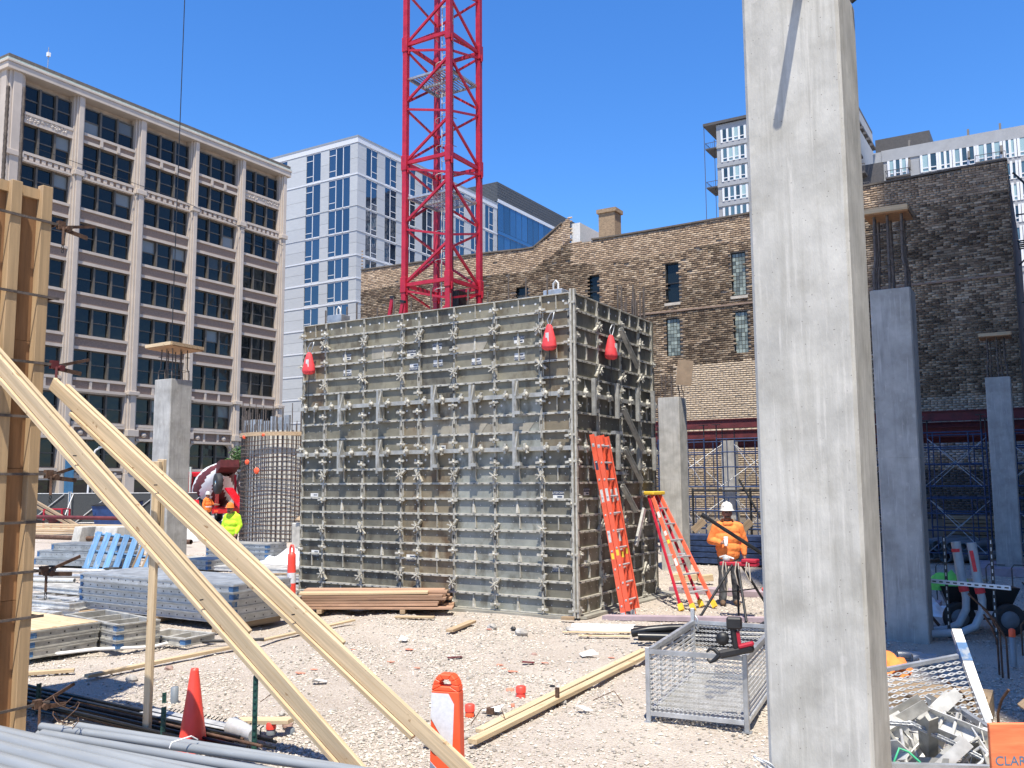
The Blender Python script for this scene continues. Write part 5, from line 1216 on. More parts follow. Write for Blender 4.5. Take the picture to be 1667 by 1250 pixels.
# ------------------------------------------------------------------ mesh baskets
def expanded(mb, o, ax, ay, W, H, cw=.07, ch=.036, t=.0042, wd=.006):
    """expanded metal: rows of zig-zag strands in the plane (ax, ay)"""
    o, ax, ay = V(o), V(ax), V(ay); n = ax.cross(ay)
    nr = int(H/ch); nc = int(W/cw)*2; cw2 = W/nc; ch = H/nr
    for r in range(nr):
        for s in (0, 1):
            pts = [o+ax*(i*cw2)+ay*(r*ch+(ch*.5 if (i+s) % 2 else 0)) for i in range(nc+1)]
            for a, b in zip(pts, pts[1:]):
                d = (b-a).normalized(); k = d.cross(n)*t
                mb.add([a-k, b-k, b+k, a+k, a-k+n*wd, b-k+n*wd, b+k+n*wd, a+k+n*wd], [(0, 1, 2, 3), (7, 6, 5, 4), (0, 4, 5, 1), (3, 2, 6, 7)])
def basket(label, loc, rz, W, D, H, legs=.10, z0=.08, cell=(.085, .044)):
    t = thing('mesh_basket', label, 'basket', loc, rz, 'steel mesh baskets')
    for x, y in ((0, 0), (W, 0), (W, D), (0, D)):
        MB().box(x-.022, x+.022, y-.022, y+.022, 0, H+(.14 if y > 0 and x == 0 else .02)).build('corner_post', 'galv', t, bevel=.004)
        MB().box(x-.045, x+.045, y-.045, y+.045, -.005, .0).build('foot_plate', 'galv', t)
    for z in (z0, H-.02):
        for a, b in (((.023, 0), (W-.023, 0)), ((W, .023), (W, D-.023)), ((W-.023, D), (.023, D)), ((0, D-.023), (0, .023))): mb = MB(); mb.beam((*a, z), (*b, z), .04, .04); mb.build('rail', 'galv', t)
    for o, ax, L in (((.02, 0, z0), (1, 0, 0), W-.04), ((W, .02, z0), (0, 1, 0), D-.04), ((.02, D, z0), (1, 0, 0), W-.04), ((0, .02, z0), (0, 1, 0), D-.04)):
        mb = MB(); expanded(mb, o, ax, (0, 0, 1), L, H-.03-z0, *cell); mb.build('mesh_side', 'galv_light', t)['kind'] = 'stuff'
    mb = MB(); expanded(mb, (.02, .02, z0), (1, 0, 0), (0, 1, 0), W-.04, D-.04, .08, .04); mb.build('mesh_floor', 'galv_light', t)['kind'] = 'stuff'
    for k in range(3): MB().box(-.01, .01, D*(k+1)/4-.01, D*(k+1)/4+.01, z0+.02, H-.04).build('stiffener', 'galv', t)
    mb = MB(); mb.tube([(.03, D, H+.05), (.06, D-.02, H+.02), (.07, D-.02, H-.08), (.05, D, H-.1), (.03, D, H-.03)], .01, 6); mb.build('lifting_ring', 'galv', t)
    return t
basket('galvanised mesh basket standing left of the near column', (-3.50, 8.30, -.02), radians(7), .93, 1.95, .68)
def mesh_stones():
    pass
# power tool hooked on its rim
TL = thing('pipe_tool', 'black and red cordless pipe tool on the mesh basket rim', 'power tool', (-2.62, 8.30, .70), radians(15))
mb = MB(); mb.beam((-.16, 0, -.02), (.16, 0, .06), .07, .075); mb.build('body', 'black', TL, bevel=.02)
mb = MB(); mb.beam((.02, -.002, .06), (.16, -.002, .10), .075, .04); mb.build('red_shell', 'crane_red', TL, bevel=.012)
mb = MB(); mb.tube([(-.0, 0, .05), (-.02, 0, .22)], .032, 10); mb.build('handle', 'black', TL); mb = MB(); mb.beam((.035, 0, .07), (.02, 0, .2), .05, .03); mb.build('trigger_grip', 'crane_red', TL)
MB().box(-.08, .06, -.045, .045, .22, .33).build('battery', 'black', TL, bevel=.015)
mb = MB(); mb.lathe([(.02, 0), (.06, .01), (.06, .07), (.02, .08)], (-.12, -.04, .13), 12, (0, 1, 0)); mb.build('motor', 'steel_dark', TL)
for s in (-1, 1): mb = MB(); mb.tube([(-.15, 0, -.02), (-.2, 0, -.02+.05*s), (-.24, 0, -.03+.06*s), (-.27, 0, -.03+.03*s)], [.022, .02, .016, .008], 7); mb.build('jaw', 'steel_dark', TL)
# black plastic pipes behind it
for i, (p, q, r, lab) in enumerate((((-5.42, 12.35, .12), (-3.4, 13.0, .1), .06, 'straight black pipe, upper left of the pipe heap'), ((-5.18, 11.95, .10), (-3.3, 12.75, .1), .058, 'straight black pipe at the front of the pipe heap'), ((-5.0, 12.2, .07), (-3.1, 12.35, .07), .06, 'straight black pipe nearest the basket'), ((-5.5, 12.7, .06), (-3.4, 13.4, .06), .06, 'straight black pipe at the back of the pipe heap'))):
    mb = MB(); mb.pipe(p, q, r, .008, 16); o = tag(mb.build('plastic_pipe', 'black_pipe'), lab, 'pipe', 'black pipe heap')
pts = [(-5.32, 12.05, .12), (-5.1, 12.12, .17), (-4.85, 12.3, .19), (-4.5, 12.5, .2), (-4.1, 12.65, .18)]
mb = MB(); mb.tube(pts, .06, 14, cap=False); tag(mb.build('pipe_elbow', 'black_pipe'), 'curved black pipe elbow on top of the pipe heap', 'pipe')
drape('rubble_heap', 'small heap of dark soil behind the mesh basket', 'soil', (-4.0, 13.7, -.02), 1.3, .7, .2, 'steel_dark', 4)

# ------------------------------------------------------------------ right basket full of scrap brackets
basket('mesh basket full of scrap brackets at the lower right', (-1.03, 6.17, -.02), radians(25), 1.0, 1.4, .55, cell=(.125, .05))
LP_ = thing('mesh_gate', 'galvanised mesh gate leaning behind the scrap basket', 'mesh gate', (0, 0, 0))
TL_, TR_, BR_, BL_ = V((-1.52, 8.30, .63)), V((-.80, 8.99, .74)), V((-.575, 8.36, .30)), V((-1.30, 7.67, .18))
for a, b in ((TL_, TR_), (TR_, BR_), (BR_, BL_), (BL_, TL_)): MB().beam(a, b, .05, .03).build('frame_bar', 'galv', LP_)
mb = MB(); axx = (TR_-TL_).normalized(); ayy = (BL_-TL_).normalized(); expanded(mb, TL_, axx, ayy, (TR_-TL_).length, (BL_-TL_).length, .15, .055, .005, .008); mb.build('mesh_side', 'galv', LP_)['kind'] = 'stuff'
for i in range(46):
    pu, pv = random.uniform(.1, .9), random.uniform(.12, 1.3); x = -1.03+pu*.906-pv*.423; y = 6.17+pu*.423+pv*.906; z = .33+.30*random.random()*(1-abs(pu-.5))
    kind = i % 3; L = random.uniform(.3, .62); mb = MB()
    if kind == 0: mb.box(-L/2, L/2, -.065, .065, 0, .006); mb.box(-L/2, L/2, -.065, -.059, .006, .08); mb.box(-L/2, L/2, .059, .065, .006, .08)
    elif kind == 1:
        mb.prism([(-L/2, 0), (L/2, 0), (L/2, .03), (L*.1, .12), (-L/2, .10)], (0, -.03, 0), (1, 0, 0), (0, 0, 1), .008); mb.box(-L/2, L/2, -.0375, .03, -.008, -.0005)
    else: mb.tube([(-L/2, -.06, 0), (-L/2, .06, 0), (-L*.3, .08, 0), (L/2, .05, .02), (L/2, -.05, .02), (-L*.3, -.08, 0), (-L/2, -.06, 0)], .012, 6)
    o = mb.build('scrap_bracket', 'galv_light' if i % 4 else 'alu_dirty', None, (x, y, z), (random.uniform(-.9, .9), random.uniform(-1.1, 1.1), random.uniform(0, 6.28)))
    tag(o, ['u-shaped channel bracket tumbled in the lower right basket', 'gusset plate bracket tumbled in the lower right basket', 'bent loop bracket tumbled in the lower right basket'][kind], 'bracket', ['channel brackets in the basket', 'gusset brackets in the basket', 'loop brackets in the basket'][kind])
CH = thing('chain', 'galvanised chain running from the near column over the scrap basket', 'chain', (0, 0, 0))
p0, p1, p2 = V((-1.0, 5.6, .78)), V((-.78, 6.5, .70)), V((-.33, 6.6, .50))
lk = MB(); lk.tube([(.026*cos(t)*1.5, .014*sin(t), 0) for t in [i*2*pi/10 for i in range(11)]], .005, 5); lme = lk.mesh('link')
N = 46
cp = [V((-1.15, 6.45, .70)), V((-.90, 6.55, .69)), V((-.66, 6.62, .58)), V((-.47, 6.62, .50))]
for i in range(N):
    f = i/(N-1)*3; k = min(2, int(f)); u = f-k; p = cp[k].lerp(cp[k+1], u); d = (cp[k+1]-cp[k]).normalized()
    o = inst('link', lme, 'galv', CH); dd, a, t = frame(d)
    if i % 2: a, t = t, -a
    o.matrix_local = Matrix(((dd.x, a.x, t.x, p.x), (dd.y, a.y, t.y, p.y), (dd.z, a.z, t.z, p.z), (0, 0, 0, 1)))
CH2 = thing('chain', 'short galvanised chain at the foot of the near column', 'chain', (0, 0, 0))
for i in range(16):
    o = inst('link', lme, 'galv', CH2, (-1.40+i*.035, 4.79-.002*i, .845-.018*i+.0006*i*i), (pi/2*(i % 2), .4, .1))
OB = thing('orange_board', 'bright orange painted board at the lower right corner with blue lettering', 'board', (-.425, 6.16, .20), radians(31))
MB().box(0, .62, 0, .03, .05, .645).build('panel', 'coating_orange', OB, bevel=.004)
text('lettering', 'CLARK', .075, 'blue_band', OB, axes((.02, -.0015, .43), (1, 0, 0), (0, 0, 1)), 'LEFT')
MB().box(.02, .16, -.003, -.001, .33, .38).build('stencil_strip', 'label_white', OB)
o = MB(); o.box(-.035, .035, -.02, .02, 0, .42); tag(o.build('square_tube', 'steel_dark', None, (-1.03, 6.08, .30), (.1, -.12, .5), bevel=.004), 'dark square tube standing beside the near column foot', 'tube')
mb = MB(); mb.tube([(-.98, 6.25, .52), (-.95, 6.28, .60), (-.90, 6.30, .58), (-.84, 6.30, .53), (-.82, 6.3, .50)], .007, 8); tag(mb.build('sling_loop', 'sealant_green'), 'green loop handle in front of the scrap basket', 'handle')
drape('orange_cloth', 'crumpled orange cloth hanging beside the near column', 'cloth', (-1.37, 8.75, .58), .35, .4, .22, 'hoodie', 12, 10)
for i, (p, q, lab) in enumerate((((-1.3, 9.4, .25), (-.75, 9.8, .25), 'weathered board lying behind the scrap basket'), ((-.35, 8.9, .35), (-.05, 9.0, .62), 'grey board leaning at the right frame edge'))): tag(timber('loose_board', p, q, .28, .03, 'lumber_old'), lab, 'board')
tag(MB().box(-.6, .3, -.3, .35, 0, .22).build('plywood_box', 'lumber_old', None, (-.95, 9.85, 0)), 'low weathered crate behind the scrap basket', 'crate')
mb = MB(); mb.beam((-.85, 9.12, .93), (-.60, 8.50, .32), .08, .05); tag(mb.build('channel_post', ['galv_light', 'galv']), 'pale steel channel sticking up at the back of the scrap basket', 'post')
mb = MB(); mb.beam((-.81, 9.02, .83), (-.755, 8.885, .70), .084, .056); tag(mb.build('paint_patch', 'blue_paint'), 'blue sprayed patch on the pale steel channel', 'paint')
for i, (x, y, r) in enumerate(((-1.75, 12.6, .05), (-1.55, 12.4, .06), (-1.45, 12.2, .055))):
    mb = MB(); mb.pipe((x-.12, y, r), (x+.14, y+.1, r), r, .008, 12); tag(mb.build('pipe_offcut', 'galv'), ['left', 'middle', 'right'][i]+' of three short pipe offcuts by the shaded column foot', 'pipe')

# ------------------------------------------------------------------ conduits, strut frame, wheelbarrow
for i, (x, y) in enumerate(((-1.24, 14.9), (-1.02, 14.75))):
    t = thing('conduit_riser', ['left grey conduit riser with red tape in the shade', 'right grey conduit riser with red tape in the shade'][i], 'conduit', (x, y, 0))
    mb = MB(); mb.tube([(-.08, 0, 1.32), (-.02, 0, .75), (.01, 0, .55), (.0, 0, .38), (-.10, -.04, .17), (-.28, -.12, .08), (-.55, -.3, .07), (-.85, -.55, .06)], .055, 14); mb.build('bend', 'pvc_light', t)
    MB().tube([(-.085, 0, 1.36), (-.022, 0, .72)], .066, 14).build('sleeve', 'pvc_light', t); MB().tube([(-.022, 0, .72), (-.005, 0, .64)], .068, 12).build('red_tape', 'bag_red', t)
    if i: mb = MB(); mb.beam((-.09, -.07, 1.25), (-.05, -.07, .95), .05, .01, up=(0, 1, 0)); mb.build('red_tape', 'bag_red', t)
    else: MB().tube([(-.08, 0, 1.26), (-.076, 0, 1.21)], .07, 12).build('red_tape', 'bag_red', t)
SF = thing('strut_frame', 'black slotted strut posts with a pale slotted crossbar before the wheelbarrow', 'frame', (-1.45, 14.6, 0))
for x, y in ((0, 0), (.62, -.28)):
    mb = MB(); mb.box(x-.02, x+.02, y-.02, y+.02, 0, 1.45); p = mb.build('strut_post', 'steel_dark', SF)
    for k in range(14): MB().box(x-.007, x+.007, y-.0225, y-.0205, .08+k*.1, .13+k*.1).build('slot', 'label_white', p)
mb = MB(); mb.beam((-.2, -.02, .80), (.84, -.46, .80), .02, .06); cbar = mb.build('crossbar', 'white', SF)
for k in range(11):
    f = (k+.5)/11; c = V((-.2, -.02, .8)).lerp(V((.84, -.46, .8)), f)+V((-.0045, -.0115, 0)); mb = MB(); mb.beam(c-V((.025, -.011, 0)), c+V((.025, -.011, 0)), .003, .018); mb.build('slot', 'black', cbar)
BWH = thing('wheelbarrow', 'black two wheeled wheelbarrow in the shade behind the conduit risers', 'wheelbarrow', (-1.15, 15.6, 0), radians(10))
mb = MB(); mb.add([(-.4, -.3, .32), (.4, -.3, .32), (.4, .35, .32), (-.4, .35, .32), (-.52, -.42, .68), (.55, -.42, .68), (.55, .5, .62), (-.52, .5, .62)], [(0, 3, 2, 1), (0, 1, 5, 4), (1, 2, 6, 5), (2, 3, 7, 6), (3, 0, 4, 7)]); mb.build('tray', 'black', BWH)
for x in (-.28, .38):
    mb = MB(); mb.lathe([(.13, -.04), (.2, -.05), (.235, -.025), (.235, .025), (.2, .05), (.13, .04)], (x, -.38, .215), 20, (.25, -1, 0)); wl = mb.build('tyre', 'rubber', BWH); MB().lathe([(.03, -.055), (.13, -.045), (.13, .045), (.03, .055)], (x, -.38, .215), 16, (.25, -1, 0)).build('rim', 'pvc_dark', wl)
MB().tube([(-.28, -.38, .215), (.38, -.38, .215)], .015, 8).build('axle', 'steel_dark', BWH)
for s in (-.3, .3): MB().tube([(s, -.3, .28), (s, .5, .4), (s-.05, 1.1, .62)], .02, 8).build('handle', 'lumber_old', BWH)
drape('safety_vest', 'bright green safety vest thrown over the wheelbarrow', 'vest', (-1.5, 15.45, .60), .62, .5, .34, 'vest_green', 21, 12)
mb = MB(); mb.tube([(-2.35, 15.0, 1.05), (-1.62, 15.0, .1)], .022, 8); tag(mb.build('prop_bar', 'steel_rust'), 'rusty bar leaning behind the shaded column', 'bar')
for i in range(2): mb = MB(); mb.tube([(-2.4, 15.2+i*.2, .05), (-1.5, 15.0+.12*i, .04)], .022, 8); tag(mb.build('copper_tube', 'maroon'), ['upper', 'lower'][i]+' reddish tube on the ground behind the shaded column', 'tube')
tag(MB().box(-.03, .03, -.03, .03, 0, .5).build('stub_pipe', 'pvc', None, (-.57, 12.75, 0)), 'grey stub pipe with an orange cap near the right edge', 'pipe'); 
bpy.data.objects['stub_pipe'].data.clear_geometry(); mbx = MB(); mbx.lathe([(.035, 0), (.035, .36), (.03, .36)], (0, 0, 0), 14); mbx.lathe([(.038, .36), (.038, .44), (.02, .46)], (0, 0, 0), 14, m=1); nm_ = mbx.mesh('stub_pipe'); nm_.materials.append(MATS['pvc']); nm_.materials.append(MATS['orange_vivid']); bpy.data.objects['stub_pipe'].data = nm_
for i, (x, y, h, bend) in enumerate(((-.66, 12.0, .95, -.3), (-.60, 12.0, .8, -.22), (-.70, 12.15, .7, -.12), (-.35, 14.2, .9, .2), (-.4, 14.6, .85, .25), (-.3, 15.1, .8, -.2), (-.5, 13.6, .7, .3), (-.25, 13.5, .6, -.2), (-.72, 8.8, .6, -.25), (-.55, 9.0, .5, .1))):
    mb = MB(); mb.tube([(x, y, 0), (x, y, h*.55), (x+bend*.4, y-.05, h*.8), (x+bend, y-.1, h)], .012, 7); tag(mb.build('bent_rebar', 'steel_rust'), ['tallest bent rebar of the near right cluster', 'middle bent rebar of the near right cluster', 'shortest bent rebar of the near right cluster', 'hooked rebar left of the right edge pipe', 'second hooked rebar left of the right edge pipe', 'farthest hooked rebar at the right edge', 'hooked rebar bent right by the pipe stub', 'short hooked rebar at the right edge', 'bent rebar behind the scrap basket channel', 'small bent rebar behind the scrap basket channel'][i], 'rebar', 'bent rebars on the right')
for i in range(6):
    x, y = -2.9+.42*i, 18.8+.1*i; mb = MB(); mb.tube([(x, y, 0), (x, y, .62), (x+.04, y, .68), (x+.32, y, .68)], .012, 6); tag(mb.build('hooked_rebar', 'rebar'), NTH[i]+' from the left of the hooked rebars standing beyond the wheelbarrow', 'rebar', 'hooked rebars beyond the wheelbarrow')
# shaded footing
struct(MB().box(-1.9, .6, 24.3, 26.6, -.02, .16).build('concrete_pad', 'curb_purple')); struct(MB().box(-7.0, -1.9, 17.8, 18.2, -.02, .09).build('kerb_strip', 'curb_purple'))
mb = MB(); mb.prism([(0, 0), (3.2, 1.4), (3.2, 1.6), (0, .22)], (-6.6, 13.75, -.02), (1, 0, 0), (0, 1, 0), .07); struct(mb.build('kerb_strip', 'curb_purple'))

# ------------------------------------------------------------------ scaffolding and beams before the brick wall
def scaffold(label, x, y, z, w_=1.5, h_=1.75):
    t = thing('scaffold_frame', label, 'scaffold', (x, y, z), 0, 'blue scaffold frames')
    for s in (0, w_): MB().tube([(s, 0, 0), (s, 0, h_)], .024, 7).build('leg', 'scaffold_blue', t)
    for q in (.25, .85, 1.3, 1.7): MB().tube([(0, 0, q), (w_, 0, q)], .02, 6).build('rung', 'scaffold_blue', t)
    for s in (.32, w_-.32): MB().tube([(s, 0, .25), (s, 0, 1.7)], .016, 6).build('inner_post', 'scaffold_blue', t)
    return t
sx = [-12.6, -10.7, -8.8, -6.9, -5.0, -3.1, -1.2]
for j, y in enumerate((26.6, 28.4)):
    for i, x in enumerate(sx):
        for k in (0, 1):
            scaffold(f'{["lower", "upper"][k]} blue scaffold frame in bay {NTH[i]} from the left, {["front", "back"][j]} row', x, y, .06+k*1.77)
            t = thing('cross_brace', f'{["lower", "upper"][k]} scaffold cross brace in bay {NTH[i]} from the left, {["front", "back"][j]} row', 'brace', (x, y, .06+k*1.77), 0, 'scaffold cross braces')
            MB().tube([(0, .03, .2), (1.5, .03 if j else 1.75, 1.6)], .011, 5).build('rod', 'galv', t); MB().tube([(1.5, .03, .2), (0, .03 if j else 1.75, 1.6)], .011, 5).build('rod', 'galv', t)
        for s in (0, 1.5):
            t = thing('screw_jack', f'screw jack on the {"left" if s == 0 else "right"} leg of scaffold bay {NTH[i]} from the left, {["front", "back"][j]} row', 'jack', (x+s, y, 3.6), 0, 'scaffold screw jacks'); MB().tube([(0, 0, 0), (0, 0, .36)], .018, 6).build('screw', 'steel_dark', t); MB().box(-.12, .12, -.07, .07, .36, .38).build('head', 'steel_dark', t)
for j, (y, x0, x1, z) in enumerate(((28.4, -14.2, -5.2, 3.99), (28.8, -5.1, 1.5, 3.99), (30.2, -14.5, -4.5, 3.72), (29.9, -4.3, 1.0, 3.72), (30.4, -13.5, 2.5, 3.42), (29.5, -5.5, 1.6, 3.55))):
    t = thing('shoring_beam', ['front left maroon shoring beam on the scaffold', 'front right maroon shoring beam on the scaffold', 'second row left maroon shoring beam', 'second row right maroon shoring beam', 'lowest maroon shoring beam along the brick wall', 'narrow maroon beam at the right of the scaffold'][j], 'beam', (0, y, z), 0, 'maroon shoring beams')
    MB().box(x0, x1, -.05, .05, 0, .24).build('web', 'maroon', t); MB().box(x0, x1, -.09, .09, .241, .27).build('flange', 'maroon', t); MB().box(x0, x1, -.09, .09, -.03, -.001).build('flange', 'maroon', t)
# rail frame in front of the scaffold, timber stacks, big pipes
RF = thing('guard_frame', 'dark steel rail frame standing behind the worker in orange', 'frame', (-9.1, 25.2, 0))
for x in (0, 1.7, 2.5): MB().tube([(x, 0, 0), (x, 0, 2.05)], .035, 8).build('post', 'steel_dark', RF)
for z in (1.98, 1.4, .9): MB().tube([(0, 0, z), (2.5, 0, z)], .03, 8).build('rail', 'scaffold_blue' if z < 1.5 else 'steel_dark', RF)
MB().tube([(1.4, -.05, 2.3), (2.5, -.05, .3)], .03, 8).build('brace', 'steel_dark', RF)
for i in range(5):
    for k in range(3):
        o = timber('dark_beam', (-9.3+.05*i, 23.9+.28*k, .10+.155*i), (-5.9, 23.9+.28*k+.1, .10+.155*i), .24, .13, 'scaffold_blue'); tag(o, f'{["bottom", "second lowest", "middle", "second highest", "top"][i]} {["front", "middle", "back"][k]} dark blue beam of the stack behind the worker', 'beam', 'dark blue beam stack')
for i in range(4):
    o = timber('log_offcut', (-8.9+.45*i, 24.6, .85), (-8.6+.45*i, 24.7, 1.15), .16, .2, 'lumber_old'); tag(o, NTH[i]+' from the left of the wood offcuts on the dark beam stack', 'offcut', 'wood offcuts')
for i in range(3): tag(timber('wood_offcut', (-7.55+.3*i, 19.4, .1), (-7.25+.3*i, 19.55, .14), .2, .14, 'lumber'), ['left', 'middle', 'right'][i]+' pale wood offcut on the ground right of the form', 'offcut')
k = 0
for r_ in range(2):
    for i in range(6-r_):
        rr = (.1, .13, .09, .17, .15, .11)[(i+r_*2) % 6]; mb = MB(); mb.pipe((-3.7+i*.33+.15*r_, 27.2, .18+.28*r_), (-3.0+i*.36+.15*r_, 29.0, .2+.30*r_), rr, .015, 14, 0, 0)
        tag(mb.build('shaded_pipe', 'pvc_dark'), f'{["lower", "upper"][r_]} row pipe {NTH[i]} from the left in the shaded pipe heap', 'pipe', 'shaded pipe heap'); k += 1
for i in range(7): tag(timber('plank', (-2.9, 29.2, .5+.11*i), (-1.1, 29.3, .5+.11*i), .5, .085, 'lumber_old'), (['bottom'] + ORD[1:6][::-1] + ['top'])[i]+' plank of the shaded plank stack by the far wall' if i in (0, 6) else f'plank {ORD[6-i]} from the top of the shaded plank stack by the far wall', 'plank', 'shaded plank stack')
for i, (x, y) in enumerate(((-3.0, 21.0), (-2.0, 20.0), (-2.6, 22.4))): tag(timber('loose_board', (x, y, .05), (x+1.2, y+.2, .05), .14, .04, 'lumber_old'), ['far left', 'nearest', 'farthest'][i]+' of the boards lying in the shade beyond the wheelbarrow', 'board')
# ------------------------------------------------------------------ people
def person(label, loc, rz, pose, mats, voxel=.011, helmet=None, scale=1.0):
    """pose: list of (p0, r0, p1, r1, material key, squash-y); the body is remeshed into one skin"""
    t = thing('person', label, 'person', loc, rz); t.scale = (scale,)*3
    mb = MB(); segs = []
    for p0, ra, p1, rb, mk in pose:
        p0, p1 = V(p0), V(p1); segs.append((p0, p1, ra, rb, mk))
        d = (p1-p0)
        if d.length < 1e-4: mb.ell(p0, ra, ra, ra, 14, 10); continue
        dn = d.normalized(); pts = []; rs = []
        for k in range(5): a = pi/2*k/4; pts.append(p0-dn*ra*cos(a)); rs.append(max(.002, ra*sin(a)))
        for k in range(5): a = pi/2*k/4; pts.append(p1+dn*rb*sin(a)); rs.append(max(.002, rb*cos(a)))
        mb.tube(pts, rs, 14)
    me = mb.mesh('tmp'); tmp = bpy.data.objects.new('tmp', me); col.objects.link(tmp)
    r = tmp.modifiers.new('r', 'REMESH'); r.mode = 'VOXEL'; r.voxel_size = voxel
    s = tmp.modifiers.new('s', 'SMOOTH'); s.factor = .5; s.iterations = 3
    bpy.context.view_layer.update()
    bm_ = bpy.data.meshes.new_from_object(tmp.evaluated_get(bpy.context.evaluated_depsgraph_get())); bpy.data.objects.remove(tmp)
    bm_.name = 'body'; keys = list(dict.fromkeys(s_[4] for s_ in segs)); bm_.materials.clear()
    for k in keys: bm_.materials.append(MATS[mats[k]])
    n = len(bm_.polygons); cen = np.empty(n*3); bm_.polygons.foreach_get('center', cen); cen = cen.reshape(-1, 3)
    best = np.full(n, 1e9); idx = np.zeros(n, np.int32)
    for p0, p1, ra, rb, mk in segs:
        a, b = np.array(p0), np.array(p1); d = b-a; L = max(d@d, 1e-9); u = np.clip(((cen-a)@d)/L, 0, 1)
        ds = np.linalg.norm(cen-(a+u[:, None]*d), axis=1)-(ra+(rb-ra)*u)
        m_ = ds < best; best[m_] = ds[m_]; idx[m_] = keys.index(mk)
    bm_.polygons.foreach_set('material_index', idx); bm_.polygons.foreach_set('use_smooth', np.ones(n, bool))
    nv = len(bm_.vertices); co = np.empty(nv*3); bm_.vertices.foreach_get('co', co); co = co.reshape(-1, 3); nr = np.empty(nv*3); bm_.vertex_normals.foreach_get('vector', nr); nr = nr.reshape(-1, 3)
    for i in range(nv):
        z = co[i, 2]
        if .1 < z < 1.47: co[i] += nr[i]*(.012*noise.noise(V(co[i])*V((9, 9, 5)) if False else V((co[i, 0]*10, co[i, 1]*10, co[i, 2]*6)))+.005*noise.noise(V((co[i, 0]*24, co[i, 1]*24, co[i, 2]*15))))
    bm_.vertices.foreach_set('co', co.reshape(-1)); bm_.update()
    inst('body', bm_, None, t)
    return t
def head_parts(t, hc, hat, mats_hat, goggles=True):
    """hc: head centre; facial features and hard hat"""
    x, y, z = hc
    for s in (-1, 1): MB().ell((x+s*.032, y-.088, z+.012), .013, .008, .009, 8, 6).build('eye', 'black', t)
    MB().ell((x, y-.10, z-.018), .014, .022, .026, 8, 6).build('nose', 'skin', t)
    MB().ell((x, y-.088, z-.058), .026, .012, .008, 8, 5).build('mouth', 'maroon', t)
    for s in (-1, 1): MB().ell((x+s*.082, y+.005, z-.005), .012, .022, .032, 8, 6).build('ear', 'skin', t)
    MB().ell((x, y-.065, z-.075), .055, .04, .035, 10, 6).build('beard', 'boots', t)
    MB().ell((x, y+.03, z+.0), .092, .078, .075, 12, 8).build('hair', 'boots', t)
    if hat:
        mb = MB(); mb.lathe([(.125, .0), (.122, .012), (.116, .03), (.11, .07), (.095, .115), (.06, .15), (.02, .163)], (x, y+.01, z+.045), 20); h = mb.build('hard_hat', mats_hat, t)
        mb = MB(); mb.lathe([(.136, .0), (.138, .008), (.118, .018)], (x, y-.02, z+.045), 20); mb.build('brim', mats_hat, h); mb = MB(); mb.tube([(x, y+.125, z+.06), (x, y+.02, z+.212), (x, y-.095, z+.1)], .014, 6); mb.build('ridge', mats_hat, h)
def fingers(c, out, down, side, curl=.5):
    """five short chains leaving a palm at c; out = finger direction"""
    L = []; c, out, down, side = V(c), V(out).normalized(), V(down).normalized(), V(side).normalized()
    for k, ln in enumerate((.07, .08, .075, .06)):
        a = c+side*(.03-.02*k)+out*.035; b = a+out*ln*.5+down*curl*.02; e = b+out*ln*.4*(1-curl)+down*ln*.5*curl
        L += [(a, .0095, b, .009, 'skin'), (b, .009, e, .0075, 'skin')]
    a = c+side*.03; b = a+side*.03+out*.02+down*.01; L += [(a, .012, b, .010, 'skin'), (b, .010, b+out*.03, .008, 'skin')]
    return L
def legs(spread=.1, back=0., knee=-.03):
    L = []
    for s in (-1, 1):
        hp, kn, an = V((s*.095, 0, .90)), V((s*(spread+.005), knee+back*s*.3, .49)), V((s*spread*1.1, .03+back*s, .10))
        L += [(hp, .108, kn, .078, 'legs'), (kn, .08, an, .066, 'legs'), (an+V((0, .01, -.045)), .052, an+V((s*.02, -.15, -.055)), .042, 'boots')]
    return L+[((-.08, 0, .92), .13, (.08, 0, .92), .13, 'legs')]
torso = [((-.07, -.02, 1.03), .155, (.07, -.02, 1.03), .155, 'top'), ((-.08, -.015, 1.2), .15, (.08, -.015, 1.2), .15, 'top'), ((-.09, 0, 1.34), .125, (.09, 0, 1.34), .125, 'top'), ((-.17, .01, 1.43), .078, (.17, .01, 1.43), .078, 'top'), ((-.06, -.02, .94), .15, (.06, -.02, .94), .15, 'top'), ((-.06, .06, 1.50), .065, (.06, .06, 1.50), .065, 'top'), ((-.05, -.06, 1.47), .045, (.05, -.06, 1.47), .045, 'top')]
head = [((0, 0, 1.48), .058, (0, -.01, 1.56), .056, 'skin'), ((0, -.005, 1.685), .093, (0, -.02, 1.645), .085, 'skin'), ((0, -.045, 1.605), .055, (0, -.055, 1.60), .05, 'skin')]
arm_cup = [((-.2, .01, 1.41), .085, (-.30, .04, 1.16), .075, 'top'), ((-.30, .04, 1.16), .075, (-.17, -.19, 1.13), .052, 'top'), ((-.165, -.195, 1.13), .034, (-.135, -.235, 1.135), .032, 'skin')]+fingers((-.13, -.24, 1.135), (.75, -.35, 0), (.1, -.2, -.3), (0, .1, 1), .6)
arm_down = [((.2, .01, 1.41), .085, (.30, .05, 1.15), .072, 'top'), ((.30, .05, 1.15), .072, (.285, -.02, .93), .052, 'top'), ((.285, -.025, .91), .032, (.283, -.03, .85), .034, 'skin')]+fingers((.283, -.03, .86), (0, -.15, -1), (-.6, -.4, 0), (0, -1, 0), .4)
mh = {'top': 'hoodie', 'legs': 'jeans', 'boots': 'boots', 'skin': 'skin'}
P1 = person('person in an orange hooded sweatshirt, grey trousers and white hard hat holding a cup', (-5.30, 16.50, -.02), radians(26), torso+head+legs(.11, .02)+arm_cup+arm_down, mh, .0105, scale=1.02)
head_parts(P1, (0, -.012, 1.66), True, 'hardhat_white')
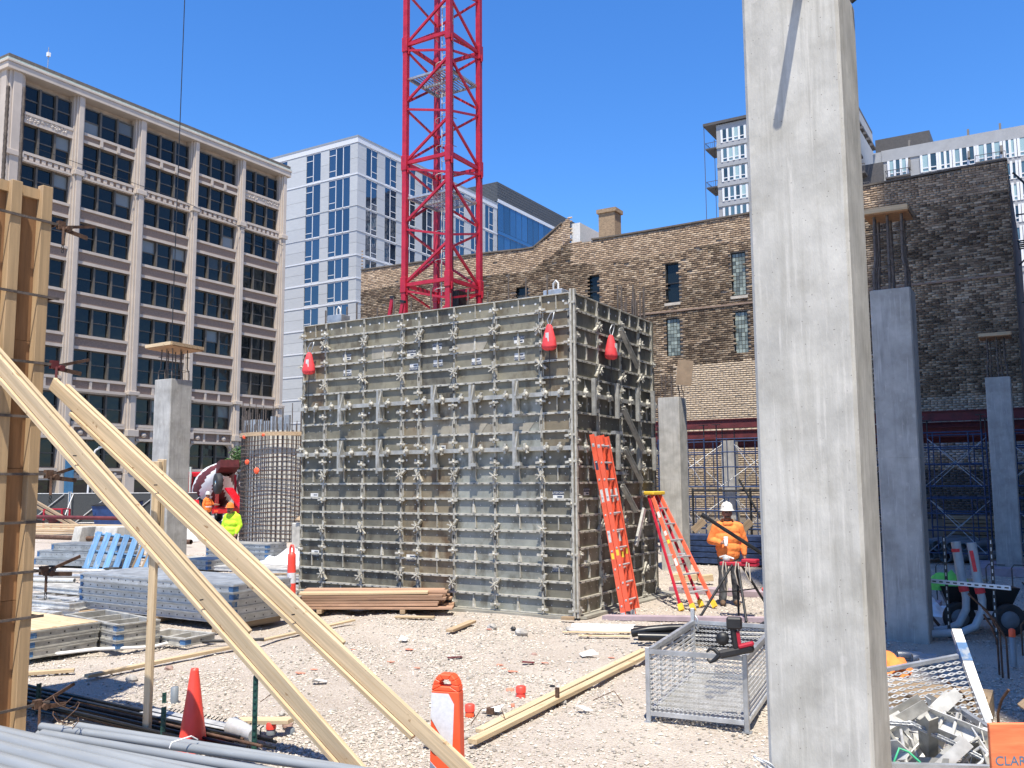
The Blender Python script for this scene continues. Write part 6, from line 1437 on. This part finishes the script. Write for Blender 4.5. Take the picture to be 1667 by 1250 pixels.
CUP = thing('paper_cup', 'white paper coffee cup held by the worker in the orange sweatshirt', 'cup', (0, 0, 0))
mw = Matrix.Translation((-5.30, 16.50, -.02)) @ Matrix.Rotation(radians(26), 4, 'Z') @ Matrix.Scale(1.02, 4) @ Matrix.Translation((-.075, -.275, 1.085)); CUP.matrix_world = mw
MB().lathe([(.029, 0), (.040, .145), (.034, .145)], (0, 0, 0), 16).build('cup', 'white', CUP); MB().lathe([(.043, .145), (.043, .157), (.035, .165)], (0, 0, 0), 16).build('lid', 'white', CUP)
# worker in yellow, hands low, behind the panel stack
armL = lambda s: [((s*.2, .01, 1.41), .082, (s*.29, .02, 1.15), .066, 'top'), ((s*.29, .02, 1.15), .066, (s*.25, -.12, .93), .048, 'top'), ((s*.25, -.13, .92), .034, (s*.245, -.16, .86), .034, 'skin')]+fingers((s*.245, -.16, .87), (0, -.2, -1), (-.5*s, -.4, 0), (0, -1, 0), .4)
head2 = [((0, -.02, 1.47), .058, (0, -.07, 1.54), .056, 'skin'), ((0, -.09, 1.655), .093, (0, -.12, 1.615), .085, 'skin'), ((0, -.15, 1.575), .055, (0, -.16, 1.57), .05, 'skin')]
P2 = person('person in a bright yellow shirt and orange hard hat looking down behind a panel stack', (-22.3, 19.7, -.25), radians(15), torso+head2+legs(.1)+armL(1)+armL(-1), {'top': 'hivis', 'legs': 'navy', 'boots': 'boots', 'skin': 'skin'}, .016, scale=1.05)
head_parts(P2, (0, -.11, 1.63), True, 'vest_orange')
arm_r = [((.2, .01, 1.41), .08, (.34, -.08, 1.2), .062, 'top'), ((.34, -.08, 1.2), .062, (.55, -.2, 1.18), .045, 'skin'), ((.55, -.2, 1.18), .034, (.6, -.22, 1.18), .034, 'skin')]+fingers((.6, -.22, 1.18), (1, -.2, 0), (0, 0, -1), (0, -1, 0), .4)
P3 = person('person in an orange vest and white hard hat working at the mixer truck', (-36.9, 31.0, .0), radians(100), torso+head+legs(.1)+arm_r+armL(-1), {'top': 'vest_orange', 'legs': 'navy', 'boots': 'boots', 'skin': 'skin'}, .018)
head_parts(P3, (0, -.012, 1.66), True, 'hardhat_white')
for z in (1.02, 1.0): pass
mb = MB(); mb.lathe([(.245, 0), (.245, .05)], (0, 0, 1.06), 20); mb.v = [(x, y*.78, z) for x, y, z in mb.v]; mb.build('reflective_band', 'reflective', P3)

# ------------------------------------------------------------------ concrete mixer truck (rear towards us)
MT = thing('mixer_truck', 'red concrete mixer truck with a red and white striped drum by the rebar cage', 'truck', (-38.2, 33.2, 0), radians(-28))
# local: +X rearwards, Y across
MB().box(-6.3, 1.2, -.42, .42, .75, 1.0).build('chassis', 'truck_red', MT)
cab = MB(); cab.prism([(-6.4, .75), (-4.2, .75), (-4.2, 2.9), (-5.6, 2.95), (-5.9, 2.1), (-6.4, 1.95)], (0, 1.15, 0), (1, 0, 0), (0, 0, 1), 2.3); cab = cab.build('cab', 'truck_red', MT, bevel=.05)
MB().box(-4.199, -4.19, -.8, .8, 2.1, 2.65).build('rear_window', 'glass_old', cab)
for s in (-1, 1): MB().box(-5.55, -4.5, s*1.152-.004, s*1.152+.004, 2.05, 2.7).build('side_window', 'glass_old', cab); MB().tube([(-4.0, s*1.0, 1.2), (-4.0, s*1.0, 3.2)], .07, 8).build('exhaust_stack', 'chrome', MT)
ax_ = V((.93, 0, .36)).normalized(); o0 = V((-3.9, 0, 1.45)); prof = [(.35, 0), (.85, .25), (1.1, .95), (1.14, 1.6), (1.05, 2.4), (.8, 3.3), (.5, 4.1), (.42, 4.35)]
prof = [(p0[0]+(p1[0]-p0[0])*q/4, p0[1]+(p1[1]-p0[1])*q/4) for p0, p1 in zip(prof, prof[1:]) for q in range(4)]+[prof[-1]]
n = 48; d, a_, t_ = frame(ax_); vs = []
for r_, z in prof: vs += [o0+d*z+(a_*cos(2*pi*k/n)+t_*sin(2*pi*k/n))*r_ for k in range(n)]
mb = MB()
for i in range(len(prof)-1):
    for k in range(n): mb.add([vs[i*n+k], vs[i*n+(k+1) % n], vs[(i+1)*n+(k+1) % n], vs[(i+1)*n+k]], [(0, 1, 2, 3)], 1 if ((k+i*.6) // 6) % 2 else 0, True)
mb.build('drum', ['drum_white', 'maroon'], MT)
mb = MB(); mb.prism([(-.1, 0), (.9, .35), (.9, .75), (.1, .6)], (.1, .5, 2.75), (1, 0, 0), (0, 0, 1), 1.0); mb.build('charge_hopper', 'maroon', MT)
for s in (-1, 1): mb = MB(); mb.beam((.5, s*.45, 1.0), (.2, s*.5, 2.7), .12, .14); mb.build('drum_pedestal', 'truck_red', MT)
mb = MB(); mb.beam((.9, 0, 2.0), (1.9, .5, 1.0), .5, .08); mb.build('chute', 'truck_red', MT)
mb = MB(); mb.beam((.8, -.6, 1.0), (1.1, -.6, 2.6), .16, .16); mb.beam((.8, .6, 1.0), (1.1, .6, 2.6), .16, .16); mb.build('booster_arm', 'truck_red', MT)
def wheel(x, y, z, r_=.52):
    mb = MB(); mb.lathe([(.3, -.14), (r_*.92, -.15), (r_, -.1), (r_, .1), (r_*.92, .15), (.3, .14)], (x, y, z), 22, (0, 1, 0)); w_ = mb.build('wheel', 'rubber', MT); MB().lathe([(.06, -.16), (.12, -.15), (.29, -.11), (.31, .11), (.12, .15), (.06, .16)], (x, y, z), 18, (0, 1, 0)).build('rim', 'chrome', w_)
for x in (-5.6, -2.2, -1.0, .3):
    for s in (-1, 1): wheel(x, s*.98, .52)
wheel(1.15, -.62, 2.25, .55); wheel(1.15, .62, 2.25, .55)
for s in (-1, 1): mb = MB(); mb.prism([(-.9, 0), (.9, 0), (.75, .28), (-.75, .28)], (-1.6, s*1.15, 1.1), (1, 0, 0), (0, 0, 1), -.3*s); mb.build('mudguard', 'truck_red', MT)
MB().lathe([(.02, -.5), (.32, -.48), (.34, 0), (.32, .48), (.02, .5)], (-3.4, -1.0, 1.35), 16, (1, 0, 0)).build('water_tank', 'chrome', MT)
MB().box(1.2, 1.26, -.9, .9, .7, .95).build('bumper', 'truck_red', MT); 
for s in (-1, 1): MB().box(1.26, 1.28, s*.7-.1, s*.7+.1, .76, .88).build('tail_light', 'orange_vivid', MT)
MB().box(1.26, 1.275, -.2, .2, .98, 1.1).build('number_plate', 'label_white', MT)

# ------------------------------------------------------------------ fence, dumpster, car, lamp, tree
for i in range(5):
    p, q = V((-50.8+i*2.2, 27.0+i*1.33, 0)), V((-48.7+i*2.2, 28.27+i*1.33, 0))
    t = thing('site_fence', NTH[i]+' from the left of the dark screened fence panels along the street', 'fence', p, 0, 'screened fence panels'); d = q-p
    for f in (0, 1): MB().tube([d*f+V((0, 0, -.1)), d*f+V((0, 0, 1.85))], .03, 7).build('post', 'galv_light', t)
    for z in (.15, 1.75): MB().tube([V((0, 0, z)), d+V((0, 0, z))], .025, 7).build('rail', 'galv_light', t)
    mb = MB(); mb.beam(V((0, 0, .95)), d+V((0, 0, .95)), .012, 1.55); mb.build('screen', 'fence_screen', t)
    nn = V((d.y, -d.x, 0)).normalized()*.5; mb = MB(); mb.tube([d*.05+V((0, 0, 1.7)), d*.05+nn*2.4+V((0, 0, .05))], .03, 6); mb.build('stay', 'galv_light', t); mb = MB(); mb.tube([d*.1+V((0, 0, .1))+nn*.1, d*.9+V((0, 0, 1.7))+nn*.1], .028, 6); mb.build('diagonal', 'galv_light', t)
DP = thing('dumpster', 'dark blue dumpster beside the screened fence', 'dumpster', (-41.6, 29.2, 0), radians(25))
mb = MB(); mb.add([(-.85, -.6, .12), (.85, -.6, .12), (.85, .6, .12), (-.85, .6, .12), (-.98, -.75, 1.15), (.98, -.75, 1.15), (.98, .75, 1.35), (-.98, .75, 1.35)], [(0, 3, 2, 1), (0, 1, 5, 4), (1, 2, 6, 5), (2, 3, 7, 6), (3, 0, 4, 7)]); mb.build('bin', 'dumpster_blue', DP)
for s in (-1, 1): mb = MB(); mb.beam((s*.49, -.8, 1.17), (s*.49, .78, 1.38), .94, .04); mb.build('lid', 'black', DP); MB().box(s*.86-.06, s*.86+.06, -.72, -.5, .7, .85).build('lift_pocket', 'dumpster_blue', DP)
for x in (-.6, .6): MB().lathe([(.02, -.04), (.1, -.04), (.1, .04), (.02, .04)], (x, -.5, .1), 12, (0, 1, 0)).build('caster', 'rubber', DP)
CAR = thing('parked_car', 'silver car parked on the street behind the left column', 'car', (-52.5, 39.5, 0), radians(90))
cb = MB(); prof = [(-2.2, .35), (2.2, .35), (2.25, .75), (1.5, .92), (.7, 1.42), (-1.0, 1.45), (-1.8, 1.0), (-2.25, .9)]
cb.prism(prof, (0, .88, 0), (1, 0, 0), (0, 0, 1), 1.76); cb.build('body', 'white_metal', CAR, bevel=.08)
for s in (-1, 1): mb = MB(); mb.add([(x, s*.885, z) for x, z in ((1.25, .96), (.62, 1.36), (-.95, 1.38), (-1.5, 1.0))], [(0, 1, 2, 3)]); mb.build('side_window', 'glass_old', CAR)
for x in (-1.4, 1.4):
    for s in (-1, 1): mb = MB(); mb.lathe([(.18, -.1), (.31, -.1), (.33, 0), (.31, .1), (.18, .1)], (x, s*.82, .33), 18, (0, 1, 0)); mb.build('wheel', 'rubber', CAR)
for s in (-1, 1): MB().box(2.2, 2.27, s*.6-.18, s*.6+.18, .66, .8).build('headlight', 'white', CAR)
SLP = thing('street_lamp', 'thin pale curved pole on the street before the terracotta block', 'lamp', (-50.5, 33.3, 0))
mb = MB(); mb.tube([(0, 0, 0), (.05, .05, 2.2), (.1, .1, 3.6), (.3, .25, 4.3), (.6, .4, 4.5)], .06, 8); mb.build('pole', 'white', SLP); MB().box(.5, .9, .3, .5, 4.44, 4.54).build('lamp_head', 'galv', SLP)
RM = thing('red_machine', 'small red framed machine standing before the screened fence', 'machine', (-44.0, 27.4, 0), .4)
for x in (-.5, .5):
    for y in (-.3, .3): MB().box(x-.04, x+.04, y-.04, y+.04, 0, 1.0).build('post', 'crane_red', RM)
MB().box(-.5, .5, -.3, .3, .96, 1.02).build('top_plate', 'crane_red', RM); MB().lathe([(.02, -.4), (.24, -.38), (.24, .38), (.02, .4)], (0, 0, .5), 14, (1, 0, 0)).build('drum', 'maroon', RM); MB().tube([(.2, -.3, .3), (.9, -.5, .5), (1.2, -.4, .1)], .04, 8).build('hose', 'rubber', RM)
for i in range(2): tag(timber('prop_timber', (-47.6+.4*i, 27.2, 2.0-.35*i), (-40.8-.6*i, 26.8, .1), .12, .12, 'lumber_old'), ['upper', 'lower'][i]+' of two brown timbers sloping down before the fence', 'timber')
def tree(label, loc, h, r_, seed):
    rg = random.Random(seed); t = thing('street_tree', label, 'tree', loc)
    mb = MB(); mb.tube([(0, 0, 0), (.05, 0, h*.5), (0, .05, h*.8)], [.12, .09, .05], 8)
    for k in range(7): a = rg.random()*6.28; mb.tube([(0, 0, h*(.45+.04*k)), (cos(a)*r_*.4, sin(a)*r_*.4, h*(.6+.04*k)), (cos(a)*r_*.8, sin(a)*r_*.8, h*(.7+.04*k))], [.05, .03, .012], 6)
    mb.build('trunk', 'bark', t); lf = MB(); cl = [(V((rg.uniform(-1, 1), rg.uniform(-1, 1), rg.uniform(-.7, 1)))*r_*.62+V((0, 0, h*.8)), r_*rg.uniform(.28, .5)) for _ in range(16)]
    for _ in range(2600):
        c, q = rg.choice(cl); v = V((rg.gauss(0, 1), rg.gauss(0, 1), rg.gauss(0, 1))).normalized()*q*rg.uniform(.5, 1); p = c+v; a = V((rg.gauss(0, 1), rg.gauss(0, 1), rg.gauss(0, .6))).normalized(); b = a.cross(V((rg.gauss(0, 1), rg.gauss(0, 1), 1))).normalized(); s = rg.uniform(.05, .11)
        lf.add([p-a*s, p-b*s*.5, p+a*s, p+b*s*.5], [(0, 1, 2, 3)])
    o = lf.build('crown', 'leaf', t); o['kind'] = 'stuff'
tree('green street tree just showing between the form and the rebar cage', (-42.5, 45.5, 0), 5.2, 1.8, 3); tree('green street tree before the white block behind the rebar cage', (-50, 45, 0), 4.6, 1.5, 8)

# ------------------------------------------------------------------ small things on the gravel
def stub(label, x, y, r_, h, mat, capmat=None):
    t = thing('pipe_stub', label, 'pipe stub', (x, y, -.03), 0, 'pipe stubs in the gravel'); MB().lathe([(r_, 0), (r_, h), (r_*.7, h+.005)], (0, 0, 0), 14).build('pipe', mat, t)
    if capmat: MB().lathe([(r_*1.1, h-.01), (r_*1.1, h+.05), (r_*.8, h+.06)], (0, 0, 0), 14).build('cap', capmat, t)
stub('orange capped stub right of the delineator panel', -5.13, 7.62, .045, .06, 'orange_vivid', 'cone_orange'); stub('orange capped stub in the middle of the open gravel', -5.09, 8.55, .05, .06, 'cone_orange', 'cone_orange'); stub('flat orange cap left of the middle stub', -5.33, 8.72, .045, .03, 'spray_orange'); stub('grey stub with orange top right of the tall green post', -6.38, 6.17, .042, .06, 'pvc_dark', 'cone_orange'); stub('low grey stub with orange rim right of the tall green post', -6.24, 6.27, .045, .05, 'pvc_dark'); stub('grey stub at the left behind the timber post', -8.1, 6.45, .04, .18, 'pvc_dark')
stub('thin orange cap on the gravel left of the long boards', -4.95, 8.15, .02, .03, 'spray_orange')
def rock(label, x, y, s, mat, sq=.6, seed=0):
    me_ = MB(); me_.ell((0, 0, 0), s, s*.8, s*sq, 9, 6); me_.v = [tuple(V(v)*(1+.35*noise.noise(V(v)*(2.2/s)+V((seed, 0, 0))))) for v in me_.v]; me_.sm = [False]*len(me_.sm)
    tag(me_.build('loose_rock', mat, None, (x, y, s*sq*.5-.03), (0, 0, seed)), label, 'rock', 'loose rocks')
M('rock_red', (.36, .24, .2), .9, var=.2, scale=9, bump=.3); M('rock_grey', (.40, .38, .35), .9, var=.2, scale=9, bump=.3)
for i, (x, y, s, mt, lab) in enumerate(((-6.42, 6.42, .06, 'rock_red', 'reddish rock beside the tall green post'), (-9.6, 7.55, .07, 'rock_red', 'reddish rock behind the timber post'), (-7.78, 12.2, .09, 'rock_grey', 'grey stone lump before the form, left one'), (-7.1, 11.95, .11, 'rock_grey', 'grey stone lump before the form, right one'), (-7.45, 12.3, .05, 'black', 'small black lump between the grey stone lumps'), (-9.5, 6.95, .08, 'rock_grey', 'pale stone on the long board left of the timber post'), (-6.6, 12.6, .08, 'rock_grey', 'grey stone lump left of the wood strips'), (-5.0, 9.1, .04, 'black', 'small black scrap on the open gravel'), (-8.9, 10.0, .06, 'rock_grey', 'pale lump on the gravel left of centre'), (-6.1, 10.6, .05, 'rock_red', 'small reddish stone on the far gravel'))): rock(lab, x, y, s, mt, .6, i*3.1)
for i, (x, y, L, rz, mt, lab) in enumerate(((-4.97, 7.75, .07, .3, 'steel_rust', 'rusty angle stub right of the delineator'), (-6.9, 9.9, .2, .9, 'maroon', 'flat maroon scrap strip on the gravel'), (-5.9, 10.1, .16, .2, 'maroon', 'small maroon scrap near the middle gravel'))): tag(MB().box(-L/2, L/2, -.03, .03, 0, .05 if i == 0 else .01).build('metal_scrap', mt, None, (x, y, -.01), (0, 0, rz)), lab, 'scrap')
for i, (x, y, s) in enumerate(((-5.0, 7.85, .1), (-5.45, 10.9, .13), (-8.3, 10.6, .1), (-4.2, 8.3, .08), (-7.4, 7.9, .09))):
    mb = MB(); mb.add([(-s, -s*.6, .01), (s, -s*.5, .015), (s*.9, s*.6, .06), (-s*.7, s*.6, .02), (0, 0, .05)], [(0, 1, 4), (1, 2, 4), (2, 3, 4), (3, 0, 4)]); mb.add([(-s, -s*.6, .006), (s, -s*.5, .011), (s*.9, s*.6, .056), (-s*.7, s*.6, .016), (0, 0, .046)], [(4, 1, 0), (4, 2, 1), (4, 3, 2), (4, 0, 3)])
    tag(mb.build('paper_scrap', 'white', None, (x, y, -.01), (0, 0, i)), ['white paper scrap beside the orange capped stub', 'white paper scrap on the far gravel', 'white paper scrap left of the centre gravel', 'white crumpled scrap beside the long boards', 'white scrap on the gravel behind the tall green post'][i], 'paper')
tag(MB().box(-.55, .45, -.3, .3, 0, .018).build('plywood_sheet_white', 'white', None, (-6.15, 12.95, 0.0), (0, 0, .4)), 'thin white board lying before the form corner', 'board')
sp_ = MB()
for i in range(14):
    x = random.uniform(-8.5, -5); y = random.uniform(8.2, 12.5); s = random.uniform(.03, .08); z = gz(x, y)+.016
    sp_.prism([(s*cos(a)*random.uniform(.6, 1.3), s*.7*sin(a)*random.uniform(.6, 1.3)) for a in [k*pi/4 for k in range(8)]], (x, y, z), (1, 0, 0), (0, 1, 0), .004)
tag(sp_.build('spray_marks', 'spray_orange'), 'scattered orange spray paint marks on the gravel', 'paint marks', kind='stuff')
for i, pts in enumerate((((-4.9, 7.3, .0), (-4.85, 7.4, .12), (-4.7, 7.5, .16), (-4.6, 7.45, .02)), ((-4.3, 8.7, 0), (-4.1, 8.8, .1), (-3.95, 8.7, .01)), ((-7.3, 6.9, 0), (-7.2, 7.0, .1), (-7.05, 7.05, .02)))):
    mb = MB(); mb.tube(pts, .005, 5); tag(mb.build('wire_scrap', 'steel_rust'), ['rusty wire curled at the near end of the long boards', 'rusty wire beside the middle of the long boards', 'rusty wire on the gravel behind the cone'][i], 'wire')
for i, pts in enumerate((((-11.4, 8.3, .05), (-10.9, 8.5, .06), (-10.3, 9.0, .05), (-9.9, 9.4, .05)), ((-11.6, 7.1, .04), (-11.2, 7.6, .08), (-10.8, 8.2, .05), (-10.9, 8.7, .05)))):
    mb = MB(); mb.tube(pts, .022, 9); tag(mb.build('hose', 'rubber' if i == 0 else 'white'), ['black hose lying before the galvanised panel stack', 'white hose lying before the open topped stack'][i], 'hose')

# clutter between the stacks on the left
for i, (p, q, w_, mt) in enumerate((((-16.9, 12.6, .06), (-14.2, 13.4, .06), .09, 'lumber'), ((-16.2, 13.3, .05), (-14.4, 13.9, .05), .14, 'lumber_old'), ((-20.8, 11.0, .07), (-18.0, 12.4, .07), .09, 'lumber_old'), ((-13.4, 12.6, .05), (-12.2, 13.2, .05), .19, 'lumber_old'), ((-26.5, 16.4, .05), (-22.0, 18.2, .06), .14, 'lumber_old'), ((-25.4, 18.4, .05), (-22.6, 18.6, .06), .14, 'lumber'))):
    tag(timber('loose_board', p, q, w_, .04, mt), ['pale board lying behind the galvanised stack', 'dark board lying behind the galvanised stack', 'brown board lying before the bucket', 'short brown board left of the form', 'long brown board on the far gravel left of the pallet', 'pale board on the far gravel beside the yellow worker'][i], 'board')
for i in range(9):
    x, y = -16.2+random.uniform(-.9, 1.4), 15.4+random.uniform(-.8, .9)
    tag(timber('split_board', (x, y, .04+.03*i), (x+random.uniform(.8, 1.4), y+random.uniform(-.1, .6), .05+.03*i), .12, .025, 'lumber_old'), f'{NTH[i]} layer of the thin grey board heap left of the form', 'board', 'thin board heap left of the form')
for i, (x, y) in enumerate(((-15.6, 14.9), (-15.3, 15.05), (-15.75, 15.15))):
    mb = MB(); mb.tube([(x+.13*cos(t), y+.13*sin(t), .05+.01*t) for t in [k*.55 for k in range(30)]], .015, 6); tag(mb.build('wire_coil', 'galv_light'), ['nearest', 'right', 'left'][i]+' silver wire coil beside the cinder blocks', 'coil')
rock_n = 0
for i in range(18):
    d_ = random.uniform(6.2, 12.5); a_ = random.uniform(-.32, .22); px_ = d_*math.tan(a_); x = px_*cos(YAW)-d_*sin(YAW); y = px_*sin(YAW)+d_*cos(YAW)
    rock('fist sized pale stone lying on the open gravel', x, y, random.uniform(.025, .05), 'rock_grey', .6, i*1.7)
